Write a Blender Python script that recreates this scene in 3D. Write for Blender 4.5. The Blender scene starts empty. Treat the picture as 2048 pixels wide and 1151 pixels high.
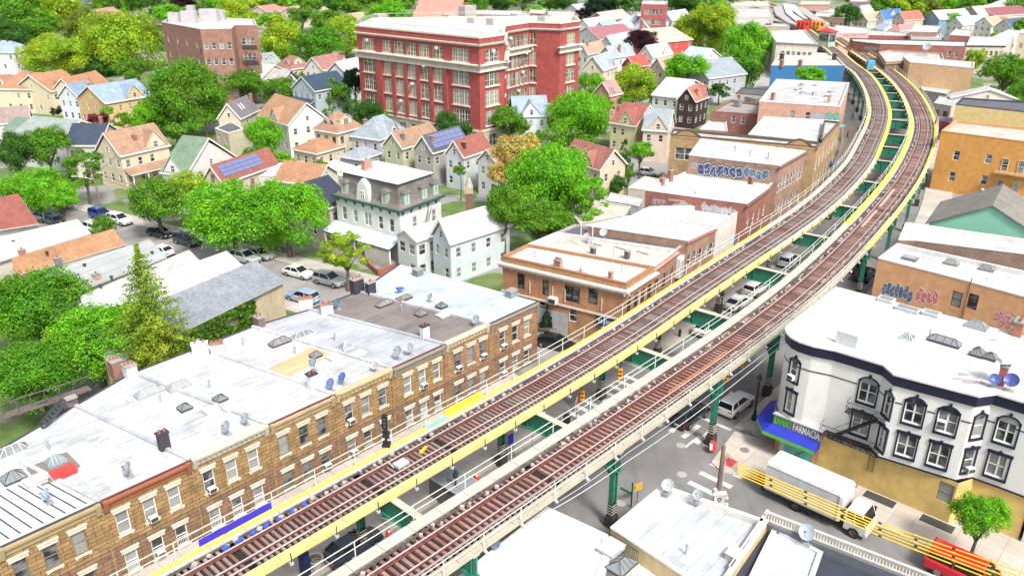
import bpy, math, random
from mathutils import Vector, Matrix
R=math.radians
scn=bpy.context.scene
# ---------------- camera
CH=42.0; F0=1633.0; PX=1024.0; PY=575.5; PIT=math.atan((575.5+130)/F0)
cd=bpy.data.cameras.new('camera'); cam=bpy.data.objects.new('camera',cd); scn.collection.objects.link(cam)
cd.sensor_width=36; cd.lens=F0/2048*36; cd.clip_start=0.5; cd.clip_end=5000
cam.location=(0,0,CH); cam.rotation_euler=(math.pi/2-PIT,0,0); scn.camera=cam
# ---------------- world + sun (thin bright cloud, soft shadows)
SUN_EL=R(52); SUN_AZ=R(150)      # azimuth clockwise from +Y, towards the right and behind the camera
wd=bpy.data.worlds.new('World'); scn.world=wd; wd.use_nodes=True
nt=wd.node_tree; bg=nt.nodes['Background']
sky=nt.nodes.new('ShaderNodeTexSky'); sky.sky_type='NISHITA'; sky.sun_disc=False
sky.sun_elevation=SUN_EL; sky.sun_rotation=SUN_AZ; sky.air_density=1.0; sky.dust_density=4.0; sky.ozone_density=0.6
hz=nt.nodes.new('ShaderNodeHueSaturation'); hz.inputs['Saturation'].default_value=0.45   # thin cloud greys the blue
nt.links.new(sky.outputs[0],hz.inputs['Color']); nt.links.new(hz.outputs[0],bg.inputs[0]); bg.inputs[1].default_value=0.15
sd=bpy.data.lights.new('sun','SUN'); sd.energy=2.7; sd.angle=R(12); sd.color=(1,0.96,0.9)
so=bpy.data.objects.new('sun',sd); scn.collection.objects.link(so)
sdir=Vector((math.sin(SUN_AZ)*math.cos(SUN_EL),math.cos(SUN_AZ)*math.cos(SUN_EL),math.sin(SUN_EL)))
so.rotation_euler=sdir.to_track_quat('Z','Y').to_euler(); so.location=sdir*300
scn.view_settings.view_transform='Standard'; scn.view_settings.look='None'; scn.view_settings.gamma=1
scn.view_settings.exposure=0.72
scn.render.engine='CYCLES'
# ---------------- projection helpers
cF=Vector((0,math.cos(PIT),-math.sin(PIT))); cR=Vector((1,0,0)); cU=Vector((0,math.sin(PIT),math.cos(PIT)))
def ray(x,y): return cF*F0+cR*(x-PX)-cU*(y-PY)
def P(x,y,z=0.0):
    d=ray(x,y); t=(z-CH)/d.z; return Vector((0,0,CH))+d*t
def scale_at(p): return F0/((p-Vector((0,0,CH))).dot(cF))
AZ=R(47); uA=Vector((math.cos(AZ),math.sin(AZ),0)); vA=Vector((-math.sin(AZ),math.cos(AZ),0))
def W(u,v,z=0.0): return uA*u+vA*v+Vector((0,0,z))
def UV(p): return p.dot(uA),p.dot(vA)
def on_plane(x,y,p0,n):
    d=ray(x,y); o=Vector((0,0,CH)); t=(p0-o).dot(n)/d.dot(n); return o+d*t
rnd=random.Random(7)
# ---------------- materials
MATS={}
def nodes(m): 
    m.use_nodes=True; n=m.node_tree.nodes; return n,m.node_tree.links,n['Principled BSDF']
def mixrgb(n,l,fac,a,b,mode='MIX'):
    x=n.new('ShaderNodeMix'); x.data_type='RGBA'; x.blend_type=mode
    for s,v in ((0,fac),(6,a),(7,b)):
        if hasattr(v,'is_linked') or hasattr(v,'links'): l.new(v,x.inputs[s])
        else: x.inputs[s].default_value=v if s==0 else (*v[:3],1)
    return x.outputs[2]
def ramp(n,l,src,stops):
    r=n.new('ShaderNodeValToRGB'); l.new(src,r.inputs[0])
    while len(r.color_ramp.elements)<len(stops): r.color_ramp.elements.new(0.5)
    for e,(p,c) in zip(r.color_ramp.elements,stops):
        e.position=p; e.color=(c,c,c,1) if not hasattr(c,'__len__') else (*c[:3],1)
    return r.outputs[0]
def noise(n,l,vec,sc,det=3,rough=0.55):
    t=n.new('ShaderNodeTexNoise'); t.inputs['Scale'].default_value=sc; t.inputs['Detail'].default_value=det; t.inputs['Roughness'].default_value=rough
    if vec is not None: l.new(vec,t.inputs['Vector'])
    return t.outputs[0]
def mapping(n,l,vec,sc=(1,1,1),rot=(0,0,0)):
    m=n.new('ShaderNodeMapping'); m.inputs['Scale'].default_value=sc; m.inputs['Rotation'].default_value=rot; l.new(vec,m.inputs['Vector']); return m.outputs[0]
def M(kind,c,rough=0.8,**k):
    key=(kind,tuple(round(x,3) for x in c),rough,tuple(sorted(k.items())))
    if key in MATS: return MATS[key]
    m=bpy.data.materials.new(kind); n,l,b=nodes(m)
    tc=n.new('ShaderNodeTexCoord'); geo=n.new('ShaderNodeNewGeometry'); uv=tc.outputs['UV']; pos=geo.outputs['Position']
    b.inputs['Roughness'].default_value=rough; b.inputs['Base Color'].default_value=(*c,1)
    dk=lambda f:tuple(x*f for x in c)
    bump=None
    if kind in('plain','paint','stucco'):
        v=noise(n,l,pos,1.3,4); f=ramp(n,l,v,[(0.3,k.get('lo',0.82)),(0.7,1.06)])
        o=mixrgb(n,l,1.0,c,f,'MULTIPLY'); 
        if kind=='stucco':
            s=noise(n,l,mapping(n,l,uv,(2.2,0.25,1)),1.0,4); g=ramp(n,l,s,[(0.55,0.0),(0.75,k.get('stain',0.35))])
            o=mixrgb(n,l,g,o,dk(0.55))
            bump=(noise(n,l,pos,30,2),0.12)
        l.new(o,b.inputs['Base Color'])
        if kind=='plain': bump=(noise(n,l,pos,18,2),0.08)
    elif kind=='brick':
        t=n.new('ShaderNodeTexBrick'); l.new(uv,t.inputs['Vector']); s=k.get('s',0.5)
        t.inputs['Scale'].default_value=1; t.inputs['Brick Width'].default_value=s; t.inputs['Row Height'].default_value=s*0.36; t.inputs['Mortar Size'].default_value=0.02*s*2
        t.inputs['Color1'].default_value=(*dk(0.85),1); t.inputs['Color2'].default_value=(*dk(1.12),1); t.inputs['Mortar'].default_value=(*[x*0.5+0.13 for x in c],1)
        v=noise(n,l,pos,0.9,5); f=ramp(n,l,v,[(0.3,0.75),(0.7,1.15)])
        l.new(mixrgb(n,l,1.0,t.outputs[0],f,'MULTIPLY'),b.inputs['Base Color'])
    elif kind=='rustic':   # rock-faced stone courses with wavy dark joints
        w=n.new('ShaderNodeVectorMath'); w.operation='ADD'
        nz=n.new('ShaderNodeTexNoise'); nz.inputs['Scale'].default_value=2.2; l.new(uv,nz.inputs['Vector'])
        sb=n.new('ShaderNodeVectorMath'); sb.operation='SCALE'; sb.inputs['Scale'].default_value=0.14
        l.new(nz.outputs[1],sb.inputs[0]); l.new(uv,w.inputs[0]); l.new(sb.outputs[0],w.inputs[1])
        t=n.new('ShaderNodeTexBrick'); l.new(w.outputs[0],t.inputs['Vector'])
        t.inputs['Scale'].default_value=1; t.inputs['Brick Width'].default_value=1.05; t.inputs['Row Height'].default_value=0.33; t.inputs['Mortar Size'].default_value=0.026; t.inputs['Mortar Smooth'].default_value=0.5
        t.inputs['Color1'].default_value=(*dk(0.88),1); t.inputs['Color2'].default_value=(*dk(1.15),1); t.inputs['Mortar'].default_value=(*dk(0.22),1)
        v=noise(n,l,pos,1.6,6,0.65); f=ramp(n,l,v,[(0.3,0.62),(0.7,1.22)])
        l.new(mixrgb(n,l,1.0,t.outputs[0],f,'MULTIPLY'),b.inputs['Base Color'])
        bump=(mixrgb(n,l,0.55,t.outputs[1],v),-0.5)
    elif kind=='siding':
        s=k.get('s',0.16); sx=n.new('ShaderNodeSeparateXYZ'); l.new(uv,sx.inputs[0])
        q=n.new('ShaderNodeMath'); q.operation='PINGPONG'; q.inputs[1].default_value=s; l.new(sx.outputs[1],q.inputs[0])
        q2=n.new('ShaderNodeMath'); q2.operation='FRACT'; q3=n.new('ShaderNodeMath'); q3.operation='DIVIDE'; q3.inputs[1].default_value=s; l.new(sx.outputs[1],q3.inputs[0]); l.new(q3.outputs[0],q2.inputs[0])
        f=ramp(n,l,q2.outputs[0],[(0.0,0.72),(0.14,1.0)])
        v=noise(n,l,pos,0.7,4); g=ramp(n,l,v,[(0.3,0.88),(0.7,1.04)])
        l.new(mixrgb(n,l,1.0,mixrgb(n,l,1.0,c,f,'MULTIPLY'),g,'MULTIPLY'),b.inputs['Base Color']); bump=(q2.outputs[0],0.15)
    elif kind=='shingle':
        t=n.new('ShaderNodeTexBrick'); l.new(uv,t.inputs['Vector']); t.inputs['Scale'].default_value=1
        t.inputs['Brick Width'].default_value=0.34; t.inputs['Row Height'].default_value=0.2; t.inputs['Mortar Size'].default_value=0.012
        t.inputs['Color1'].default_value=(*dk(0.84),1); t.inputs['Color2'].default_value=(*dk(1.16),1); t.inputs['Mortar'].default_value=(*dk(0.55),1)
        v=noise(n,l,pos,0.6,5,0.6); f=ramp(n,l,v,[(0.3,0.8),(0.7,1.12)])
        l.new(mixrgb(n,l,1.0,t.outputs[0],f,'MULTIPLY'),b.inputs['Base Color'])
        bump=(noise(n,l,pos,12,3),0.2)
    elif kind=='membrane':   # silver/white coated roofing felt: lap seams, ponding stains, scuffs
        mp=mapping(n,l,uv,(1,1,1))
        t=n.new('ShaderNodeTexBrick'); l.new(mp,t.inputs['Vector']); t.inputs['Scale'].default_value=1
        t.inputs['Brick Width'].default_value=7; t.inputs['Row Height'].default_value=1.0; t.inputs['Mortar Size'].default_value=0.035
        t.inputs['Color1'].default_value=(*dk(0.92),1); t.inputs['Color2'].default_value=(*dk(1.06),1); t.inputs['Mortar'].default_value=(*dk(0.72),1)
        v=noise(n,l,pos,0.35,6,0.62); f=ramp(n,l,v,[(0.3,k.get('lo',0.7)),(0.56,1.04)])
        o=mixrgb(n,l,1.0,t.outputs[0],f,'MULTIPLY')
        s=noise(n,l,mapping(n,l,uv,(0.5,3.5,1)),1.0,5,0.7); g=ramp(n,l,s,[(0.56,0.0),(0.62,k.get('stain',0.5))])
        o=mixrgb(n,l,g,o,dk(0.45))
        l.new(o,b.inputs['Base Color']); bump=(s,0.1)
    elif kind=='asphalt':
        v=noise(n,l,pos,0.16,6,0.6); f=ramp(n,l,v,[(0.3,0.72),(0.7,1.3)])
        o=mixrgb(n,l,1.0,c,f,'MULTIPLY')
        a=noise(n,l,mapping(n,l,pos,(0.9,0.08,1),(0,0,-AZ)),1.0,4); g=ramp(n,l,a,[(0.5,0.0),(0.7,0.4)])
        o=mixrgb(n,l,g,o,dk(0.6))
        s=noise(n,l,pos,40,2); h=ramp(n,l,s,[(0.3,0.85),(0.7,1.15)])
        l.new(mixrgb(n,l,1.0,o,h,'MULTIPLY'),b.inputs['Base Color'])
    elif kind=='concrete':
        t=n.new('ShaderNodeTexBrick'); l.new(mapping(n,l,pos,(1,1,1),(0,0,-AZ)),t.inputs['Vector']); t.offset=0; t.inputs['Scale'].default_value=1
        t.inputs['Brick Width'].default_value=1.5; t.inputs['Row Height'].default_value=1.5; t.inputs['Mortar Size'].default_value=0.02
        t.inputs['Color1'].default_value=(*dk(0.94),1); t.inputs['Color2'].default_value=(*dk(1.05),1); t.inputs['Mortar'].default_value=(*dk(0.62),1)
        v=noise(n,l,pos,0.3,6,0.65); f=ramp(n,l,v,[(0.3,0.78),(0.7,1.1)])
        s=noise(n,l,pos,3.5,2); h=ramp(n,l,s,[(0.66,0.0),(0.72,0.3)])
        l.new(mixrgb(n,l,h,mixrgb(n,l,1.0,t.outputs[0],f,'MULTIPLY'),dk(0.5)),b.inputs['Base Color'])
    elif kind=='grass':
        v=noise(n,l,pos,0.25,6,0.65); o=ramp(n,l,v,[(0.3,dk(0.5)),(0.5,c),(0.62,(0.17,0.17,0.10)),(0.72,(0.26,0.24,0.21))]); p2=noise(n,l,pos,0.09,2,0.4); o=mixrgb(n,l,ramp(n,l,p2,[(0.5,0.0),(0.53,1.0)]),o,(0.24,0.235,0.225)); l.new(o,b.inputs['Base Color']); bump=(noise(n,l,pos,6,4),0.5)
    elif kind=='leaf':
        at=geo.outputs['Random Per Island']; f=ramp(n,l,at,[(0.0,0.68),(1.0,1.45)])
        v=noise(n,l,tc.outputs['Object'],3.4,3); g=ramp(n,l,v,[(0.3,0.6),(0.7,1.4)])
        yl=noise(n,l,tc.outputs['Object'],1.3,2); o=mixrgb(n,l,ramp(n,l,yl,[(0.4,0.0),(0.7,0.5)]),c,(c[0]*1.7,c[1]*1.1,c[2]*0.8))
        o=mixrgb(n,l,1.0,mixrgb(n,l,1.0,o,f,'MULTIPLY'),g,'MULTIPLY')
        l.new(o,b.inputs['Base Color']); b.inputs['Roughness'].default_value=0.6
        b.inputs['Specular IOR Level'].default_value=0.25
        tr=n.new('ShaderNodeBsdfTranslucent'); l.new(mixrgb(n,l,1.0,o,(1.3,1.5,0.6),'MULTIPLY'),tr.inputs[0])
        mx=n.new('ShaderNodeMixShader'); mx.inputs[0].default_value=0.42; l.new(b.outputs[0],mx.inputs[1]); l.new(tr.outputs[0],mx.inputs[2])
        l.new(mx.outputs[0],n['Material Output'].inputs[0])
    elif kind=='bark':
        v=noise(n,l,mapping(n,l,pos,(8,8,1.5)),1.0,4); l.new(ramp(n,l,v,[(0.3,dk(0.6)),(0.7,dk(1.3))]),b.inputs['Base Color'])
    elif kind=='glass':
        oi=n.new('ShaderNodeObjectInfo'); wv=noise(n,l,mapping(n,l,pos,(0.9,0.9,1.4)),1.0,2)
        o=mixrgb(n,l,ramp(n,l,wv,[(0.42,0.0),(0.6,1.0)]),c,(0.16,0.17,0.17)); 
        cur=ramp(n,l,oi.outputs['Random'],[(0.0,0.0),(0.62,0.0),(0.64,0.8),(1.0,0.3)])
        o=mixrgb(n,l,cur,o,(0.34,0.35,0.33)); l.new(o,b.inputs['Base Color']); b.inputs['Roughness'].default_value=0.08; b.inputs['Specular IOR Level'].default_value=0.6
    elif kind=='timber':
        t=geo.outputs['Random Per Island']; f=ramp(n,l,t,[(0.0,0.55),(0.5,1.0),(1.0,1.5)])
        v=noise(n,l,pos,5,5,0.7); g=ramp(n,l,v,[(0.3,0.7),(0.7,1.25)])
        rs=noise(n,l,pos,0.6,4); o=mixrgb(n,l,ramp(n,l,rs,[(0.4,0.0),(0.65,0.6)]),c,(0.19,0.07,0.045))
        l.new(mixrgb(n,l,1.0,mixrgb(n,l,1.0,o,f,'MULTIPLY'),g,'MULTIPLY'),b.inputs['Base Color'])
    elif kind=='board':      # painted deck boards: dirt, worn spots
        v=noise(n,l,pos,0.8,5,0.65); o=mixrgb(n,l,1.0,c,ramp(n,l,v,[(0.3,0.82),(0.65,1.06)]),'MULTIPLY')
        s=noise(n,l,pos,4.5,4,0.7); o=mixrgb(n,l,ramp(n,l,s,[(0.58,0.0),(0.7,0.55)]),o,(0.2,0.17,0.13)); l.new(o,b.inputs['Base Color']); bump=(s,0.15)
    elif kind in('metal','rust'):
        v=noise(n,l,pos,3.5,5,0.7); f=ramp(n,l,v,[(0.3,0.65 if kind=='rust' else 0.82),(0.7,1.25 if kind=='rust' else 1.08)])
        o=mixrgb(n,l,1.0,c,f,'MULTIPLY')
        if kind=='rust':
            s=noise(n,l,pos,1.1,6,0.75); o=mixrgb(n,l,ramp(n,l,s,[(0.52,0.0),(0.7,0.75)]),o,(0.13,0.06,0.035))
        l.new(o,b.inputs['Base Color']); b.inputs['Metallic'].default_value=k.get('met',0.2)
    elif kind=='car':
        b.inputs['Coat Weight'].default_value=0.8; b.inputs['Coat Roughness'].default_value=0.05; b.inputs['Roughness'].default_value=0.35
        v=noise(n,l,pos,2.5,3); l.new(mixrgb(n,l,1.0,c,ramp(n,l,v,[(0.3,0.93),(0.7,1.04)]),'MULTIPLY'),b.inputs['Base Color'])
    if bump is not None and not k.get('nb'):
        bp=n.new('ShaderNodeBump'); bp.inputs['Strength'].default_value=abs(bump[1]); bp.inputs['Distance'].default_value=0.05
        if bump[1]<0: bp.invert=True
        l.new(bump[0],bp.inputs['Height']); l.new(bp.outputs[0],b.inputs['Normal'])
    MATS[key]=m; return m
# ---------------- object helpers
COL=scn.collection
def wm(o):
    m=Matrix.LocRotScale(o.location,o.rotation_euler,o.scale)
    return wm(o.parent)@m if o.parent else m
def thing(name,label,cat,loc=(0,0,0),rz=0,group=None):
    o=bpy.data.objects.new(name,None); COL.objects.link(o); o.location=loc; o.rotation_euler=(0,0,rz)
    o.empty_display_size=0.3; o['label']=label; o['category']=cat
    if group: o['group']=group
    return o
def tag(o,label,cat,group=None):
    o['label']=label; o['category']=cat
    if group: o['group']=group
    return o
class MB:
    def __init__(s): s.v=[];s.f=[];s.m=[];s.uvs=None
    def poly(s,pts,mi=0):
        i=len(s.v); s.v+= [Vector(p) for p in pts]; s.f.append(list(range(i,i+len(pts)))); s.m.append(mi)
    def quad(s,a,b,c,d,mi=0): s.poly((a,b,c,d),mi)
    def hexa(s,c,mi=0,skip=()):   # 8 corners: bottom 4 ccw, top 4
        i=len(s.v); s.v+=[Vector(p) for p in c]
        for k,f in enumerate(((3,2,1,0),(4,5,6,7),(0,1,5,4),(1,2,6,5),(2,3,7,6),(3,0,4,7))):
            if k in skip: continue
            s.f.append([i+j for j in f]); s.m.append(mi)
    def box(s,x0,x1,y0,y1,z0,z1,mi=0,T=None):
        c=[Vector(p) for p in((x0,y0,z0),(x1,y0,z0),(x1,y1,z0),(x0,y1,z0),(x0,y0,z1),(x1,y0,z1),(x1,y1,z1),(x0,y1,z1))]
        if T is not None: c=[T@p for p in c]
        s.hexa(c,mi)
    def bar(s,a,b,w,h,mi=0,up=Vector((0,0,1))):   # rectangular bar along a-b
        a=Vector(a);b=Vector(b);d=(b-a).normalized(); x=d.cross(up)
        if x.length<1e-4: x=Vector((1,0,0))
        x.normalize(); y=x.cross(d)
        x=x*w/2; y=y*h/2
        s.hexa([a-x-y,a+x-y,b+x-y,b-x-y,a-x+y,a+x+y,b+x+y,b-x+y],mi)
    def tube(s,a,b,r,r2=None,n=6,mi=0,cap=True):
        a=Vector(a);b=Vector(b); r2=r if r2 is None else r2; d=(b-a).normalized()
        x=d.orthogonal().normalized(); y=d.cross(x); i=len(s.v)
        for p,q in((a,r),(b,r2)):
            for k in range(n):
                t=2*math.pi*k/n; s.v.append(p+x*math.cos(t)*q+y*math.sin(t)*q)
        for k in range(n): s.f.append([i+k,i+(k+1)%n,i+n+(k+1)%n,i+n+k]); s.m.append(mi)
        if cap: s.f.append([i+k for k in range(n)][::-1]); s.m.append(mi); s.f.append([i+n+k for k in range(n)]); s.m.append(mi)
    def lathe(s,c,prof,n=16,mi=0,axis=Vector((0,0,1))):
        ax=axis.normalized(); x=ax.orthogonal().normalized(); y=ax.cross(x); i=len(s.v)
        for r,z in prof:
            for k in range(n):
                t=2*math.pi*k/n; s.v.append(Vector(c)+ax*z+x*math.cos(t)*r+y*math.sin(t)*r)
        for j in range(len(prof)-1):
            for k in range(n): s.f.append([i+j*n+k,i+j*n+(k+1)%n,i+(j+1)*n+(k+1)%n,i+(j+1)*n+k]); s.m.append(mi)
        if prof[0][0]>1e-3: s.f.append([i+k for k in range(n)][::-1]); s.m.append(mi)
        if prof[-1][0]>1e-3: s.f.append([i+(len(prof)-1)*n+k for k in range(n)]); s.m.append(mi)
    def prism(s,pts,z0,z1,mi=0,bot=True):
        n=len(pts); a=[Vector((p[0],p[1],z0)) for p in pts]; b=[Vector((p[0],p[1],z1)) for p in pts]
        for k in range(n): s.quad(a[k],a[(k+1)%n],b[(k+1)%n],b[k],mi)
        s.poly(b,mi)
        if bot: s.poly(a[::-1],mi)
    def mesh(s,name,mats,T=None,smooth=False):
        me=bpy.data.meshes.new(name); vs=[(T@p if T is not None else p) for p in s.v]
        me.from_pydata([tuple(p) for p in vs],[],s.f)
        for m in (mats if isinstance(mats,(list,tuple)) else [mats]): me.materials.append(m)
        me.polygons.foreach_set('material_index',s.m)
        if smooth: me.polygons.foreach_set('use_smooth',[True]*len(s.f))
        ul=me.uv_layers.new(name='UVMap'); k=0; dat=[0.0]*(2*sum(len(f) for f in s.f))
        for f in s.f:
            p0=s.v[f[0]]; nn=(s.v[f[1]]-p0).cross(s.v[f[2]]-p0)
            if nn.length<1e-9: nn=Vector((0,0,1))
            nn.normalize()
            if abs(nn.z)>0.985: t=uA; q=vA
            else: t=Vector((0,0,1)).cross(nn).normalized(); q=nn.cross(t)
            for vi in f:
                p=s.v[vi]; dat[k]=p.dot(t); dat[k+1]=p.dot(q); k+=2
        ul.data.foreach_set('uv',dat)
        return me
    def build(s,name,mats,parent=None,smooth=False):
        T=wm(parent).inverted() if parent else None
        o=bpy.data.objects.new(name,s.mesh(name,mats,T,smooth)); COL.objects.link(o); o.parent=parent; return o
def inst(name,me,parent,Mw):
    o=bpy.data.objects.new(name,me); COL.objects.link(o); o.parent=parent
    m=wm(parent).inverted()@Mw if parent else Mw
    lo,ro,sc=m.decompose(); o.location=lo; o.rotation_euler=ro.to_euler(); o.scale=sc; return o
def structure(name,mb,mats):
    o=mb.build(name,mats); o['kind']='structure'; return o
KIDS={}
def kids(o): return [c for c in bpy.data.objects if c.parent==o]
def dup(o,loc,rz,label=None,group=None,parent=None,_k=None):
    if _k is None:
        _k={}
        for c in bpy.data.objects:
            if c.parent: _k.setdefault(c.parent,[]).append(c)
    c=o.copy(); COL.objects.link(c)
    if parent: c.parent=parent
    if loc is not None: c.location=loc; c.rotation_euler=(0,0,rz)
    if label: c['label']=label
    if group: c['group']=group
    for ch in _k.get(o,[]): dup(ch,None,0,parent=c,_k=_k)
    return c
def setmat(o,i,m):
    o.material_slots[i].link='OBJECT'; o.material_slots[i].material=m
# common materials
GL=M('glass',(0.025,0.03,0.035),0.08)
WHT=M('paint',(0.74,0.73,0.7),0.5); CREAM=M('paint',(0.62,0.58,0.47),0.6); BLK=M('metal',(0.02,0.02,0.022),0.5)
DKG=M('metal',(0.06,0.065,0.07),0.5); GRY=M('metal',(0.35,0.36,0.37),0.5); LGR=M('metal',(0.55,0.57,0.58),0.45)
# ---------------- windows
WC={}
def win_mesh(w,h,style,fm):
    key=(round(w,2),round(h,2),style,fm.name)
    if key in WC: return WC[key]
    b=MB(); g=MB(); t=0.07 if w<1.6 else 0.08; y0=-0.03; y1=0.05
    def fr(x0,x1,z0,z1,yy0=y0,yy1=y1): b.box(x0,x1,yy0,yy1,z0,z1,0)
    fr(-w/2,-w/2+t,0,h); fr(w/2-t,w/2,0,h); fr(-w/2+t,w/2-t,0,t); fr(-w/2+t,w/2-t,h-t,h)
    if 'd' in style: fr(-w/2+t,w/2-t,h*0.48,h*0.48+t*0.8,y0+0.01,y1-0.01)     # double hung
    if 'm' in style: fr(-0.06,0.06,t,h-t,y0+0.01,y1-0.012)
    if 't' in style:                                       # triple with small panes
        for q in(-w/6,w/6): fr(q-0.11,q+0.11,t,h-t,y0+0.01,y1-0.012)
        for q in(0.33,0.66): fr(-w/2+t,w/2-t,h*q,h*q+0.07,y0+0.015,y1-0.014)
        for q in(-w/3,0,w/3): fr(q-0.03,q+0.03,t,h-t,y0+0.018,y1-0.016)
    b.quad((-w/2,0.03,0),(w/2,0.03,0),(w/2,0.03,h),(-w/2,0.03,h),1)
    me=b.mesh('window',[fm,GL]); WC[key]=me; return me
def put_win(parent,p,n,w,h,style='d',fm=None,name='window'):   # p: bottom centre on the wall face
    fm=fm or WHT
    x=Vector((0,0,1)).cross(n).normalized()    # local x so that -y = n
    Mx=Matrix(((x.x,-n.x,0,p.x),(x.y,-n.y,0,p.y),(0,0,1,p.z),(0,0,0,1)))
    return inst(name,win_mesh(w,h,style,fm),parent,Mx)
def wall_quad(b,p0,p1,z0,z1,holes,mi=0,dep=0.14):
    """vertical wall from p0 to p1 (outward normal on the right), holes=[(s0,s1,za,zb)]"""
    L=(p1-p0).to_2d().length; d=Vector((p1.x-p0.x,p1.y-p0.y,0))/L; n=Vector((d.y,-d.x,0))
    X=sorted({0,L,*[min(max(h[i],0),L) for h in holes for i in(0,1)]}); Z=sorted({z0,z1,*[min(max(h[i],z0),z1) for h in holes for i in(2,3)]})
    Q=lambda s,z,e=0:Vector((p0.x,p0.y,0))+d*s-n*e+Vector((0,0,z))
    for i in range(len(X)-1):
        for j in range(len(Z)-1):
            cx=(X[i]+X[i+1])/2; cz=(Z[j]+Z[j+1])/2
            if X[i+1]-X[i]<1e-5 or Z[j+1]-Z[j]<1e-5: continue
            if any(h[0]<cx<h[1] and h[2]<cz<h[3] for h in holes): continue
            b.quad(Q(X[i],Z[j]),Q(X[i+1],Z[j]),Q(X[i+1],Z[j+1]),Q(X[i],Z[j+1]),mi)
    for h in holes:
        s0,s1,a,c=h
        b.quad(Q(s0,a),Q(s0,a,dep),Q(s0,c,dep),Q(s0,c),mi); b.quad(Q(s1,a,dep),Q(s1,a),Q(s1,c),Q(s1,c,dep),mi)
        b.quad(Q(s0,c),Q(s0,c,dep),Q(s1,c,dep),Q(s1,c),mi); b.quad(Q(s0,a,dep),Q(s0,a),Q(s1,a),Q(s1,a,dep),mi)
        b.quad(Q(s0,a,dep+.02),Q(s1,a,dep+.02),Q(s1,c,dep+.02),Q(s0,c,dep+.02),mi)
    return d,n,L
def ccw(pts):
    a=sum(pts[i].x*pts[(i+1)%len(pts)].y-pts[(i+1)%len(pts)].x*pts[i].y for i in range(len(pts)))
    return a>0
def inset(pts,d):
    n=len(pts); out=[]
    for i in range(n):
        a,b,c=pts[i-1],pts[i],pts[(i+1)%n]
        e1=(b-a).to_2d().normalized(); e2=(c-b).to_2d().normalized(); n1=Vector((-e1.y,e1.x)); n2=Vector((-e2.y,e2.x))
        k=1+n1.dot(n2); o=(n1+n2)*(d/max(k,0.3)); out.append(Vector((b.x+o.x,b.y+o.y,0)))
    return out
def rc(p): 
    p=P(*p); return p
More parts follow.
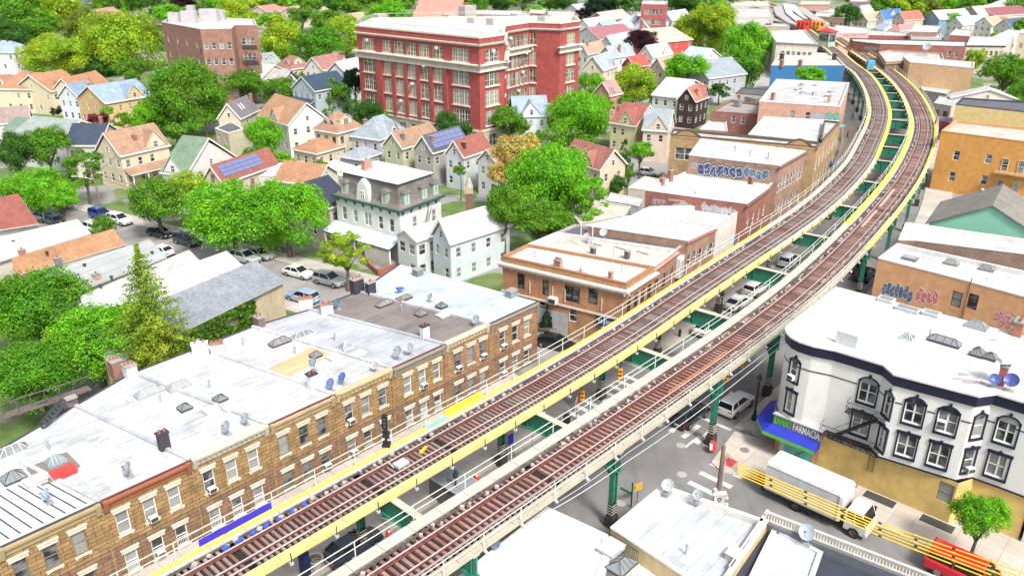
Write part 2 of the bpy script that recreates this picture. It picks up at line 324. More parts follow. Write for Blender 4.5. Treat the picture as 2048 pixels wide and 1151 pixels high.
# ---------------- generic flat-roofed building
def flat(name,label,pts,z,wm_,rm,par=0.45,wins=(),cat='building',z0=0.0,group=None,cop=None,cw=0.28,cornice=None,recess=0.0,extra=None):
    q=[P(p[0],p[1],z) if len(p)==2 and not isinstance(p,Vector) else Vector(p) for p in pts]; q=[Vector((p.x,p.y,0)) for p in q]
    n=len(q); idx=list(range(n))
    if not ccw(q): q=q[::-1]; idx=[(n-2-i)%n for i in range(n)]   # idx[new edge]=old edge
    mid=sum(q,Vector())/n; root=thing(name,label,cat,(mid.x,mid.y,z0),0,group)
    wb=MB(); jobs=[]
    for i in range(n):
        a,b=q[i],q[(i+1)%n]; L=(b-a).length; d=(b-a)/L; nn=Vector((d.y,-d.x,0)); holes=[]
        for w in wins:
            if w[1]!=idx[i]: continue
            fm=w[7] if len(w)>7 and w[7] else WHT
            if w[0]=='g':
                _,_,cnt,zs,ww,hh,st=w[:7]; s0,s1=(w[8],w[9]) if len(w)>9 else (0,1)
                for k in range(cnt):
                    s=(s0+(s1-s0)*(k+0.5)/cnt)*L
                    for zz in zs:
                        if s-ww/2>0.1 and s+ww/2<L-0.1: holes.append((s-ww/2,s+ww/2,z0+zz,z0+zz+hh)); jobs.append((a+d*s,nn,z0+zz,ww,hh,st,fm))
            else:
                _,_,x,y,ww,hh,st=w[:7]; p=on_plane(x,y,a,nn); s=(p-a).dot(d); zz=p.z-hh/2
                if s-ww/2>0.02 and s+ww/2<L-0.02 and zz+hh<z-0.1: 
                    zz=max(zz,z0+0.05); holes.append((s-ww/2,s+ww/2,zz,zz+hh)); jobs.append((a+d*s,nn,zz,ww,hh,st,fm))
        wall_quad(wb,a,b,z0,z-0.12,holes)
        if idx[i] in (extra or {}): extra[idx[i]](root,a,d,nn,L)
    w=wb.build('wall',wm_,root)
    inn=inset(q,cw); rb=MB(); zr=z-par
    rb.poly([Vector((p.x,p.y,zr)) for p in inn]); rb.build('roof',rm,root)
    cb=MB(); out=inset(q,-0.05); in2=inset(q,cw)
    for i in range(n):
        j=(i+1)%n; o1,o2,i1,i2=out[i],out[j],in2[i],in2[j]
        V=lambda p,zz:Vector((p.x,p.y,zz))
        cb.quad(V(o1,z-0.14),V(o2,z-0.14),V(o2,z),V(o1,z)); cb.quad(V(o1,z),V(o2,z),V(i2,z),V(i1,z)); cb.quad(V(i2,zr-0.1),V(i1,zr-0.1),V(i1,z),V(i2,z))
        cb.quad(V(o2,z-0.14),V(o1,z-0.14),V(q[i],z-0.14),V(q[j],z-0.14))
    cb.build('parapet',cop or rm,root)
    if cornice:
        e,dz,h,pr,cm,br=cornice; kb=MB()
        for i in range(n):
            if idx[i] not in e: continue
            a,b=q[i],q[(i+1)%n]; d=(b-a).normalized(); nn=Vector((d.y,-d.x,0))
            L=(b-a).length; S=lambda s,o,zz:a+d*s+nn*o+Vector((0,0,zz))
            kb.hexa([S(-pr,.01,z-dz-h),S(-pr,pr*.35,z-dz-h),S(L+pr,pr*.35,z-dz-h),S(L+pr,.01,z-dz-h),S(-pr,.01,z-dz-h*.45),S(-pr,pr*.5,z-dz-h*.45),S(L+pr,pr*.5,z-dz-h*.45),S(L+pr,.01,z-dz-h*.45)])
            kb.hexa([S(-pr,.01,z-dz-h*.45),S(-pr,pr,z-dz-h*.4),S(L+pr,pr,z-dz-h*.4),S(L+pr,.01,z-dz-h*.45),S(-pr,.01,z-dz),S(-pr,pr,z-dz-.04),S(L+pr,pr,z-dz-.04),S(L+pr,.01,z-dz)])
            if br:
                k=br/2
                while k<L: kb.hexa([S(k-.07,.01,z-dz-h-.15),S(k-.07,pr*.3,z-dz-h-.1),S(k+.07,pr*.3,z-dz-h-.1),S(k+.07,.01,z-dz-h-.15),S(k-.07,.02,z-dz-h*.45),S(k-.07,pr*.85,z-dz-h*.45),S(k+.07,pr*.85,z-dz-h*.45),S(k+.07,.02,z-dz-h*.45)]); k+=br
        kb.build('cornice',cm,root)
    for p,nn,zz,ww,hh,st,fm in jobs: 
        o=put_win(root,p-nn*0.09+Vector((0,0,zz)),nn,ww,hh,st,fm)
    QD[root.name]=(q,zr); return root
QD={}
# ---------------- rooftop parts and things
def chimney(root,p,h=1.2,w=0.6,d=0.45,m=None,az=AZ,pots=2,cap=None):
    m=m or M('brick',(0.32,0.11,0.07),s=0.3); T=Matrix.Translation(p)@Matrix.Rotation(az,4,'Z'); b=MB()
    b.box(-w/2,w/2,-d/2,d/2,-0.6,h,0,T); b.box(-w/2-.06,w/2+.06,-d/2-.06,d/2+.06,h,h+.12,1,T)
    for k in range(pots):
        x=(k-(pots-1)/2)*w/max(pots,1); b.tube(T@Vector((x,0,h+.12)),T@Vector((x,0,h+.4)),.11,.09,8,2)
    return b.build('chimney',[m,cap or M('plain',(0.3,0.28,0.26)),M('plain',(0.3,0.12,0.07))],root)
def skylight(root,p,w=1.2,d=0.9,h=0.45,az=AZ,fm=None,gm=None,kind='pyr'):
    fm=fm or M('metal',(0.2,0.2,0.2),0.5); gm=gm or M('glass',(0.2,0.22,0.23),0.1); T=Matrix.Translation(p)@Matrix.Rotation(az,4,'Z'); b=MB(); g=MB()
    b.box(-w/2,w/2,-d/2,d/2,0,.22,0,T)
    r=max(w-d,0)/2 if kind!='flat' else 0
    if kind=='flat': b.box(-w/2-.05,w/2+.05,-d/2-.05,d/2+.05,.22,.32,0,T); g.poly([T@Vector(q) for q in((-w/2+.1,-d/2+.1,.326),(w/2-.1,-d/2+.1,.326),(w/2-.1,d/2-.1,.326),(-w/2+.1,d/2-.1,.326))])
    else:
        C=[Vector((-w/2,-d/2,.22)),Vector((w/2,-d/2,.22)),Vector((w/2,d/2,.22)),Vector((-w/2,d/2,.22))]; A=Vector((-r,0,.22+h)); B=Vector((r,0,.22+h))
        t=lambda *q:g.poly([T@x for x in q])
        if r>0.05: t(C[0],C[1],B,A); t(C[2],C[3],A,B); t(C[1],C[2],B); t(C[3],C[0],A)
        else: [t(C[k],C[(k+1)%4],A) for k in range(4)]
        e=.05; 
        for c,q in((0,A),(3,A),(1,B),(2,B)): b.bar(T@C[c],T@q,e,e)
        if r>.05: b.bar(T@A,T@B,e,e)
        for k in(1,2,3):
            f=k/4; xa=-w/2+w*f; tx=max(-r,min(r,xa)); 
            for s in(-1,1): b.bar(T@Vector((xa,s*d/2,.22)),T@Vector((tx,0,.22+h)),e*.7,e*.7)
    o=b.build('skylight',fm,root); g.build('glazing',gm,o); return o
def hatch(root,p,w=1.0,d=0.8,h=.3,az=AZ,m=None):
    T=Matrix.Translation(p)@Matrix.Rotation(az,4,'Z'); b=MB(); b.box(-w/2,w/2,-d/2,d/2,0,h,0,T); b.box(-w/2-.06,w/2+.06,-d/2-.06,d/2+.06,h,h+.07,0,T)
    return b.build('roof_hatch',m or M('metal',(0.5,0.5,0.49)),root)
def vent(root,p,h=.7,r=.06,m=None):
    b=MB(); b.tube(p,p+Vector((0,0,h)),r,r,8); b.tube(p+Vector((0,0,h)),p+Vector((0,0,h+.15)),r*1.7,r*1.7,8); return b.build('vent_pipe',m or GRY,root)
DISH=None
def dish(p,label,azc=R(215),col=(0.33,0.38,0.42),s=1.0,tilt=38,group='satellite dishes on the roofs'):
    """p: foot on the roof"""
    global DISH
    if DISH is None:
        b=MB(); ax=Vector((0,-math.cos(R(tilt)),math.sin(R(tilt)))); c=Vector((0,-.05,.75))
        b.lathe(c,[(0.02,0),(.2,.02),(.34,.07),(.43,.12),(.45,.13),(.43,.105),(.34,.05),(.2,0.0),(.02,-.02)],20,0,ax); DISH=b.mesh('reflector',M('metal',(0.33,0.38,0.42),0.45),smooth=True)
        m=MB(); m.tube((0,0,0),(0,0.02,.5),.03,.03,6); m.tube((0,.02,.5),(0,0.0,.75),.03,.03,6); m.tube((-.3,-.2,0),(0,.02,.45),.015,.015,5); m.tube((.3,-.2,0),(0,.02,.45),.015,.015,5)
        m.box(-.3,.3,-.25,.25,0,.03); dish.mast=m.mesh('mast',GRY)
        a=MB(); tip=c+ax*.5; a.tube(c-Vector((0,0,.4)),tip-Vector((0,0,.12)),.015,.015,5); a.tube(tip-ax*.02,tip-ax*.16,.035,.05,8); a.bar(tip-Vector((0,0,.14)),tip,.03,.03); dish.arm=a.mesh('feed_arm',DKG)
    t=thing('satellite_dish',label,'satellite dish',p,R(-32)+rnd.uniform(-.35,.35),group); t.scale=(s,s,s)
    for nme,me in(('reflector',DISH),('mast',dish.mast),('feed_arm',dish.arm)):
        o=bpy.data.objects.new(nme,me); COL.objects.link(o); o.parent=t
        if nme=='reflector': setmat(o,0,M('metal',col,0.45))
    return t
ACM=[]
def ac_unit(p,n,label,group='window air conditioners',s=1.0):
    if not ACM:
        b=MB(); b.box(-.3,.3,-.42,.0,0,.4); ACM.append(b.mesh('casing',M('paint',(0.7,0.7,0.67),0.5)))
        g=MB(); g.box(-.25,.25,-.435,-.42,.05,.35); 
        for k in range(5): g.box(-.31,-.3,-.38,-.08,.08+k*.055,.11+k*.055)
        ACM.append(g.mesh('grille',DKG))
    x=Vector((0,0,1)).cross(n).normalized(); t=thing('air_conditioner',label,'air conditioner',p,math.atan2(x.y,x.x),group); t.scale=(s,s,s)
    for nme,me in zip(('casing','grille'),ACM):
        o=bpy.data.objects.new(nme,me); COL.objects.link(o); o.parent=t
    return t
# ---------------- pitched-roof house: L,N,R = visible eave corners (left, nearest, right) in photo pixels at eave height
def house(label,L,N,Rr,kind,zr,ze=6.0,wall=(0.62,0.6,0.54),roof=(0.3,0.3,0.3),cross=None,chim=None,dorm=None,name='house',wk='siding',z0=0,trim=None,sky=0,solar=False,porch=None,group=None,win=(0.9,1.4),ov=0.3,rk='shingle',nw=(2,3),frame=None,base=True):
    n_=P(*N,ze); l_=P(*L,ze); r_=P(*Rr,ze); e1=l_-n_; e2=r_-n_; e1.z=e2.z=0
    # square the plan up a little, keeping the visible corners' directions
    a1=math.atan2(e1.y,e1.x); a2=math.atan2(e2.y,e2.x); da=(a1-a2+math.pi*3)%(2*math.pi)-math.pi
    if da<0: da=-da; e1,e2=e2,e1; a1,a2=a2,a1; kind={'gLN':'gNR','gNR':'gLN'}.get(kind,kind)
    fix=(math.pi/2-da)*0.5; a1+=fix*0.9; a2-=fix*0.9
    w1=max(4.5,e1.length); w2=max(4.5,e2.length); c1=Vector((math.cos(a1),math.sin(a1),0)); c2=Vector((math.cos(a2),math.sin(a2),0))
    B=n_.copy(); B.z=0
    # local frame: origin N, X along c2 (towards R), Y along c1 (towards L); walls inset by the overhang
    def G(x,y,z): return B+c2*x+c1*y+Vector((0,0,z))
    mid=G(w2/2,w1/2,z0); root=thing(name,label,'house',(mid.x,mid.y,z0),a2,group)
    wallm=M(wk,wall,0.75); roofm=M(rk,roof,0.85); trm=trim or WHT; fm=frame or trm
    x0,x1,y0,y1=ov,w2-ov,ov,w1-ov; wb=MB(); jobs=[]
    def side(p,q,cnt,gable):
        a=G(*p,0);b=G(*q,0); Ln=(b-a).length; d=(b-a)/Ln; nn=Vector((d.y,-d.x,0)); hs=[]
        ww,hh=win; zz=[ze-2.2]+([ze-5.0] if ze>5 else [])
        for k in range(cnt):
            s=Ln*(k+.5)/cnt
            for z in zz:
                if rnd.random()<.93: hs.append((s-ww/2,s+ww/2,z,z+hh)); jobs.append((a+d*s,nn,z,ww,hh,'d'))
        wall_quad(wb,a,b,z0,ze,hs,dep=.1)
        if gable:
            wb.poly([a+Vector((0,0,ze)),b+Vector((0,0,ze)),(a+b)/2+Vector((0,0,zr-0.12*(zr-ze)))])
            if zr-ze>2.2: jobs.append(((a+b)/2+nn*.1,nn,ze+.35,ww*.8,hh*.72,'d'))
    gl=kind=='gLN'; gr=kind=='gNR'
    nl=max(1,min(4,round(w1/2.6))); nr=max(1,min(5,round(w2/2.8)))
    side((x0,y1),(x0,y0),nl,gl); side((x0,y0),(x1,y0),nr,gr)
    side((x1,y0),(x1,y1),1,gl); side((x1,y1),(x0,y1),1,gr)
    wb.build('wall',wallm,root)
    rb=MB(); tb=MB(); th=.16; rz=Vector((0,0,th))
    def slab(pts):
        up=[p+rz for p in pts]; rb.poly(up); rb.poly(pts[::-1])
        for i in range(len(pts)): rb.quad(pts[i],pts[(i+1)%len(pts)],up[(i+1)%len(pts)],up[i],1)
    if gl:
        A=G(0,w1/2,zr);Bb=G(w2,w1/2,zr); slab([G(0,0,ze),G(w2,0,ze),Bb,A]); slab([G(w2,w1,ze),G(0,w1,ze),A,Bb])
        for x in(-0.02,): tb.bar(G(x,0,ze),G(x,w1/2,zr),.06,.26); tb.bar(G(x,w1,ze),G(x,w1/2,zr),.06,.26)
        tb.bar(G(0,-.02,ze),G(w2,-.02,ze),.06,.22)
    elif gr:
        A=G(w2/2,0,zr);Bb=G(w2/2,w1,zr); slab([G(0,w1,ze),G(0,0,ze),A,Bb]); slab([G(w2,0,ze),G(w2,w1,ze),Bb,A])
        tb.bar(G(0,-.02,ze),G(w2/2,-.02,zr),.06,.26); tb.bar(G(w2,-.02,ze),G(w2/2,-.02,zr),.06,.26); tb.bar(G(-.02,0,ze),G(-.02,w1,ze),.06,.22)
    else:
        k=min(w1,w2)*0.42
        if w2>=w1: A=G(k,w1/2,zr);Bb=G(w2-k,w1/2,zr); slab([G(0,0,ze),G(w2,0,ze),Bb,A]); slab([G(w2,w1,ze),G(0,w1,ze),A,Bb]); slab([G(0,w1,ze),G(0,0,ze),A]); slab([G(w2,0,ze),G(w2,w1,ze),Bb])
        else: A=G(w2/2,k,zr);Bb=G(w2/2,w1-k,zr); slab([G(0,w1,ze),G(0,0,ze),A,Bb]); slab([G(w2,0,ze),G(w2,w1,ze),Bb,A]); slab([G(0,0,ze),G(w2,0,ze),A]); slab([G(w2,w1,ze),G(0,w1,ze),Bb])
        tb.bar(G(-.02,0,ze),G(-.02,w1,ze),.06,.24); tb.bar(G(0,-.02,ze),G(w2,-.02,ze),.06,.24)
    rb.build('roof',[roofm,trm],root); tb.build('roof_trim',trm,root)
    for p,nn,z,ww,hh,st in jobs: put_win(root,p-nn*.05+Vector((0,0,z)),nn,ww,hh,st,fm)
    # cross gable / dormers: (side 'L'|'R', fraction along, width, wall on face?)
    def dormer(sd,fr,w,h,flush=False,m=None):
        # 'R' = on the N-R eave facing -Y ; 'L' = on the N-L eave facing -X
        if sd=='R': o=G(fr*w2,0,0); ax=c2; ay=c1; span=w1
        else: o=G(0,fr*w1,0); ax=c1; ay=c2; span=w2
        H=lambda x,y,z:o+ax*x+ay*y+Vector((0,0,z))
        sl=(zr-ze)/(span/2) if ((sd=='R' and not gr) or (sd=='L' and not gl)) else 1.0
        off=0.25 if flush else min(1.2,span*.2); zb=ze+sl*off*(0 if flush else 1)
        zt=min(zr-.1,zb+h); back=min(span/2,(zt-ze)/max(sl,.3)+.1); zw=zb if flush else zb+h*.45
        d=MB(); pts=[H(-w/2,off,zb-.3),H(w/2,off,zb-.3),H(w/2,off,zw),H(0,off,zt-.15),H(-w/2,off,zw)]
        flip=(ax.cross(ay)).z<0
        d.poly(pts if not flip else pts[::-1])
        bw=min(back,(zw-ze)/max(sl,.3)+.3)
        for s in(-1,1):
            a=[H(s*w/2,off,zb-.3),H(s*w/2,bw,zb-.3),H(s*w/2,bw,zw),H(s*w/2,off,zw)]; d.poly(a); 
        dm=d.build('dormer',m or wallm,root)
        r=MB(); e=.18
        for s in(-1,1):
            a=[H(s*(w/2+e),off-e,zw-e*.8),H(0,off-e,zt),H(0,back+.3,zt),H(s*(w/2+e),bw+.2,zw-e*.8)]; up=[q+Vector((0,0,.12)) for q in a]
            r.poly(up if s>0 else up[::-1]); r.quad(a[0],a[1],up[1],up[0],1); r.quad(a[0],up[0],up[3],a[3],1)
        r.build('dormer_roof',[roofm,trm],dm)
        nn=-ay; pw=min(1.0,w*.45); ph=min(1.2,(zt-zb)*.5)
        if sd=='R' or True: put_win(dm,H(0,off-.04,zb+.12 if not flush else zb+.3),nn,pw,ph,'d',fm)
    for dd in (dorm or []): dormer(*dd)
    if cross: dormer(cross[0],cross[1],cross[2],cross[3],True)
    def roof_z(x,y):
        if gl: return zr-(zr-ze)*abs(y-w1/2)/(w1/2)
        if gr: return zr-(zr-ze)*abs(x-w2/2)/(w2/2)
        return min(zr,ze+(zr-ze)*min(x,w2-x,y,w1-y)/(min(w1,w2)*.45))
    if chim:
        fx,fy,h=chim[:3]; x=fx*w2;y=fy*w1; chimney(root,G(x,y,roof_z(x,y)),h,.7,.5,chim[3] if len(chim)>3 else None,a2,1)
    for k in range(sky):
        x=w2*(.35+.12*k); y=w1*.28 if not gr else w1*.5; 
        if gl or not gr:
            T=[G(x-.3,y-.45,roof_z(x,y-.45)+.22),G(x+.3,y-.45,roof_z(x,y-.45)+.22),G(x+.3,y+.45,roof_z(x,y+.45)+.22),G(x-.3,y+.45,roof_z(x,y+.45)+.22)]
            b=MB(); b.hexa([q-Vector((0,0,.15)) for q in T]+T); b.build('skylight',[LGR],root)
    if solar:
        x0s,x1s,ya,yb=(solar if solar is not True else (.08,.75,.12,.42)); so_=Vector((0,0,.3)); s=MB(); nx=6
        for i in range(nx):
            for j in range(3):
                xa=w2*(x0s+(x1s-x0s)*i/nx)+.03; xb=w2*(x0s+(x1s-x0s)*(i+1)/nx)-.03; a=w1*(ya+(yb-ya)*j/3)+.03; c=w1*(ya+(yb-ya)*(j+1)/3)-.03
                T=[G(xa,a,roof_z(xa,a))+so_,G(xb,a,roof_z(xb,a))+so_,G(xb,c,roof_z(xb,c))+so_,G(xa,c,roof_z(xa,c))+so_]; s.hexa([q-Vector((0,0,.05)) for q in T]+T)
        s.build('solar_panels',M('metal',(0.16,0.18,0.33),0.3,met=0.1),root)
    if porch:   # (side, depth, z)
        sd,dp,pz=porch; pb=MB(); q=MB()
        if sd=='L': H=lambda x,y,z:G(-x,y,z); wd_=w1
        else: H=lambda x,y,z:G(y,-x,z); wd_=w2
        a=[H(-.1,.3,pz+.9),H(-.1,wd_-.3,pz+.9),H(dp,wd_-.1,pz),H(dp,.1,pz)]; up=[t+Vector((0,0,.14)) for t in a]
        if (up[1]-up[0]).cross(up[2]-up[0]).z<0: a=a[::-1]; up=up[::-1]
        pb.poly(up); pb.poly(a[::-1]); [pb.quad(a[i],a[(i+1)%4],up[(i+1)%4],up[i],1) for i in range(4)]; pr=pb.build('porch_roof',[roofm,trm],root)
        for f in(.06,.35,.65,.94): q.bar(H(dp-.25,wd_*f,z0),H(dp-.25,wd_*f,pz),.16,.16)
        q.bar(H(dp-.25,wd_*.06,.9),H(dp-.25,wd_*.94,.9),.06,.06); q.build('porch_posts',trm,pr)
        if sd=='R' or True:
            e=MB(); e.hexa([H(0,wd_*.05,z0),H(dp-.1,wd_*.05,z0),H(dp-.1,wd_*.95,z0),H(0,wd_*.95,z0),H(0,wd_*.05,.5),H(dp-.1,wd_*.05,.5),H(dp-.1,wd_*.95,.5),H(0,wd_*.95,.5)]); e.build('porch_floor',M('plain',(0.4,0.38,0.35)),pr)
    return root
# ---------------- ground, streets
def sheet(name,pts,z,m):
    b=MB(); q=[Vector((p[0],p[1],z)) for p in pts]; q=q if ccw(q) else q[::-1]; b.poly(q); return structure(name,b,m)
GRASS=M('grass',(0.10,0.17,0.035)); ASPH=M('asphalt',(0.185,0.18,0.18)); CONC=M('concrete',(0.43,0.40,0.36)); CONC2=M('concrete',(0.36,0.34,0.31))
sheet('ground',[(-2500,-300),(2500,-300),(2500,4000),(-2500,4000)],0,GRASS)
class Path:
    def __init__(s,pts,step=1.0):
        p=[Vector((q[0],q[1],0)) for q in pts]; p=[p[0]*2-p[1]]+p+[p[-1]*2-p[-2]]; out=[]
        for i in range(1,len(p)-2):
            n=max(2,int((p[i+1]-p[i]).length/step))
            for k in range(n):
                t=k/n; a,b,c,d=p[i-1],p[i],p[i+1],p[i+2]
                out.append(0.5*((2*b)+(c-a)*t+(2*a-5*b+4*c-d)*t*t+(3*b-3*c+d-a)*t**3))
        out.append(p[-2]); 
        for _ in range(6): out=[out[0]]+[(out[i-1]+out[i]*2+out[i+1])/4 for i in range(1,len(out)-1)]+[out[-1]]
        s.p=out; s.s=[0]
        for i in range(1,len(out)): s.s.append(s.s[-1]+(out[i]-out[i-1]).length)
        s.L=s.s[-1]
    def at(s,d):
        d=max(0,min(s.L-1e-3,d)); import bisect
        i=min(bisect.bisect_right(s.s,d)-1,len(s.p)-2); t=(d-s.s[i])/(s.s[i+1]-s.s[i]); a=s.p[max(i-1,0)];b=s.p[i];c=s.p[i+1];e=s.p[min(i+2,len(s.p)-1)]
        pos=b.lerp(c,t); tan=((c-a).normalized()*(1-t)+(e-b).normalized()*t).normalized(); return pos,tan,Vector((-tan.y,tan.x,0))
    def near(s,q):
        q=Vector((q.x,q.y,0)); i=min(range(len(s.p)),key=lambda k:(s.p[k]-q).length); return s.s[i]
def strip(b,path,d0,d1,o0,o1,z0,z1,mi=0,step=2.0):
    n=max(1,int((d1-d0)/step)); pr=None
    for i in range(n+1):
        p,t,nn=path.at(d0+(d1-d0)*i/n); r=[p+nn*o0+Vector((0,0,z0)),p+nn*o1+Vector((0,0,z0)),p+nn*o1+Vector((0,0,z1)),p+nn*o0+Vector((0,0,z1))]
        if pr:
            b.quad(pr[0],r[0],r[3],pr[3],mi) if o0<o1 else b.quad(r[0],pr[0],pr[3],r[3],mi)
            b.quad(r[1],pr[1],pr[2],r[2],mi) if o0<o1 else b.quad(pr[1],r[1],r[2],pr[2],mi)
            b.quad(pr[3],r[3],r[2],pr[2],mi) if o0<o1 else b.quad(r[3],pr[3],pr[2],r[2],mi)
            b.quad(r[0],pr[0],pr[1],r[1],mi) if o0<o1 else b.quad(pr[0],r[0],r[1],pr[1],mi)
        else: b.poly(r if o0>o1 else r[::-1],mi)
        pr=r
    b.poly(pr if o0<o1 else pr[::-1],mi)
PL=Path([W(*q) for q in[(-6,38.85),(20,38.85),(45,38.85),(58,39.3),(70,40.2),(83,41.1),(96,42.0),(106,42.9),(118,44.6),(135,47.9),(150,52),(168,57.3),(185,63.3),(207,72.9),(230,84.6),(250,97.2),(275,112),(291,123),(332,149),(372,178),(415,214),(470,262),(560,345)]])
PR=Path([W(*q) for q in[(-6,30.9),(20,30.9),(45,30.8),(66,31.1),(84,32.3),(104,34.8),(124,38),(139,41),(157,45.4),(174,50.5),(191,57.1),(211,65.9),(231,76.3),(251,88.2),(279,106),(311,126.4),(340,146.5),(382,174),(426,207),(482,252),(572,335)]])
AVE=Path([(a[0]+a[1])/2 for a in [(PL.at(PL.L*k/60)[0],PR.at(PR.L*k/60)[0]) for k in range(61)]],3)
# avenue carriageway, pavements with kerbs
b=MB(); strip(b,AVE,0,AVE.L,-6.4,6.2,-.02,.008,0,4); structure('avenue_road',b,ASPH)
sheet('junction_road',[tuple(W(u_,v_))[:2] for u_,v_ in((44,22),(64,22),(75,28),(75,46),(70,56),(54,56),(48,44))],.003,ASPH)
def side_point(d,o): p,t,n=AVE.at(d); return p+n*o
CU=lambda v:61-.225*(v-52)                      # centre line of the side street, left of the avenue
def pave(name,pts,z=.13,m=None):
    b=MB(); q=[Vector((p.x,p.y,0)) for p in pts]; q=q if ccw(q) else q[::-1]; b.prism(q,-.02,z,0,False); return structure(name,b,m or CONC)
pave('pavement',[W(-8,41.0),W(51.5,41.0),W(53.5,42.2),W(54.6,45),W(54.6,50.9),W(-8,50.9)])
def avside(d0,d1,o0,o1,name='pavement',m=None):
    b=MB(); strip(b,AVE,d0,d1,o0,o1,-.02,.13,0,4); return structure(name,b,m or CONC)
A0=AVE.near(W(64.5,35)); avside(A0,AVE.L,6.2,10.6)
A1=AVE.near(W(60.5,30)); avside(A1,AVE.L,-10.8,-6.4)
pave('pavement',[W(-8,28.4),W(43.6,28.4),W(45.4,27.4),W(46.0,25.8),W(46,23.9),W(-8,23.9)])
pave('pavement',[W(54.9,27.6),W(60.6,28.5),W(62.2,22),W(62.2,-20),W(56.4,-20),W(56.4,16),W(55.2,24),W(54.3,26.2)],.13,M('concrete',(0.47,0.42,0.37)))
# side street, both ways
def cs(v,o): return W(CU(v)+o,v)
b=MB(); b.poly([Vector((p.x,p.y,.006)) for p in[W(46.4,28.7),W(45.2,-20),W(56.4,-20),W(56.4,28.7)]][::1]); structure('side_street',b,ASPH)
b=MB(); q=[cs(41.9,-6.2),cs(41.9,3.2),cs(70,4.6),cs(175,4.6),cs(175,-4.6),cs(70,-4.8)]; q=[Vector((p.x,p.y,.006)) for p in q]; b.poly(q if ccw(q) else q[::-1]); structure('side_street',b,M('asphalt',(0.25,0.235,0.225)))
pave('pavement',[cs(56,4.7),cs(175,4.7),cs(175,7.6),cs(56,7.2)]); pave('pavement',[cs(66,-4.8),cs(175,-4.7),cs(175,-7),cs(66,-7)])
pave('pavement',[cs(46.2,3.4),cs(56,4.7),cs(56,7.2),cs(47,6.5)])
# paved yards behind the shops
sheet('yard',[tuple(W(61,24.4))[:2],tuple(W(61,-30))[:2],tuple(W(180,-60))[:2],tuple(W(150,30))[:2]],.012,M('concrete',(0.27,0.26,0.25)))
b=MB(); 
q=[W(66,51),W(66,66),W(200,100),W(300,160),W(240,100),W(180,69),W(140,56),W(100,50)]; q=[Vector((p.x,p.y,.01)) for p in q]; q=q if ccw(q) else q[::-1]; b.poly(q); structure('yard',b,CONC2)
# painted markings
mk=MB(); WP=M('paint',(0.66,0.66,0.64),0.7,lo=0.6)
def mark(u0,u1,v0,v1,z=.013): 
    mk.quad(W(u0,v0,z),W(u1,v0,z),W(u1,v1,z),W(u0,v1,z))
for k in range(8): mark(52.6+k*1.35,53.15+k*1.35,38.2,42.0,.014)         # crossing over the side street (left)
for k in range(5): mark(47.4+k*1.8,47.95+k*1.8,24.6,27.6,.014)                      # crossing (right)
for k in range(7): 
    v=29.9+k*1.35; mark(56.6,59.4,v,v+.5,.016)                       # crossing over the avenue
for k in range(14): mark(62+k*9,64.2+k*9,34.6,34.75,.016) if k<3 else None
for k in range(4): mark(20+k*8,22.5+k*8,34.6,34.75,.016)
mark(55.4,57.9,30.4,30.65,.016); mark(60.5,60.9,28.9,34,.0165)
structure('crossing_marking',mk,WP)
rd=MB(); 
for u_,v_ in((55.9,26.4),(52.6+3.2,23.3)): rd.box(-.6,.6,-.45,.45,.13,.142,0,Matrix.Translation(W(u_,v_))@Matrix.Rotation(AZ,4,'Z'))
structure('tactile_paving',rd,M('plain',(0.52,0.06,0.06)))
def disc(p,r,name,label,cat,m,h=.012,group=None):
    t=MB(); t.lathe((0,0,0),[(r,0),(r,h),(r*.86,h+.004),(r*.84,h-.002),(r*.3,h),(.01,h)],24); o=t.build(name,m); o.location=p; return tag(o,label,cat,group)
MHC=M('metal',(0.24,0.23,0.22),0.7)
for x,y,z,lb in((1495,864,.13,'round iron cover in the pavement nearest the pharmacy corner'),(1489,899,.13,'round iron cover nearer the kerb of the pharmacy corner'),(1378,863,.008,'pale round cover in the avenue beside the painted dash'),(1362,890,.008,'pale round cover in the junction next to the crossing'),(1364,948,.008,'pale round cover beside the side street crossing'),(1243,1005,.008,'pale round cover in the road below the street sign')):
    p=P(x,y,z+.004); disc(p,.42,'manhole_cover',lb,'manhole cover',MHC if z>.1 else M('metal',(0.42,0.4,0.39),0.8),group='round covers at the junction')
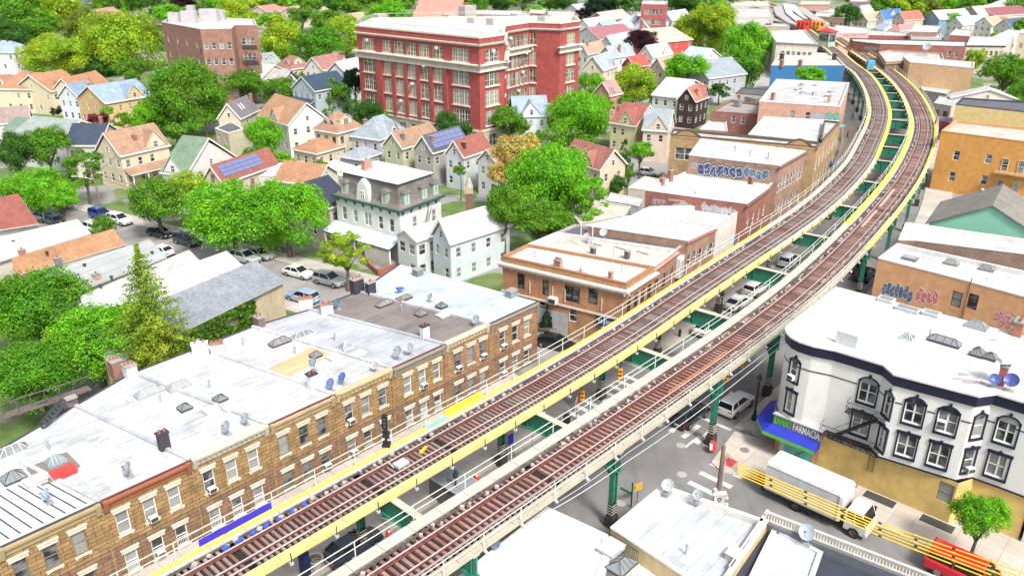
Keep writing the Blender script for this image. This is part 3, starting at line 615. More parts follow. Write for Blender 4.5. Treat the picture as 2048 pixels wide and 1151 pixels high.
# ---------------- elevated railway
ZT=7.45
TIE=M('timber',(0.26,0.17,0.15),0.9); TIE2=M('timber',(0.20,0.17,0.155),0.9); RST=M('rust',(0.17,0.065,0.05),0.6); STL=M('metal',(0.62,0.56,0.54),0.35,met=0.25)
YEL=M('board',(0.68,0.55,0.10),0.6); YELP=M('board',(0.66,0.54,0.20),0.6); WTH=M('board',(0.47,0.44,0.38),0.7); BGE=M('board',(0.42,0.385,0.30),0.7); GRN=M('rust',(0.03,0.24,0.155),0.55); GRN2=M('paint',(0.32,0.50,0.40),0.55); RAILM=M('paint',(0.60,0.64,0.56),0.5); DST=M('rust',(0.07,0.06,0.055),0.7)
def track(path,label,side,cols,tm):
    root=thing('elevated_track',label,'railway track',path.at(20)[0]+Vector((0,0,0)),0,'tracks of the elevated railway')
    E=path.L
    # plate girders under the deck
    for o in(-1.5,1.35): g=MB(); strip(g,path,0,E,o,o+.22,ZT-1.0,ZT-.3,0,3); g.build('side_girder',DST,root)
    g=MB(); strip(g,path,0,E,-1.62,1.6,ZT-.34,ZT-.3,0,3); g.build('gap_shade_sheet',M('plain',(0.018,0.016,0.015)),root)  # added black sheet imitating the shade and dark stringers seen between sleepers
    # sleepers
    me=None; rest=MB(); d=0.3; k=0; r2=random.Random(3+side); near=path.near(W(13,35)); cnt=0
    tb=MB(); hw_=.1 if side>0 else .115; tb.box(-1.6,1.6,-hw_,hw_,-.28,-.06); tmesh=tb.mesh('tie',tm)
    # timber colour varies from tie to tie through three meshes
    tms=[tmesh]+[tb.mesh('tie',M('timber',c,0.9)) for c in(((0.27,0.22,0.20),(0.15,0.10,0.09),(0.22,0.15,0.14)) if side>0 else ((0.30,0.17,0.15),(0.17,0.09,0.08),(0.26,0.14,0.125)))]
    while d<E-1:
        p,t,n=path.at(d); w=1.62+r2.uniform(-.06,.06); 
        if r2.random()<.985:
            if d>near and cnt<100:
                o=bpy.data.objects.new('tie',r2.choice(tms)); COL.objects.link(o); o.parent=root; q=p-root.location; o.location=(q.x,q.y,ZT+r2.uniform(-.01,.01)); o.rotation_euler=(0,0,math.atan2(n.y,n.x)+r2.uniform(-.01,.01)); cnt+=1
            else:
                a=p+n*w;c=p-n*w; a.z=c.z=ZT-.17; rest.bar(a,c,.22 if side>0 else .25,.22)
        d+=(0.42 if side>0 else .52); k+=1
    o=rest.build('tie',tm,root); o['kind']='stuff'
    for off in(-.74,.74):
        g=MB(); strip(g,path,0,E,off-.04,off+.04,ZT+.05,ZT+.1,0,2); strip(g,path,0,E,off-.07,off+.07,ZT-.06,ZT-.03,1,2); strip(g,path,0,E,off-.015,off+.015,ZT-.03,ZT+.05,1,2); g.build('rail',[STL,RST],root)
    for off in((.5,) if side>0 else (.5,)):
        g=MB(); strip(g,path,0,E,off-.03,off+.03,ZT-.05,ZT+.06,0,2); g.build('guard_rail',RST,root)
    g=MB(); to=-1.32 if side>0 else -1.3
    strip(g,path,0,E,to-.03,to+.03,ZT+.0,ZT+.1,0,2); strip(g,path,0,E,to-.2,to-.15,ZT+.16,ZT+.2,1 if side>0 else 0,2)
    dd=1
    while dd<E: p,t,n=path.at(dd); g.bar(p+n*(to-.14)+Vector((0,0,ZT-.05)),p+n*(to-.14)+Vector((0,0,ZT+.24)),.06,.06,0); dd+=2.4
    g.build('third_rail',[M('metal',(0.4,0.36,0.35),0.4),M('metal',(0.55,0.53,0.52),.5)],root)
    # cable trays and small gear on the sleeper ends
    g=MB(); strip(g,path,0,E,1.28,1.42,ZT-.05,ZT+.05,0,3); dd=.7
    while dd<190:
        p,t,n=path.at(dd); o_=1.15+r2.uniform(-.1,.2); s=r2.uniform(.08,.16); g.box(-s,s,-s,s,-.05,r2.uniform(.05,.14),r2.choice((0,1,1)),Matrix.Translation(p+n*o_+Vector((0,0,ZT)))); dd+=r2.uniform(.5,1.6)
    g.build('cable_tray',[M('plain',(0.08,0.07,0.065)),M('plain',(0.4,0.36,0.33))],root)
    # walkway boards
    for (a,bb,o0,o1,m,zz) in cols:
        d0=path.near(W(*a)); d1=path.near(W(*bb)); g=MB(); strip(g,path,d0,d1,o0,o1,ZT-.14+zz,ZT-.05+zz,0,2); dj=d0+.8
        while dj<min(d1,230): q_,t_,n_=path.at(dj); g.bar(q_+n_*o0+Vector((0,0,ZT-.045+zz)),q_+n_*o1+Vector((0,0,ZT-.045+zz)),.03,.008,1); dj+=2.4
        g.build('walkway',[m,M('plain',(0.12,0.1,0.08))],root)
    return root
B0=(-6,35)
TL=track(PL,'left elevated track with yellow walkway boards, nearer the brick row houses','1' and 1,[(B0,(96,42),2.35,1.95,YEL,.02),((96,42),(165,56),2.35,1.95,WTH,.02),((165,56),(560,345),2.35,1.95,YEL,.02),(B0,(560,345),1.93,1.62,WTH,.0),
   (B0,(88,41),-1.7,-2.28,YELP,.02),((88,41),(140,49),-1.7,-2.28,WTH,.02),((140,49),(560,345),-1.7,-2.4,YEL,.02)],TIE2)
TR=track(PR,'right elevated track with reddish ties, nearer the white corner building',-1,[(B0,(104,35),2.6,1.74,WTH,.02),((104,35),(572,335),2.6,1.9,YEL,.02),((104,35),(572,335),1.88,1.66,WTH,.0),
   (B0,(110,36),-1.72,-1.86,BGE,.0),(B0,(96,33),-1.92,-2.34,BGE,.02),((96,33),(572,335),-1.9,-2.5,YEL,.02)],TIE)
def fence_line(path,off,d0,d1,root,m,step=3.35,h=1.05,dark=False,rails=(.55,1.05)):
    g=MB()
    for h_ in rails: strip(g,path,d0,d1,off-.022,off+.022,ZT+h_-.022,ZT+h_+.022,0,3)
    d=d0+.5
    while d<d1: p,t,n=path.at(d); g.bar(p+n*off+Vector((0,0,ZT-.1)),p+n*off+Vector((0,0,ZT+h)),.06,.06); g.bar(p+n*off+Vector((0,0,ZT-.25)),p+n*(off+.25*(1 if off>0 else -1))+Vector((0,0,ZT-.4)),.16,.16,1); d+=step
    g.build('railing',[m,LGR],root)
    
fence_line(PL,2.62,0,300,TL,RAILM); fence_line(PR,2.72,0,300,TR,RAILM,4.6); fence_line(PR,-2.42,0,300,TR,RAILM)
# dark joint posts on the inner edge of the left deck
g=MB(); g.box(-.025,.025,-.025,.025,-.6,.16); g.box(-.12,.12,-.05,.18,-.78,-.6,1); pm=g.mesh('edge_post',[DKG,LGR]); d=2
while d<180: p,t,n=PL.at(d); q=p-n*2.33; inst('edge_post',pm,TL,Matrix.Translation(q+Vector((0,0,ZT)))@Matrix.Rotation(math.atan2(t.y,t.x),4,'Z')); d+=3.35
g=MB(); strip(g,PL,0,300,-2.22,-2.3,ZT-.4,ZT-.14,0,2); g.build('fascia',YELP,TL)
g=MB(); strip(g,PR,0,300,-2.28,-2.36,ZT-.35,ZT-.14,0,2); g.build('fascia',BGE,TR)
# odd things on the tracks
def on_track(path,x,y,off=None,z=ZT): 
    q=P(x,y,z); d=path.near(q); return path.at(d)
g=MB(); d=PL.near(W(17,38)); 
for k in range(7): p,t,n=PL.at(d+k*.95); g=MB(); g.box(-.22,.22,-.12,.12,-.06,.1,0,Matrix.Translation(p+n*1.1+Vector((0,0,ZT)))@Matrix.Rotation(math.atan2(t.y,t.x)+.2*k,4,'Z')); g.build('blue_cover',M('plain',(0.04,0.09,0.5)),TL)
g=MB(); p0,t,n=PL.at(PL.near(W(20,41))); 
strip(g,PL,PL.near(W(16,38)),PL.near(W(20.7,38)),2.5,2.44,ZT-.05,ZT+.42,0,1); g.build('blue_tarpaulin',M('plain',(0.03,0.02,0.42)),TL)
g=MB(); strip(g,PL,PL.near(W(36.5,40)),PL.near(W(40.5,40)),2.5,2.42,ZT-.05,ZT+.4,0,1); g.build('yellow_panel',M('plain',(0.8,0.55,0.02)),TL)
g=MB(); strip(g,PL,PL.near(W(34,40)),PL.near(W(36,40)),2.36,1.94,ZT-.11,ZT-.02,0,1); g.build('green_board',M('plain',(0.2,0.42,0.33)),TL)
for x,y in((853,901),(778,925)):
    p,t,n=on_track(PL,x,y); g=MB(); g.box(-.45,.45,-.1,.1,0,.14,0,Matrix.Translation(p+n*.05+Vector((0,0,ZT)))@Matrix.Rotation(math.atan2(t.y,t.x)+.35,4,'Z')); g.build('yellow_trip_arm',M('plain',(0.7,0.42,0.03)),TL)
p,t,n=on_track(PL,807,918); g=MB(); g.box(-.5,.5,-.35,.35,0,.2,0,Matrix.Translation(p-n*.1+Vector((0,0,ZT)))@Matrix.Rotation(math.atan2(t.y,t.x),4,'Z')); g.tube(p+Vector((-.4,-.5,ZT+.05)),p+Vector((-.9,.2,ZT+.05)),.05); g.build('signal_box',LGR,TL)
g=MB(); strip(g,PR,PR.near(W(51,31)),PR.near(W(61,31)),-.42,-.5,ZT-.02,ZT+.05,0,2); g.build('orange_hose',M('plain',(0.65,0.2,0.06)),TR)
for a,c,o in((104,112,0.15),(114,124,0.1)):
    g=MB(); strip(g,PR,PR.near(W(a,36)),PR.near(W(c,38)),o,o+.45,ZT-.05,ZT+.0,0,2); g.build('pink_boards',M('plain',(0.5,0.32,0.26)),TR)
g=MB()
for k in range(30):
    p,t,n=PR.at(PR.near(W(60+k*3.6,31))); 
    for o in(1.2,-1.25): g.bar(p+n*o+Vector((0,0,ZT+.16)),p+t*1.3+n*o+Vector((0,0,ZT+.16)),.07,.04)
g.build('rail_cover',WTH,TR)
# support bents
def bent(ul,ur,k):
    a=AVE.near(W(ul,36)); c,t,n=AVE.at(a); pl=PL.at(PL.near(c+n*4))[0]; pr=PR.at(PR.near(c-n*4))[0]
    wl=(pl-c).dot(n)+2.1; wr=(pr-c).dot(n)-1.9
    root=thing('support_bent',('green steel support bent carrying both tracks, number %d counted away from the photographer'%(k+1)) if False else BL[k],'railway support',c,0,'support bents of the elevated railway')
    g=MB(); z1=ZT-.5; z0=ZT-2.15
    A=lambda o,z,e=0:c+n*o+t*e+Vector((0,0,z))
    g.bar(A(wr-.4,(z0+z1)/2),A(wl+.3,(z0+z1)/2),.1,z1-z0-.08,0); g.bar(A(wr-.4,z0),A(wl+.3,z0),.5,.06,0)
    s=wr
    while s<wl: g.bar(A(s,z0,.12),A(s,z1,.12),.06,.1,0); g.bar(A(s,z0,-.12),A(s,z1,-.12),.06,.1,0); s+=2.2
    g.build('cross_girder',GRN,root)
    g=MB(); g.bar(A(wr-.4,z1),A(wl+.3,z1),.55,.07); g.build('top_flange',M('paint',(0.5,0.46,0.36),0.7),root)
    for o,sgn,mm in((wl-.2,-1,GRN),(wr+.15,1,GRN)):
        q=MB(); p=A(o,0); T=Matrix.Translation(p)@Matrix.Rotation(math.atan2(t.y,t.x),4,'Z')
        q.box(-.24,.24,-.03,.03,.9,z0,0,T); q.box(-.27,-.22,-.2,.2,.9,z0,0,T); q.box(.22,.27,-.2,.2,.9,z0,0,T)
        q.box(-.3,.3,-.26,.26,z0-.15,z0,0,T)
        col=q.build('column',[mm],root)
        q=MB(); q.box(-.42,.42,-.36,.36,0,.95,0,T); q.box(-.34,.34,-.3,.3,.95,1.15,0,T); q.build('column_base',M('rust',(0.05,0.045,0.04)),col)
        q=MB(); q.box(-.29,.29,-.23,.23,1.15,2.2,0,T)
        for i in range(4): q.box(-.295,.295,-.235,.235,1.25+i*.25,1.35+i*.25,1,T)
        q.build('warning_band',[BLK,M('paint',(0.55,0.5,0.42),0.7)],col)
        q=MB(); n_=8
        for i in range(n_):       # curved knee bracket
            a0=math.pi/2*i/n_; a1=math.pi/2*(i+1)/n_; rr=1.5
            f=lambda an:(A(o+sgn*(.2+rr*(1-math.cos(an))),z0-rr+rr*math.sin(an)))
            g0,g1=f(a0),f(a1); e0=A(o+sgn*.2,g0.z);e1=A(o+sgn*.2,g1.z); q.hexa([e0-t*.04,g0-t*.04,g0+t*.04,e0+t*.04,e1-t*.04,g1-t*.04,g1+t*.04,e1+t*.04])
        q.build('knee_bracket',mm,col)
BU=[15.2,28.7,42.3,55.8,69.2,84.4,99.2,113.8,128.6,142.4,156,169,183,197,210.5,224,238,252,266]
BL=['green support bent nearest the photographer, mostly below the photo edge','green support bent beside the potted tree on the pavement','green support bent with its right column by the street sign','green support bent at the near side of the junction','green support bent with its right column behind the white hatchback','green support bent by the curved corner of the white building','green support bent beyond the white corner building, beside parked white cars','green support bent beside the peach graffiti building','green support bent below the yellow walkway joint','green support bent in line with the mint gabled house','green support bent where the curve tightens, beside the orange flats','green support bent under the curve opposite the tan arched building','green support bent under the curve level with the yellow flat building','green support bent under the curve by the pink walled building','green support bent opposite the blue walled building','green support bent behind the light blue cabinet','green support bent level with the ornate brown shops','green support bent in the far part of the curve','farthest green support bent before the signal cabin']
for k,u_ in enumerate(BU): bent(u_,u_,k)
def text_mesh(txt,size,ext=.01):
    cu=bpy.data.curves.new('t','FONT'); cu.body=txt; cu.size=size; cu.extrude=ext; cu.align_x='CENTER'; cu.align_y='CENTER'; cu.offset=0.012*size
    o=bpy.data.objects.new('t',cu); COL.objects.link(o); dg=bpy.context.evaluated_depsgraph_get(); me=bpy.data.meshes.new_from_object(o.evaluated_get(dg)); bpy.data.objects.remove(o); return me
def text_on(parent,txt,c,n,up,w,h,m,name='lettering'):
    """lettering centred at c on a plane with normal n, fitted to w x h"""
    me=text_mesh(txt,1.0,.012); xs=[v.co.x for v in me.vertices]; ys=[v.co.y for v in me.vertices]
    sx=w/(max(xs)-min(xs)); sy=h/(max(ys)-min(ys)); cx=(max(xs)+min(xs))/2; cy=(max(ys)+min(ys))/2
    n=n.normalized(); x=up.cross(n).normalized(); y=n.cross(x); T=wm(parent).inverted()
    for v in me.vertices: p=c+x*(v.co.x-cx)*sx+y*(v.co.y-cy)*sy+n*(v.co.z+.015); v.co=T@p
    me.materials.clear(); me.materials.append(m)
    o=bpy.data.objects.new(name,me); COL.objects.link(o); o.parent=parent; return o
Zu=Vector((0,0,1))
def graffiti(parent,p0,d,n,w,h,cols,seed,k=6,name='graffiti'):
    """bubble tag: overlapping rounded blobs with outline and core on the wall; p0 lower-left corner"""
    r=random.Random(seed); b=MB(); Q=lambda s,z,e:p0+d*s+Zu*z+n*e
    for j in range(k):
        cx=w*(j+.5)/k; cy=h*(.5+r.uniform(-.12,.12)); a=w/k*r.uniform(.55,.72); c=h*r.uniform(.34,.5); tl=r.uniform(-.5,.5); m=r.choice((3,4,5)); ph=r.uniform(0,6)
        def ring(f,e,mi):
            pts=[]
            for i in range(26):
                t=2*math.pi*i/26; rr=1+.16*math.sin(m*t+ph); x=a*math.cos(t)*rr*f; y=c*math.sin(t)*rr*f; pts.append(Q(cx+x+tl*y*.4,max(.02,cy+y),e))
            b.poly(pts,mi)
        e=.012+j*.012; ring(1.0,e,0); ring(.86,e+.003,1); ring(.74,e+.006,2)
        for q in range(3):
            x=cx+r.uniform(-.4,.4)*a; y=cy+r.uniform(-.4,.4)*c; t=r.uniform(0,3.1); u_=d*math.cos(t)+Zu*math.sin(t); L=r.uniform(.25,.5)*min(a,c); b.bar(Q(x,y,e+.01)-u_*L,Q(x,y,e+.01)+u_*L,.05,.004,r.choice((0,1)),n)
    return b.build(name,cols,parent)
def scribble(parent,p0,d,n,w,h,m,seed,name='graffiti',t=.05,k=14):
    r=random.Random(seed); b=MB(); pr=None
    for i in range(k+1):
        q=p0+d*(w*i/k+r.uniform(-.1,.1))+Zu*(h*(.15+.7*((i%2) if r.random()<.75 else r.random())))+n*.02
        if pr is not None: b.bar(pr,q,t,.006,0,n)
        pr=q
    for i in range(k//2):
        c=p0+d*(w*(i+.5)/(k//2))+Zu*(h*.5)+n*.024; rr=h*.3; pts=[c+d*rr*.6*math.cos(a)+Zu*rr*math.sin(a) for a in[x*math.pi/5 for x in range(10)]]
        for j in range(r.randint(6,9)): b.bar(pts[j],pts[(j+1)%10],t,.006,0,n)
    return b.build(name,m,parent)
# ---------------- the brick row
VF=50.8
FU=[7.4,13.8,20.2,26.6,32.8,38.9,45.2,51.1,58.4]; RU=[(4.8,62.5),(11.3,63.4),(17.8,65.8),(23.4,67.8),(29.8,68.0),(35.6,68.3),(41.8,67.6),(48.1,67.6),(56.4,70.6)]
ZF,ZB=7.0,6.4
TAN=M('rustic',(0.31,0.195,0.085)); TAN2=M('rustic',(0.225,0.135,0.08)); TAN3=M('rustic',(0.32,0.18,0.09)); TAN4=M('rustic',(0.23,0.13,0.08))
LINT=M('plain',(0.60,0.53,0.44)); SILL=M('plain',(0.60,0.53,0.45))
ROOFW=M('membrane',(0.50,0.51,0.53),0.6,stain=.75,lo=.68); ROOFG=M('membrane',(0.40,0.42,0.45),0.6); ROOFD=M('membrane',(0.19,0.165,0.155),0.9,stain=0.3); ROOFB=M('membrane',(0.44,0.51,0.54),0.6,stain=0.3); ROOFS=M('membrane',(0.62,0.64,0.70),0.5,stain=0.8)
CORN=[(M('plain',(0.36,0.28,0.15)),0),(M('plain',(0.28,0.10,0.05)),0),(M('plain',(0.46,0.43,0.36)),1),(M('plain',(0.40,0.30,0.17)),0),(M('plain',(0.48,0.38,0.22)),1),(M('plain',(0.24,0.23,0.20)),0),(M('plain',(0.52,0.45,0.33)),1),(M('plain',(0.26,0.21,0.16)),0)]
FRC=[M('paint',(0.22,0.17,0.11),0.6),WHT,WHT,M('paint',(0.24,0.2,0.15),0.6),M('paint',(0.5,0.46,0.38),0.6),WHT,M('paint',(0.25,0.22,0.2),0.6),M('paint',(0.6,0.58,0.52),0.6)]
WU=[(8.45,10.25,12.05),(14.95,16.85,18.65),(21.35,23.2,25.05),(27.75,29.65,31.4),(34.15,35.9,37.8),(40.65,42.4,44.15),(46.85,48.6,50.25),(53.1,54.95,56.75)]
RLAB=['leftmost brick row house, silver roof streaked with dark seams','brick row house with a rust red cornice, red roof hatch and blue framed skylight','brick row house with a pale carved cornice and a black chimney at its left edge','brick row house with a long grey skylight and plain tan cornice','brick row house with the yellow patch on its white roof','brick row house with two grey dishes by the front edge of its pale grey roof','brick row house with the dark brown roof and cream ornate cornice','corner brick row house at the right end, pale blue roof']
ROW=[]; FM_=M('plain',(0.12,0.03,0.03))
fn=-vA; PLN=[]
for k in range(8):
    u0,u1=FU[k],FU[k+1]; a=W(u0,VF);b_=W(u1,VF); ra=W(*RU[k]);rb_=W(*RU[k+1])
    root=thing('row_house',RLAB[k],'row house',(a+b_)/2,AZ,'brick row houses beside the railway')
    up=MB(); lo=MB(); hs1=[];hs2=[]
    for w in WU[k]:
        hs1.append((w-.45-u0,w+.45-u0,3.72,5.6)); hs2.append((w-.45-u0,w+.45-u0,.35 if k in(1,2) else .5,2.15))
    wall_quad(up,a,b_,3.0,ZF-.5,hs1,0,.2); wall_quad(lo,a,b_,0.13,3.0,hs2,0,.2)
    if k==7:
        hh=[]; wall_quad(up,b_,rb_,3.0,ZB,[(2,2.9,3.9,5.4),(13,13.9,3.9,5.4)],0); wall_quad(lo,b_,rb_,0,3.0,[(6,6.9,.9,2.2)],0)
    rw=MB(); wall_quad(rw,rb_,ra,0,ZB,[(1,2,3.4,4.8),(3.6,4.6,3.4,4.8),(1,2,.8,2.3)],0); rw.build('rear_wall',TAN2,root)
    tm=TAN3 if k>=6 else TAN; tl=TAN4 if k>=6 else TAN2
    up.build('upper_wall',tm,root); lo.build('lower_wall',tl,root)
    # pilaster joints between the houses
    pb=MB(); pb.bar(a-vA*.02+Vector((0,0,.13)),a-vA*.02+Vector((0,0,ZF-.5)),.16,.12,0,vA); pb.build('pilaster',tm,root)
    rf=MB(); V=lambda p,z:Vector((p.x,p.y,z)); rf.poly([V(a,ZF),V(b_,ZF),V(rb_,ZB),V(ra,ZB)]); rf.poly([V(ra,ZB-.3),V(rb_,ZB-.3),V(b_,ZF-.4),V(a,ZF-.4)])
    rm=[ROOFS,ROOFW,ROOFW,ROOFW,ROOFW,ROOFG,ROOFD,ROOFB][k]; ro=rf.build('roof',rm,root)
    nrm=(V(b_,ZF)-V(a,ZF)).cross(V(rb_,ZB)-V(a,ZF)).normalized(); PLN.append((V(a,ZF),nrm,root))
    d=MB(); 
    hgt=.2 if k else .02
    d.bar(V(a,ZF+hgt/2-.1),V(ra,ZB+hgt/2-.1),.3,.2+hgt,0); d.build('party_wall_coping',ROOFG if k in(2,3,6) else ROOFW,root)
    d=MB(); d.bar(V(ra,ZB+.02),V(rb_,ZB+.02),.18,.14); d.build('rear_gutter',DKG,root); d=MB(); d.bar(V(a,ZF+.03)-vA*.02,V(b_,ZF+.03)-vA*.02,.14,.1); d.build('roof_edge',FM_ if k in(1,3,4,5) else DKG,root)
    # cornice
    cm,orn=CORN[k]; c=MB(); zc=ZF+(.12 if orn else -.02); S=lambda u_,o,z:W(u_,VF,z)-vA*o
    prof=[(.03,zc-.75),(.1,zc-.7),(.12,zc-.3),(.34,zc-.2),(.36,zc-.03),(.05,zc)]
    for i in range(len(prof)-1): c.quad(S(u0+.06,*prof[i]),S(u1-.06,*prof[i]),S(u1-.06,*prof[i+1]),S(u0+.06,*prof[i+1]))
    for e,f in((u0+.06,1),(u1-.06,0)): pp=[S(e,*q) for q in prof]+[S(e,-.1,zc),S(e,-.1,zc-.75)]; c.poly(pp if f else pp[::-1])
    c.quad(S(u0+.06,.05,zc),S(u1-.06,.05,zc),S(u1-.06,-.3,zc),S(u0+.06,-.3,zc)); c.quad(S(u1-.06,-.3,zc),S(u1-.06,-.3,zc-.4),S(u0+.06,-.3,zc-.4),S(u0+.06,-.3,zc))
    q=u0+.3
    while orn and q<u1-.3: c.hexa([S(q-.05,.1,zc-.6),S(q-.05,.2,zc-.55),S(q+.05,.2,zc-.55),S(q+.05,.1,zc-.6),S(q-.05,.1,zc-.3),S(q-.05,.31,zc-.24),S(q+.05,.31,zc-.24),S(q+.05,.1,zc-.3)]); c.box(-.12,.12,-.02,.02,-.08,.08,0,Matrix.Translation(S(q+.21,.13,zc-.45))@Matrix.Rotation(AZ,4,'Z')); q+=.42
    for e in(u0+.25,u1-.25): c.hexa([S(e-.16,.05,zc-.95),S(e-.16,.16,zc-.9),S(e+.16,.16,zc-.9),S(e+.16,.05,zc-.95),S(e-.16,.05,zc+.05),S(e-.16,.4,zc+.03),S(e+.16,.4,zc+.03),S(e+.16,.05,zc+.05)])
    c.build('cornice',cm,root)
    for w in WU[k]:
        for z0_,z1_ in((3.72,5.6),((.35 if k in(1,2) else .5),2.15)):
            wo=put_win(root,W(w,VF+.12,z0_),fn,.9,z1_-z0_,'d',FRC[k])
            l=MB(); T=Matrix.Translation(W(w,VF,0))@Matrix.Rotation(AZ,4,'Z')
            l.box(-.6,.6,-.12,.05,z1_,z1_+.28,0,T); l.box(-.66,.66,-.18,.05,z1_+.28,z1_+.36,0,T); l.build('lintel',LINT,wo)
            l=MB(); l.box(-.55,.55,-.14,.12,z0_-.12,z0_,0,T); l.box(-.5,-.36,-.1,.0,z0_-.24,z0_-.12,0,T); l.box(.36,.5,-.1,.0,z0_-.24,z0_-.12,0,T); l.build('sill',SILL,wo)
            if z0_<1 and k in(1,2,5): 
                g=MB(); 
                for i in range(7): g.box(-.38+i*.127-.012,-.38+i*.127+.012,-.05,-.03,z0_,z0_+.8,0,T)
                g.box(-.42,.42,-.055,-.03,z0_+.78,z0_+.82,0,T); g.build('window_guard',WHT,wo)
    ROW.append(root)
def RP(k,x,y,up=0): p0,n,_=PLN[k]; return on_plane(x,y,p0,n)+Vector((0,0,up))
DB=M('metal',(0.13,0.06,0.045),0.6); WF=M('metal',(0.55,0.57,0.58),0.5)
for k,x,y,w,d,h,fm in((0,26,905,2.1,1.2,.5,WF),(0,28,958,1.5,1.2,.55,DKG),(1,112,925,1.3,1.0,.5,M('metal',(0.3,0.42,0.48),0.5)),(2,298,788,2.2,1.0,.45,GRY),(2,370,818,1.0,.9,.4,DKG),(3,358,775,1.9,1.0,.5,GRY),(3,441,800,1.0,.9,.4,DKG),
   (4,560,687,2.0,.9,.45,DB),(4,632,713,1.0,.8,.4,DKG),(5,606,672,2.2,.9,.4,WF),(5,691,695,1.1,1.0,.45,WF),(6,769,610,1.9,.8,.4,DB),(6,842,630,1.1,.9,.5,DB),(7,808,598,1.7,.9,.3,DB),(7,883,614,1.0,.9,.4,DKG)):
    skylight(ROW[k],RP(k,x,y),w,d,h,AZ,fm)
hatch(ROW[1],RP(1,128,948),1.5,1.0,.3,AZ,M('paint',(0.5,0.05,0.04),0.6)); hatch(ROW[0],RP(0,72,965),1.3,1.0,.3)
for k,x,y in((2,423,822),(3,463,817),(4,668,716),(5,718,709),(6,886,632),(7,911,626)): hatch(ROW[k],RP(k,x,y),1.1,.9,.15,AZ,M('metal',(0.6,0.6,0.6)))
b=MB(); T=Matrix.Translation(RP(1,113,936,.02))@Matrix.Rotation(AZ,4,'Z'); b.box(-1.5,1.3,-1.5,1.6,-.02,.012,0,T); b.build('roof_patch',M('plain',(0.2,0.17,0.15)),ROW[1])
b=MB(); q=[RP(4,*t)+Vector((0,0,.012)) for t in((535,738),(572,757),(662,708),(622,694))]; b.poly(q if ccw(q) else q[::-1]); b.build('roof_patch',M('membrane',(0.50,0.38,0.21),0.8),ROW[4])
for i in range(9):
    b=MB(); p=W(7.6+i*.7,51.6); 
    a0=on_plane(0,0,*PLN[0][:2]); 
    f=lambda u_,v_:(lambda t:Vector((t.x,t.y,PLN[0][0].z-((t-PLN[0][0]).dot(Vector((PLN[0][1].x,PLN[0][1].y,0))))/PLN[0][1].z)))(W(u_,v_))
    b.bar(f(7.7+i*.68,51.3)+Vector((0,0,.01)),f(6.7+i*.68,58.5-i*.2)+Vector((0,0,.01)),.1,.02); b.build('tar_seam',M('plain',(0.05,0.04,0.07)),ROW[0])
for k,x,y in((1,98,897),(2,420,775),(3,322,805),(4,591,707),(5,670,680),(3,487,690),(6,803,622)): vent(ROW[k],RP(k,x,y),.6,.07)
CHW=M('plain',(0.58,0.6,0.62)); CHB=M('brick',(0.30,0.13,0.09),s=0.3); CHK=M('plain',(0.04,0.035,0.05))
chimney(ROW[2],RP(2,330,897),1.35,.75,.55,CHK,AZ,2,CHK); chimney(ROW[2],RP(2,141,812),.7,1.1,.5,M('brick',(0.14,0.08,0.09),s=0.3),AZ,0)
chimney(ROW[3],RP(3,262,752),1.1,.9,1.1,CHW,AZ,3); chimney(ROW[3],RP(3,232,740),1.0,.9,1.2,CHB,AZ,3)
chimney(ROW[4],RP(4,402,708),1.1,1.4,.55,CHW,AZ-.5,2,CHW); chimney(ROW[4],RP(4,436,708),1.1,1.1,.5,CHW,AZ-.5,3,CHB)
chimney(ROW[4],RP(4,626,776),1.35,.75,.6,CHW,AZ,2,CHK); chimney(ROW[5],RP(5,520,652),1.0,.7,1.0,M('brick',(0.16,0.1,0.09),s=0.3),AZ,2)
chimney(ROW[5],RP(5,850,676),1.3,.8,.5,CHW,AZ,2,CHK); chimney(ROW[6],RP(6,612,614),1.0,1.4,.5,CHW,AZ-.5,3,CHB); chimney(ROW[6],RP(6,655,628),1.1,1.2,.5,CHW,AZ-.5,2,CHB)
chimney(ROW[7],RP(7,715,583),1.5,1.3,.8,CHK,AZ,3); chimney(ROW[7],RP(7,742,585),1.2,1.0,.6,CHK,AZ,1); chimney(ROW[7],RP(7,836,550),.7,.9,.9,M('plain',(0.16,0.17,0.2)),AZ,0); chimney(ROW[7],RP(7,1023,593),.7,1.0,.8,M('plain',(0.2,0.23,0.27)),AZ,0)
BD=(0.14,0.2,0.42)
for k,x,y,lb,c,s in((0,100,1005,'grey blue dish standing on the silver leftmost roof',(0.33,0.42,0.5),1),(1,262,953,'grey dish at the front edge of the roof with the red hatch',(0.30,0.33,0.36),1.05),(2,457,868,'left one of the two grey dishes on the carved cornice house',(0.3,0.34,0.37),1),(2,494,849,'right one of the two grey dishes on the carved cornice house',(0.3,0.34,0.37),.9),
  (4,664,780,'dark blue dish beside the white chimney at the roof edge',BD,.95),(4,688,768,'deep blue dish farther right of the white chimney',(0.09,0.16,0.42),.95),(4,751,742,'faded beige dish lying low near the cornice',(0.42,0.39,0.34),.8),
  (5,798,718,'larger grey dish near the front of the pale grey roof',(0.34,0.37,0.38),1.1),(5,820,709,'smaller grey dish right of the larger one on the pale grey roof',(0.34,0.36,0.36),1.0),(7,953,652,'grey dish at the front edge between brown and pale blue roofs',(0.3,0.36,0.4),1),(7,862,603,'small green grey dish in the middle of the pale blue roof',(0.28,0.38,0.36),.8),
  (5,676,618,'blue dish beside the rear chimneys of the brown roof',(0.1,0.2,0.3),1)): dish(RP(k,x,y),lb,R(205)+rnd.uniform(-.2,.2),c,s)
p=RP(4,632,760,1.0); dish(p,'large grey blue dish fixed to the white chimney',R(205),(0.25,0.33,0.4),1.0)
p=RP(3,400,700); dish(p,'grey dish between the pale rear chimneys',R(100),(0.4,0.43,0.45),1.0)
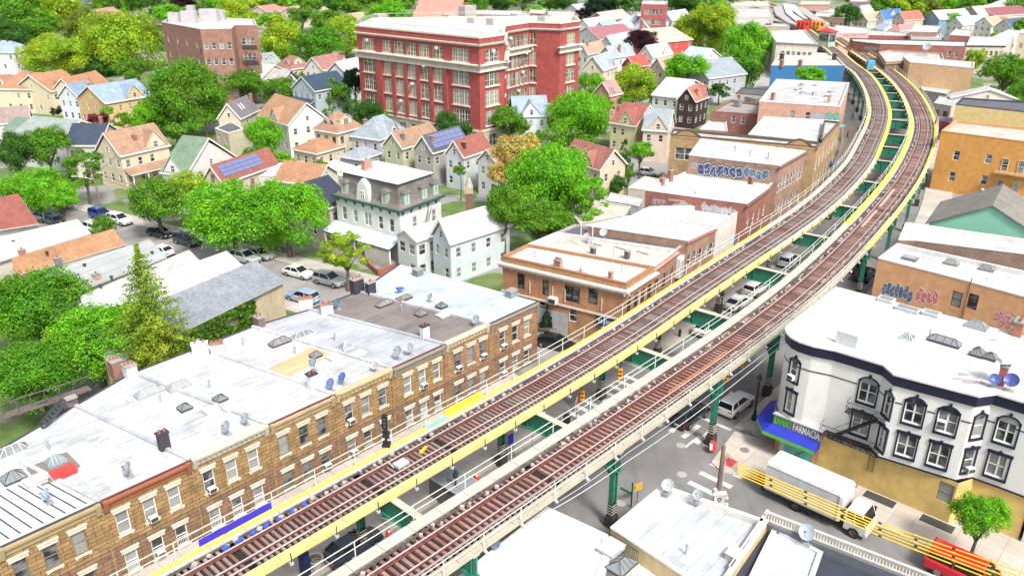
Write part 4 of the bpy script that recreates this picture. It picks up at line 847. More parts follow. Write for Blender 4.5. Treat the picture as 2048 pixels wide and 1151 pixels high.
for k,x,y,lb in((1,298,1030,'air conditioner under the green and white upper window, rust cornice house'),(2,410,985,'air conditioner in the first upper window of the carved cornice house'),(1,315,1107,'air conditioner in a ground floor window above the tracks, second house'),(4,700,846,'air conditioner in the first upper window of the yellow patch roof house'),(5,842,773,'air conditioner in the middle upper window of the pale grey roof house'),
   (6,910,740,'air conditioner in the first upper window of the brown roof house'),(6,962,713,'air conditioner in the third upper window of the brown roof house'),(7,1003,696,'air conditioner in the first upper window of the corner house'),(3,651,937,'white air conditioner in a ground floor window beside the railing'),(3,703,912,'white air conditioner in a ground floor window left of the black signal post'),(7,1003,750,'air conditioner in a ground floor window of the corner house')):
    d=ray(x,y); o=Vector((0,0,CH)); t=(W(20,VF)-o).dot(fn)/d.dot(fn); q=o+d*t; u_,v_=UV(q); wz=min(sum(WU,()),key=lambda w:abs(w-u_)); ac_unit(W(wz,VF-.02,3.74 if q.z>2.8 else .6),fn,lb)
b=MB(); T=Matrix.Translation(RP(7,800,585,.5))@Matrix.Rotation(AZ,4,'Z')
for i in range(6): b.hexa([T@Vector((x+rnd.uniform(-.2,.2),y+rnd.uniform(-.15,.15),z)) for x,y,z in((-.35,-.3,-.1),(.3,-.3,-.1),(.35,.3,-.1),(-.3,.3,-.1),(-.3,-.2,.1),(.3,-.2,.15),(.3,.2,.08),(-.3,.2,.12))]) if i<3 else None
tag(b.build('tarpaulin',M('plain',(0.05,0.12,0.55))),'crumpled blue tarpaulin on a skylight of the pale blue roof','tarpaulin')
# iron stair between the two rear left roofs
t=thing('roof_stair','dark iron stair and catwalk behind the leftmost roofs','metal stair',RP(1,70,835),AZ); a=RP(1,80,842);c=RP(1,118,812)
b=MB()
for s in(0,1): o=vA*(-.9*s); b.bar(RP(1,80,848)+o*1.0,RP(1,130,822)+o+Vector((0,0,1.2)),.08,.2); b.bar(RP(1,66,812)+o*2,RP(1,140,800)+o*2+Vector((0,0,.9)),.06,.06)
b.build('stringer',DKG,t); b=MB()
for i in range(8): p=RP(1,80,848).lerp(RP(1,130,822)+Vector((0,0,1.2)),i/7); b.bar(p,p-vA*.9,.25,.04)
b.build('tread',DKG,t); b=MB(); 
for i in range(5): p=RP(1,20+i*28,842-i*9)+vA*1.2; b.bar(p+uA*-.2,p+uA*2.4,1.0,.05); b.bar(p+Vector((0,0,0)),p+Vector((0,0,1.1)),.05,.05); b.bar(p+Vector((0,0,1.1)),p+uA*2.4+Vector((0,0,1.1)),.05,.05)
b.build('catwalk',M('rust',(0.14,0.11,0.1)),t)
# ---------------- white corner building with navy trim
NVY=M('paint',(0.009,0.010,0.035),0.5); SHELL=M('stucco',(0.66,0.66,0.63),0.7,stain=0.05,lo=0.95); YST=M('stucco',(0.62,0.44,0.15),0.8,stain=0.4)
ZW=11.5
out=[P(x,y,ZW) for x,y in((1675,576),(1640,606),(1600,636),(1580,652),(1577,658),(1580,665),(1588,673),(1602,680),(1628,688),(1671,696.5),(1770,726),(1792,745),(1955,787),(1990,782),(2048,799),(2052,800))]
out=[Vector((p.x,p.y,0)) for p in out]; out[-1]=W(UV(out[-2])[0]+.02,5.4); rear=[W(73.3,5.6)]
wpoly=(out+rear); 
if not ccw(wpoly): wpoly=wpoly[::-1]
mid=sum(wpoly,Vector())/len(wpoly); WB=thing('corner_building','white three storey corner building with navy arched window trim over a yellow ground floor','building',mid,0)
nW=len(wpoly); edges=[(wpoly[i],wpoly[(i+1)%nW]) for i in range(nW)]
def hit(x,y,off=0.0):
    best=None
    for i,(a,b_) in enumerate(edges):
        d=(b_-a); L=d.length; d/=L; n=Vector((d.y,-d.x,0)); o=Vector((0,0,CH))
        if (o-a).dot(n)<=0: continue
        q=on_plane(x,y,a+n*off,n); s=(q-a).dot(d)
        if -0.02<s<L+.02 and (best is None or (q-o).length<best[0]): best=((q-o).length,i,q,n,s,d)
    return best
wlist=[]
for x,y,st,fl in((1735,785,'a',2),(1779,797,'n',2),(1830,815,'a',2),(1896,835,'a',2),(1958,846,'n',2),(2014,860,'a',2),(1720,850,'r',1),(1767,864,'n',1),(1814,884,'r',1),(1879,902,'r',1),(1939,914,'n',1),(1996,926,'r',1),(1590,735,'n',2),(1582,800,'n',1)):
    h=hit(x,y)
    if h: wlist.append((h,st,fl))
wb=MB()
for i,(a,b_) in enumerate(edges):
    hs=[]
    for h,st,fl in wlist:
        if h[1]==i: w=.95 if st=='n' else 1.35; z=7.65 if fl==2 else 4.65; hs.append((h[4]-w/2,h[4]+w/2,z,z+1.95))
    wall_quad(wb,a,b_,3.9,ZW-.1,hs,0,.16)
wb.build('upper_wall',SHELL,WB)
for h,st,fl in wlist:
    _,i,q,n,s,d=h; w=.95 if st=='n' else 1.35; z=7.65 if fl==2 else 4.65; a=edges[i][0]; c=a+d*s
    wo=put_win(WB,c-n*.1+Vector((0,0,z)),n,w,1.95,'dm' if w>1 else 'd',WHT); f=MB(); Q=lambda x_,z_,e:c+d*x_+n*e+Vector((0,0,z_)); t=.12
    f.hexa([Q(-w/2-t,z-.05,.0),Q(-w/2-t,z-.05,.09),Q(-w/2,z-.05,.09),Q(-w/2,z-.05,0),Q(-w/2-t,z+1.95,0),Q(-w/2-t,z+1.95,.09),Q(-w/2,z+1.95,.09),Q(-w/2,z+1.95,0)])
    f.hexa([Q(w/2,z-.05,.0),Q(w/2,z-.05,.09),Q(w/2+t,z-.05,.09),Q(w/2+t,z-.05,0),Q(w/2,z+1.95,0),Q(w/2,z+1.95,.09),Q(w/2+t,z+1.95,.09),Q(w/2+t,z+1.95,0)])
    f.hexa([Q(-w/2-t,z-.22,.0),Q(-w/2-t,z-.22,.14),Q(w/2+t,z-.22,.14),Q(w/2+t,z-.22,0),Q(-w/2-t,z-.05,0),Q(-w/2-t,z-.05,.14),Q(w/2+t,z-.05,.14),Q(w/2+t,z-.05,0)])
    if fl==2:   # arched head
        r0=w/2; N_=10; wh=MB()
        for k in range(N_):
            a0=math.pi*k/N_;a1=math.pi*(k+1)/N_; f2=.62
            g=lambda an,rr,e:Q(-math.cos(an)*rr,z+1.95-.25+math.sin(an)*rr*f2*1.25,e)
            f.hexa([g(a0,r0,.0),g(a0,r0,.09),g(a0,r0+t,.09),g(a0,r0+t,0),g(a1,r0,0),g(a1,r0,.09),g(a1,r0+t,.09),g(a1,r0+t,0)])
            wh.poly([g(a0,r0,.03),g(a1,r0,.03),Q(0,z+1.7,.03)])
        wh.build('arch_light',GL,wo); f.box(-.1,.1,-.13,0,0,.3,0,Matrix.Translation(Q(0,z+1.7+r0*.78,0))@Matrix.Rotation(math.atan2(d.y,d.x),4,'Z'))
    else:
        f.hexa([Q(-w/2-t-.06,z+1.95,.0),Q(-w/2-t-.06,z+1.95,.14),Q(w/2+t+.06,z+1.95,.14),Q(w/2+t+.06,z+1.95,0),Q(-w/2-t-.06,z+2.18,0),Q(-w/2-t-.06,z+2.18,.14),Q(w/2+t+.06,z+2.18,.14),Q(w/2+t+.06,z+2.18,0)])
        f.box(-.1,.1,-.16,0,0,.32,0,Matrix.Translation(Q(0,z+1.98,0))@Matrix.Rotation(math.atan2(d.y,d.x),4,'Z'))
    f.build('window_surround',NVY,wo)
# belt line between arches, base line, cornice band
for z0_,z1_,o_,nm,mt in((9.0,9.1,.04,'belt_course',NVY),(3.86,3.98,.08,'base_course',NVY),(ZW-.95,ZW-.12,.2,'cornice',NVY),(ZW-1.05,ZW-.95,.1,'cornice_base',NVY)):
    g=MB(); op=inset(wpoly,-o_)
    for i in range(nW):
        a,b_=op[i],op[(i+1)%nW]; a2,b2=wpoly[i],wpoly[(i+1)%nW]
        if nm=='belt_course':
            L=(b_-a).length; d=(b_-a)/L; segs=[(0,L)]
            for h,st,fl in wlist:
                if fl==2 and h[1]==i: 
                    ns=[]; w=(.95 if st=='n' else 1.35)/2+.2
                    for s0,s1 in segs:
                        ns+= [(s0,min(s1,h[4]-w))] if h[4]-w>s0 else []; ns+= [(max(s0,h[4]+w),s1)] if h[4]+w<s1 else []
                    segs=ns
            for s0,s1 in segs:
                if s1>s0: g.quad(a+d*s0+Zu*z0_,a+d*s1+Zu*z0_,a+d*s1+Zu*z1_,a+d*s0+Zu*z1_)
            continue
        g.quad(a+Zu*z0_,b_+Zu*z0_,b_+Zu*z1_,a+Zu*z1_); g.quad(a+Zu*z1_,b_+Zu*z1_,b2+Zu*z1_,a2+Zu*z1_); g.quad(b_+Zu*z0_,a+Zu*z0_,a2+Zu*z0_,b2+Zu*z0_)
    g.build(nm,mt,WB)
g=MB(); op=inset(wpoly,-.3); g.poly([p+Zu*ZW for p in op]); 
for i in range(nW): g.quad(op[i]+Zu*(ZW-.14),op[(i+1)%nW]+Zu*(ZW-.14),op[(i+1)%nW]+Zu*ZW,op[i]+Zu*ZW)
g.poly([p+Zu*(ZW-.13) for p in op][::-1]); g.build('roof',M('membrane',(0.55,0.55,0.56),0.6,stain=0.45,lo=0.8),WB)
g=MB(); g.poly([p+Zu*3.88 for p in wpoly][::-1]); g.build('soffit',SHELL,WB)
# yellow ground floor: straight wall a little behind the bays
gf=[W(61.95,5.55),W(61.9,9.3),W(60.36,10.0),W(60.35,20.6),W(60.35,24.4),W(61.5,25.0),W(71.5,25.0),W(73,5.6)]; gf=gf if ccw(gf) else gf[::-1]
wb=MB()
for i in range(len(gf)):
    a,b_=gf[i],gf[(i+1)%len(gf)]; L=(b_-a).length; hs=[]
    if abs(UV(a)[0]-60.35)<.02 and abs(UV(b_)[0]-60.35)<.02:
        for v0,w,z,h in((10.7,1.1,1.75,1.75),):
            s=abs(v0-UV(a)[1]); 
            if 0<s<L: hs.append((s-w/2,s+w/2,z,z+h))
    wall_quad(wb,a,b_,0,3.9,hs,0)
wb.build('ground_floor_wall',YST,WB); put_win(WB,W(60.45,10.7,1.75),-uA,1.1,1.75,'d',M('paint',(0.25,0.2,0.13),0.7))
def uface(v0,v1,z0_,z1_,o_,nm,mt,par=WB):  # thin slab on the u=60.35 face
    g=MB(); c=[W(60.35-o_,v0,z0_),W(60.35-o_,v1,z0_),W(60.36,v1,z0_),W(60.36,v0,z0_),W(60.35-o_,v0,z1_),W(60.35-o_,v1,z1_),W(60.36,v1,z1_),W(60.36,v0,z1_)]; 
    g.hexa([c[3],c[2],c[1],c[0],c[7],c[6],c[5],c[4]] if True else c); return g.build(nm,mt,par)
uface(21.15,22.6,.15,2.1,.04,'shop_window',M('plain',(0.08,0.42,0.38),0.25)); uface(22.7,24.15,.15,2.1,.04,'shop_window',M('plain',(0.1,0.45,0.42),0.25)); uface(21.05,24.2,.0,.15,.1,'window_sill',LGR)
uface(24.2,24.42,.0,2.3,.06,'brick_pier',M('brick',(0.45,0.2,0.09),s=0.3)); uface(20.6,21.1,.0,2.3,.06,'brick_pier',M('brick',(0.5,0.25,0.1),s=0.3))
g=MB()
for i in range(2):   # poster figure on the shop window: simple head-and-shoulders and a helix
    pass
pts=[]
for i in range(12):
    t=i/11; vv=22.4-1.1*t; zz=.6+1.1*t; a=W(60.29,vv+.12*math.sin(t*9),zz-.12*math.sin(t*9)); c=W(60.29,vv-.12*math.sin(t*9),zz+.12*math.sin(t*9)); pts.append((a,c))
for i in range(11): g.bar(pts[i][0],pts[i+1][0],.05,.02,0,uA); g.bar(pts[i][1],pts[i+1][1],.05,.02,0,uA); g.bar(pts[i][0],pts[i][1],.03,.02,0,uA)
g.lathe(W(60.3,23.8,1.25),[(.16,0),(.16,.01),(.01,.012)],12,1,-uA); g.hexa([W(60.3,24.1,.4),W(60.28,24.1,.4),W(60.28,23.5,.4),W(60.3,23.5,.4),W(60.3,23.95,1.1),W(60.28,23.95,1.1),W(60.28,23.65,1.1),W(60.3,23.65,1.1)],1)
g.build('window_poster',[M('plain',(0.02,0.05,0.06)),M('plain',(0.55,0.5,0.45))],WB)
# awning wrapped round the corner
AW=M('plain',(0.02,0.035,0.42),0.5); aw=MB(); pA=[(60.3,20.6),(60.3,24.45),(61.4,25.1),(64,25.6)]; pB=[(59.0,20.5),(59.0,25.2),(60.6,26.6),(64,27.0)]
for i in range(3):
    a,b_=W(*pA[i],3.3),W(*pA[i+1],3.3); c,d=W(*pB[i],2.45),W(*pB[i+1],2.45); e,f=W(*pB[i],2.1),W(*pB[i+1],2.1)
    aw.quad(c,a,b_,d,0); aw.quad(e,c,d,f,1)
aw.poly([W(60.3,20.6,3.3),W(59.0,20.5,2.45),W(59.0,20.5,2.1),W(60.3,20.6,2.1)],0)
awo=aw.build('awning',[AW,M('plain',(0.12,0.5,0.06),0.5)],WB)
sb=MB(); c=[W(60.35,20.5,2.95),W(59.85,20.5,2.95),W(59.85,24.75,2.95),W(60.35,24.5,2.95)]; sb.hexa(c[::-1]+[t+Zu*1.0 for t in c[::-1]]); c=[W(60.4,24.4,2.95),W(59.85,24.76,2.95),W(62.5,25.8,2.95),W(62.5,25.2,2.95)]; sb.hexa(c[::-1]+[t+Zu*1.0 for t in c[::-1]]); sb.build('sign_box',M('paint',(0.20,0.20,0.22),0.5),awo)
c=MB(); c.hexa([q+Zu*1.0 for q in [W(59.7,20.4,2.97),W(60.5,20.4,2.97),W(60.5,24.5,2.97),W(59.7,24.8,2.97)]]+[q+Zu*1.12 for q in [W(59.7,20.4,2.97),W(60.5,20.4,2.97),W(60.5,24.5,2.97),W(59.7,24.8,2.97)]]); c.build('sign_cap',LGR,awo)
nn=(-uA).normalized(); text_on(awo,'EXPERT',W(59.82,23.85,3.47),nn,Zu,1.6,.74,M('plain',(0.08,0.62,0.03),0.5)); text_on(awo,'FARMACIA',W(59.82,21.75,3.47),nn,Zu,2.35,.74,M('paint',(0.8,0.8,0.8),0.5))
uface(15.9,20.1,3.35,3.82,.07,'therapy_sign',BLK); text_on(WB,'PHYSICAL THERAPY & REHABILITATION',W(60.26,18.0,3.585),-uA,Zu,3.9,.27,WHT)
uface(3,15.5,.0,.02,1.0,'cellar_strip',DKG) if False else None
g=MB()
for v0 in(18.2,15.0,10.6): g.box(-.5,.5,-1.2,1.2,.13,.15,0,Matrix.Translation(W(59.7,v0))@Matrix.Rotation(AZ,4,'Z'))
g.build('cellar_grating',DKG,WB)
# roof furniture
def WR(x,y): return P(x,y,ZW)
for x,y,w,d,h,fm,kd in((1772,602,1.3,.9,.3,LGR,'flat'),(1815,621,1.9,.9,.3,LGR,'flat'),(1862,630,1.3,.9,.3,LGR,'flat'),(1815,677,1.0,.9,.4,M('metal',(0.5,0.6,0.62),0.4),'pyr'),(1953,655,1.7,1.0,.45,GRY,'pyr'),(1888,686,2.4,.9,.4,DKG,'pyr'),(1954,710,1.0,1.0,.6,DKG,'pyr'),(1980,717,.9,.9,.4,DKG,'pyr')):
    skylight(WB,WR(x,y),w,d,h,AZ-math.pi/2,fm,None,kd)
chimney(WB,WR(2001,768),1.5,.55,.5,M('brick',(0.42,0.1,0.07),s=0.3),AZ,0); b=MB(); b.box(-.6,.6,-.4,.4,1.9,2.2,0,Matrix.Translation(WR(2001,768))); b.tube(WR(2001,768),WR(2001,768)+Vector((0,0,1.9)),.12); b.build('chimney_cap',LGR,WB)
b=MB(); b.box(-.85,.85,-.15,.15,0,1.1,0,Matrix.Translation(WR(1692,690))@Matrix.Rotation(AZ-math.pi/2,4,'Z')); b.build('roof_bulkhead',LGR,WB)
b=MB(); b.tube(WR(1858,675),WR(1858,675)+Zu*.8,.07); b.build('vent_pipe',GRY,WB)
chimney(WB,WR(2035,668),1.2,1.3,.7,M('brick',(0.4,0.14,0.08),s=0.3),AZ,3)
b=MB()
for x,y,r_ in((1937,762,.6),(1912,757,.35),(1958,765,.4),(1925,748,.4),(1985,680,.35)):
    c=WR(x,y)+Zu*.014; b.poly([c+Vector((math.cos(t)*r_*(1+.3*math.sin(3*t+x)),math.sin(t)*r_*.6,0)) for t in[i*math.pi/7 for i in range(14)]])
b.build('roof_stain',M('plain',(0.33,0.32,0.31)),WB)
dish(WR(1985,773),'small dark blue dish left of the red chimney on the white roof',R(150),(0.06,0.09,0.3),.9); dish(WR(2018,780),'larger dark blue dish right of the red chimney on the white roof',R(200),(0.06,0.09,0.3),1.15); dish(WR(2030,660),'pale green dish on the brick chimney at the far edge of the white roof',R(200),(0.35,0.45,0.42),1)
# fire escape on the near bay
fe=MB(); h1=hit(1735,800); _,i,q,n,s,d=h1; a=edges[i][0]; c0=a+d*s; Q=lambda x_,z_,e:c0+d*x_+n*e+Zu*z_
def plat(x0,x1,z):
    for k in range(9): fe.bar(Q(x0,z,.1+k*.11),Q(x1,z,.1+k*.11),.03,.03)
    for x_ in(x0,x1): fe.bar(Q(x_,z,.05),Q(x_,z,1.0),.05,.06)
    for zz in(.5,1.0):
        fe.bar(Q(x0,z+zz,1.0),Q(x1,z+zz,1.0),.03,.03); fe.bar(Q(x0,z+zz,.05),Q(x0,z+zz,1),.03,.03); fe.bar(Q(x1,z+zz,.05),Q(x1,z+zz,1),.03,.03)
    x_=x0
    while x_<x1: fe.bar(Q(x_,z,1.0),Q(x_,z+1,1.0),.02,.02); x_+=.16
    for x_ in(x0+.2,x1-.2): fe.bar(Q(x_,z,.95),Q(x_,z-.8,.05),.04,.04)
vc=UV(c0)[1]; X=lambda v_:vc-v_
plat(X(18.9),X(15.7),6.75); plat(X(20.6),X(15.9),3.95)
for o_ in(.35,.85): fe.bar(Q(X(16.6),6.75,o_),Q(X(19.6),4.0,o_),.06,.16)
for k in range(12): t=k/11; fe.bar(Q(X(16.6)-3.0*t,6.75-2.75*t,.35),Q(X(16.6)-3.0*t,6.75-2.75*t,.85),.16,.03)
fe.bar(Q(X(16.6),7.6,.85),Q(X(19.6),4.85,.85),.03,.03)
tag(fe.build('fire_escape',BLK),'black iron fire escape with two balconies on the white corner building','fire escape')
b=MB(); 
for o_ in(0,.45): b.bar(W(60.2,16.1+o_,1.9),W(60.2,16.1+o_,3.4),.03,.03)
for k in range(7): b.bar(W(60.2,16.1,2.0+k*.22),W(60.2,16.55,2.0+k*.22),.025,.025)
b.build('drop_ladder',BLK,WB)
for x,y,lb in((1884,842,'air conditioner in an arched window of the white corner building'),(1936,935,'air conditioner in the lower narrow bay window of the white corner building'),(1586,752,'air conditioner in the curved corner window of the white building')):
    h=hit(x,y); ac_unit(h[2]+h[3]*.02-Zu*.2,h[3],lb)
MW=M('membrane',(0.50,0.50,0.50),0.6,stain=.7); MW2=M('membrane',(0.45,0.45,0.44),0.7,stain=.8); MG=M('membrane',(0.42,0.41,0.40),0.8); MT=M('membrane',(0.50,0.46,0.40),0.8); MD=M('membrane',(0.10,0.095,0.115),0.6,stain=.2)
BR=lambda c,s=.4:M('brick',c,s=s)
CORN_W=M('paint',(0.55,0.51,0.46),0.7)
ORG=M('brick',(0.40,0.185,0.075),0.85,s=.3); 
# --- foreground roofs (bottom of the photo)
r=flat('low_building','low tan building with a pale ponded roof at the street corner',[(1325,968),(1535,1040),(1430,1190),(1222,1053)],4.6,M('stucco',(0.56,0.44,0.24),.8,stain=.6),M('membrane',(0.46,0.49,0.52),.5,stain=.3),.55,cop=M('plain',(0.62,0.6,0.56)))
dish(P(1335,985,4.5),'grey dish on the parapet of the low tan corner building, nearer its corner',R(200),(0.42,0.48,0.5),1.0); dish(P(1396,1003,4.5),'grey dish on the parapet of the low tan corner building, farther right',R(170),(0.42,0.48,0.5),.9)
vent(r,P(1372,1108,4.05)); hatch(r,P(1467,1115,4.05),1.0,.8,.5,AZ)
b=MB()
for k in range(16): a=P(1221,1064,4.3).lerp(P(1278,1100,4.3),k/15); b.bar(a+Vector((-.05,-.08,0)),a+Vector((-.05,-.08,-1.2)),.03,.03)
for z in(-.05,-1.15): b.bar(P(1221,1064,4.3)+Vector((-.05,-.08,z)),P(1278,1100,4.3)+Vector((-.05,-.08,z)),.04,.04)
b.build('window_guard',DKG,r)
r=flat('low_building','white roofed low building beside the tracks at the bottom edge of the photo',[(1095,1013),(1214,1068),(1225,1095),(1180,1230),(700,1300),(880,1180)],4.3,M('stucco',(0.5,0.45,0.36),.8),M('membrane',(0.60,0.60,0.60),.5,stain=.3,lo=.85),.12,cw=.5,cop=M('plain',(0.7,0.7,0.7)))
skylight(r,P(1243,1132,4.18),1.9,1.3,.45,AZ,DKG); hatch(r,P(1222,1100,4.18),1.5,1.2,.3,AZ)
dish(P(993,1100,4.18),'blue grey dish on the white roof nearest the tracks, upper of two',R(150),(0.27,0.36,0.48),.85); dish(P(942,1150,4.18),'blue grey dish on the white roof at the photo bottom, lower of two',R(150),(0.27,0.36,0.48),.85)
r=flat('low_building','white skylit low roof right of the streaked beige wall at the bottom edge',[(1226,1100),(1290,1120),(1420,1200),(1300,1260),(1180,1230)],3.2,M('stucco',(0.5,0.45,0.36),.8),M('membrane',(0.58,0.58,0.58),.5,stain=.4),.1,cop=M('plain',(0.6,0.6,0.6)))
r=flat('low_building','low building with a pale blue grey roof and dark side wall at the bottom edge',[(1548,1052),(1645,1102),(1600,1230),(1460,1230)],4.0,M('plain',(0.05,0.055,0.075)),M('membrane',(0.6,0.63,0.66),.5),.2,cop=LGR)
dd=thing('low_building','dark walled low building topped by a white railing beside the box truck street','building',P(1650,1090,2)*1.0,0)
b=MB(); q=[P(1533,1022,5.0),P(1920,1172,5.0)]; d=(q[1]-q[0]).normalized(); n=Vector((-d.y,d.x,0)); n=n if n.y<0 else -n; 
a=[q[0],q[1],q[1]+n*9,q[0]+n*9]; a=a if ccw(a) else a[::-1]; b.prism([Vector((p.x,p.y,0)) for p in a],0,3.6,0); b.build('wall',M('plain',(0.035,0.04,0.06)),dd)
b=MB(); c=[q[0]+n*.05,q[1]+n*.05,q[1]+n*.35,q[0]+n*.35]; c=c if ccw(c) else c[::-1]; b.prism([Vector((p.x,p.y,0)) for p in c],3.6,4.3,0); b.build('parapet',M('plain',(0.12,0.13,0.15)),dd)
b=MB(); L=(q[1]-q[0]).length; s=0
for z in(4.35,5.0): b.bar(q[0]+Zu*(z-5),q[1]+Zu*(z-5),.16,.1)
while s<L: p=q[0]+d*s; b.bar(p+Zu*-.65,p,.07,.05); s+=.2
b.build('railing',M('paint',(0.62,0.58,0.5),.6),dd)
b=MB(); p=P(1536,1020,4.5); b.bar(p+Vector((0,0,0)),p+n*7,.2,.2); b.build('coping',M('plain',(0.6,0.5,0.45)),dd)
dish(P(1612,1085,4.0),'large pale dish behind the white railing above the dark wall',R(215),(0.42,0.5,0.54),1.25)
# --- right side of the avenue going away
r=flat('shop_building','peach walled building with graffiti and a white roof, right of the tracks',[(1757,515),(1899,551),(2080,600),(2080,548),(1795,486)],9.0,M('stucco',(0.62,0.34,0.17),.85,stain=.2),MW,.5,(('p',0,1915,598,1.0,1.7,'d',M('paint',(0.12,0.04,0.03))),('p',1,1945,603,1.0,1.7,'d',M('paint',(0.12,0.04,0.03))),('p',1,1913,598,1.0,1.7,'d',M('paint',(0.12,0.04,0.03)))),cop=M('plain',(0.62,0.6,0.58)))
a=P(1757,515,9);c=P(1899,551,9); a.z=c.z=0; d=(c-a).normalized(); n=Vector((d.y,-d.x,0)); n=n if (Vector((0,0,CH))-a).dot(n)>0 else -n
GB=[M('paint',(0.6,0.6,0.62)),M('paint',(0.03,0.04,0.08)),M('paint',(0.1,0.14,0.22))]; GR=[M('paint',(0.75,0.7,0.7)),M('paint',(0.4,0.05,0.06)),M('paint',(0.55,0.16,0.17))]; GW=[M('paint',(0.03,0.04,0.07)),M('paint',(0.62,0.64,0.68)),M('paint',(0.05,0.07,0.16))]; GT=[M('paint',(0.04,0.16,0.12)),M('paint',(0.12,0.42,0.33)),M('paint',(0.2,0.5,0.42))]; GP=[M('paint',(0.3,0.33,0.4)),M('paint',(0.5,0.56,0.66)),M('paint',(0.32,0.4,0.52))]
def gpix(root,x0,y0,x1,y1,pa,nn,cols,seed,k=6,scr=None):
    p=on_plane(x0,y1,pa,nn); q=on_plane(x1,y1,pa,nn); t=on_plane(x0,y0,pa,nn); dd_=(q-p); dd_.z=0; w=dd_.length; dd_/=w; h=max(.5,t.z-p.z)
    if scr: return scribble(root,p,dd_,nn,w,h,scr,seed)
    return graffiti(root,p,dd_,nn,w,h,cols,seed,k)
gpix(r,1762,557,1825,590,a,n,GB,3,7); gpix(r,1830,570,1875,603,a,n,GR,5,4); gpix(r,1770,595,1880,612,a,n,None,8,scr=M('paint',(0.2,0.3,0.25)))
c2=P(2080,600,9); c2.z=0; d2=(c2-c).normalized(); n2=Vector((d2.y,-d2.x,0)); n2=n2 if (Vector((0,0,CH))-c).dot(n2)>0 else -n2
gpix(r,1985,617,2034,645,c,n2,GR,9,5); gpix(r,1968,645,2010,656,c,n2,None,11,scr=M('paint',(0.12,0.1,0.1)))
for x,y,kk in((1820,519,'flat'),(1902,528,'pyr'),(1973,540,'pyr')): skylight(r,P(x,y,8.5),1.5,1,.4,AZ-math.pi/2,None,None,kk)
b=MB(); p=P(1925,690,2); q=on_plane(1943,555,c,n2); b.tube(Vector((q.x,q.y-.1,2)),q+Vector((0,-.1,0)),.06); b.build('drain_pipe',M('plain',(0.25,0.15,0.1)),r)
r=flat('shop_building','brown brick building with a white roof behind the peach graffiti building',[(1798,478),(1830,479),(2080,510),(2080,482),(1812,444)],8.6,BR((0.20,0.125,0.09),.35),MW,.5,cop=M('plain',(0.6,0.58,0.55)))
b=MB(); 
for x in(1925,1965,2005): p=on_plane(x,y:=530,P(1830,479,8.6),Vector((0,-1,0))); b.box(-.9,.9,-.3,0,-.2,.2,0,Matrix.Translation(P(x,521+(x-1925)*.12,5.5)))
house('mint green gabled house with a brown shingle roof beside the tracks',(1856,450),(1860,455),(2110,482),'gNR',10.2,7.2,(0.30,0.62,0.45),(0.24,0.21,0.18),chim=None,name='house',base=True) if False else None
# mint house as its own block with a low gable facing the camera
mh=thing('gabled_house','mint green house with a low brown gable roof, right of the curve','house',P(1980,460,0),0); 
L0=P(1858,446,7.0); R0=P(2095,486,7.0); e=(R0-L0); e.z=0; W_=e.length; e/=W_; n=Vector((e.y,-e.x,0)); bk=-n*11
wb=MB(); a=Vector((L0.x,L0.y,0)); c=Vector((R0.x,R0.y,0))
s1=[(on_plane(x,457,a,n)-a).dot(e) for x in(1945,1975)]
wall_quad(wb,a,c,0,7,[(s-.5,s+.5,3.9,5.3) for s in s1]); wall_quad(wb,a+bk,a,0,7,[(2,3,4,5.4),(5,6,4,5.4)]); wall_quad(wb,c,c+bk,0,7,[]); ap=(a+c)/2+Zu*10.6
wb.poly([a+Zu*7,c+Zu*7,ap]); wb.poly([c+bk+Zu*7,a+bk+Zu*7,ap+bk]); wb.build('wall',M('siding',(0.27,0.60,0.45),.7),mh)
for s in s1: put_win(mh,a+e*s-n*.06+Zu*3.9,n,1.0,1.4,'d',WHT)
rb=MB(); th=Zu*.15
for p0,p1 in((a-e*.4+Zu*6.85,ap),(c+e*.4+Zu*6.85,ap)): q=[p0+n*.3,p1+n*.3,p1+bk-n*.3,p0+bk-n*.3]; q=q if (q[1]-q[0]).cross(q[2]-q[1]).z>0 else q[::-1]; rb.poly([t+th for t in q]); rb.poly(q[::-1]); [rb.quad(q[i],q[(i+1)%4],q[(i+1)%4]+th,q[i]+th) for i in range(4)]
rb.build('roof',M('shingle',(0.20,0.185,0.165)),mh); vent(mh,P(1962,392,8.8),.9,.12,WHT); vent(mh,P(1985,405,8.9),.8,.1,WHT)
r=flat('apartment_house','orange stucco apartment house with recessed balconies at the right edge',[(1883,388-127),(2000,276),(2085,287),(2085,258),(1912,240)],10.6,M('stucco',(0.60,0.30,0.08),.85,stain=.25),M('membrane',(0.5,0.42,0.36),.8),.5,(('p',0,1913,311,1.0,1.7,'d'),('p',0,1977,318,1.0,1.6,'d'),('p',0,1904,353,1.0,1.7,'d'),('p',0,1968,360,1.0,1.7,'d')),cop=M('plain',(0.5,0.3,0.15)))
q,zr=QD[r.name]; a=P(2006,277,10.6); c=P(2085,287,10.6); a.z=c.z=0; e=(c-a).normalized(); n=Vector((e.y,-e.x,0)); n=n if (-a).dot(n)>0 else -n
for z in(1.2,4.9): 
    g=MB(); g.hexa([a+Zu*z,a+n*1.3+Zu*z,a+e*6+n*1.3+Zu*z,a+e*6+Zu*z,a+Zu*(z+.25),a+n*1.3+Zu*(z+.25),a+e*6+n*1.3+Zu*(z+.25),a+e*6+Zu*(z+.25)]); s=0
    while s<6: g.bar(a+e*s+n*1.25+Zu*z,a+e*s+n*1.25+Zu*(z+1.2),.04,.04); s+=.25
    g.bar(a+n*1.25+Zu*(z+1.2),a+e*6+n*1.25+Zu*(z+1.2),.06,.06); g.build('balcony',M('paint',(0.5,0.3,0.14),.8),r)
    for s in(1.2,3.6): put_win(r,a+e*s+n*.05+Zu*(z+.3),n,1.0,2.2,'d',WHT,'door')
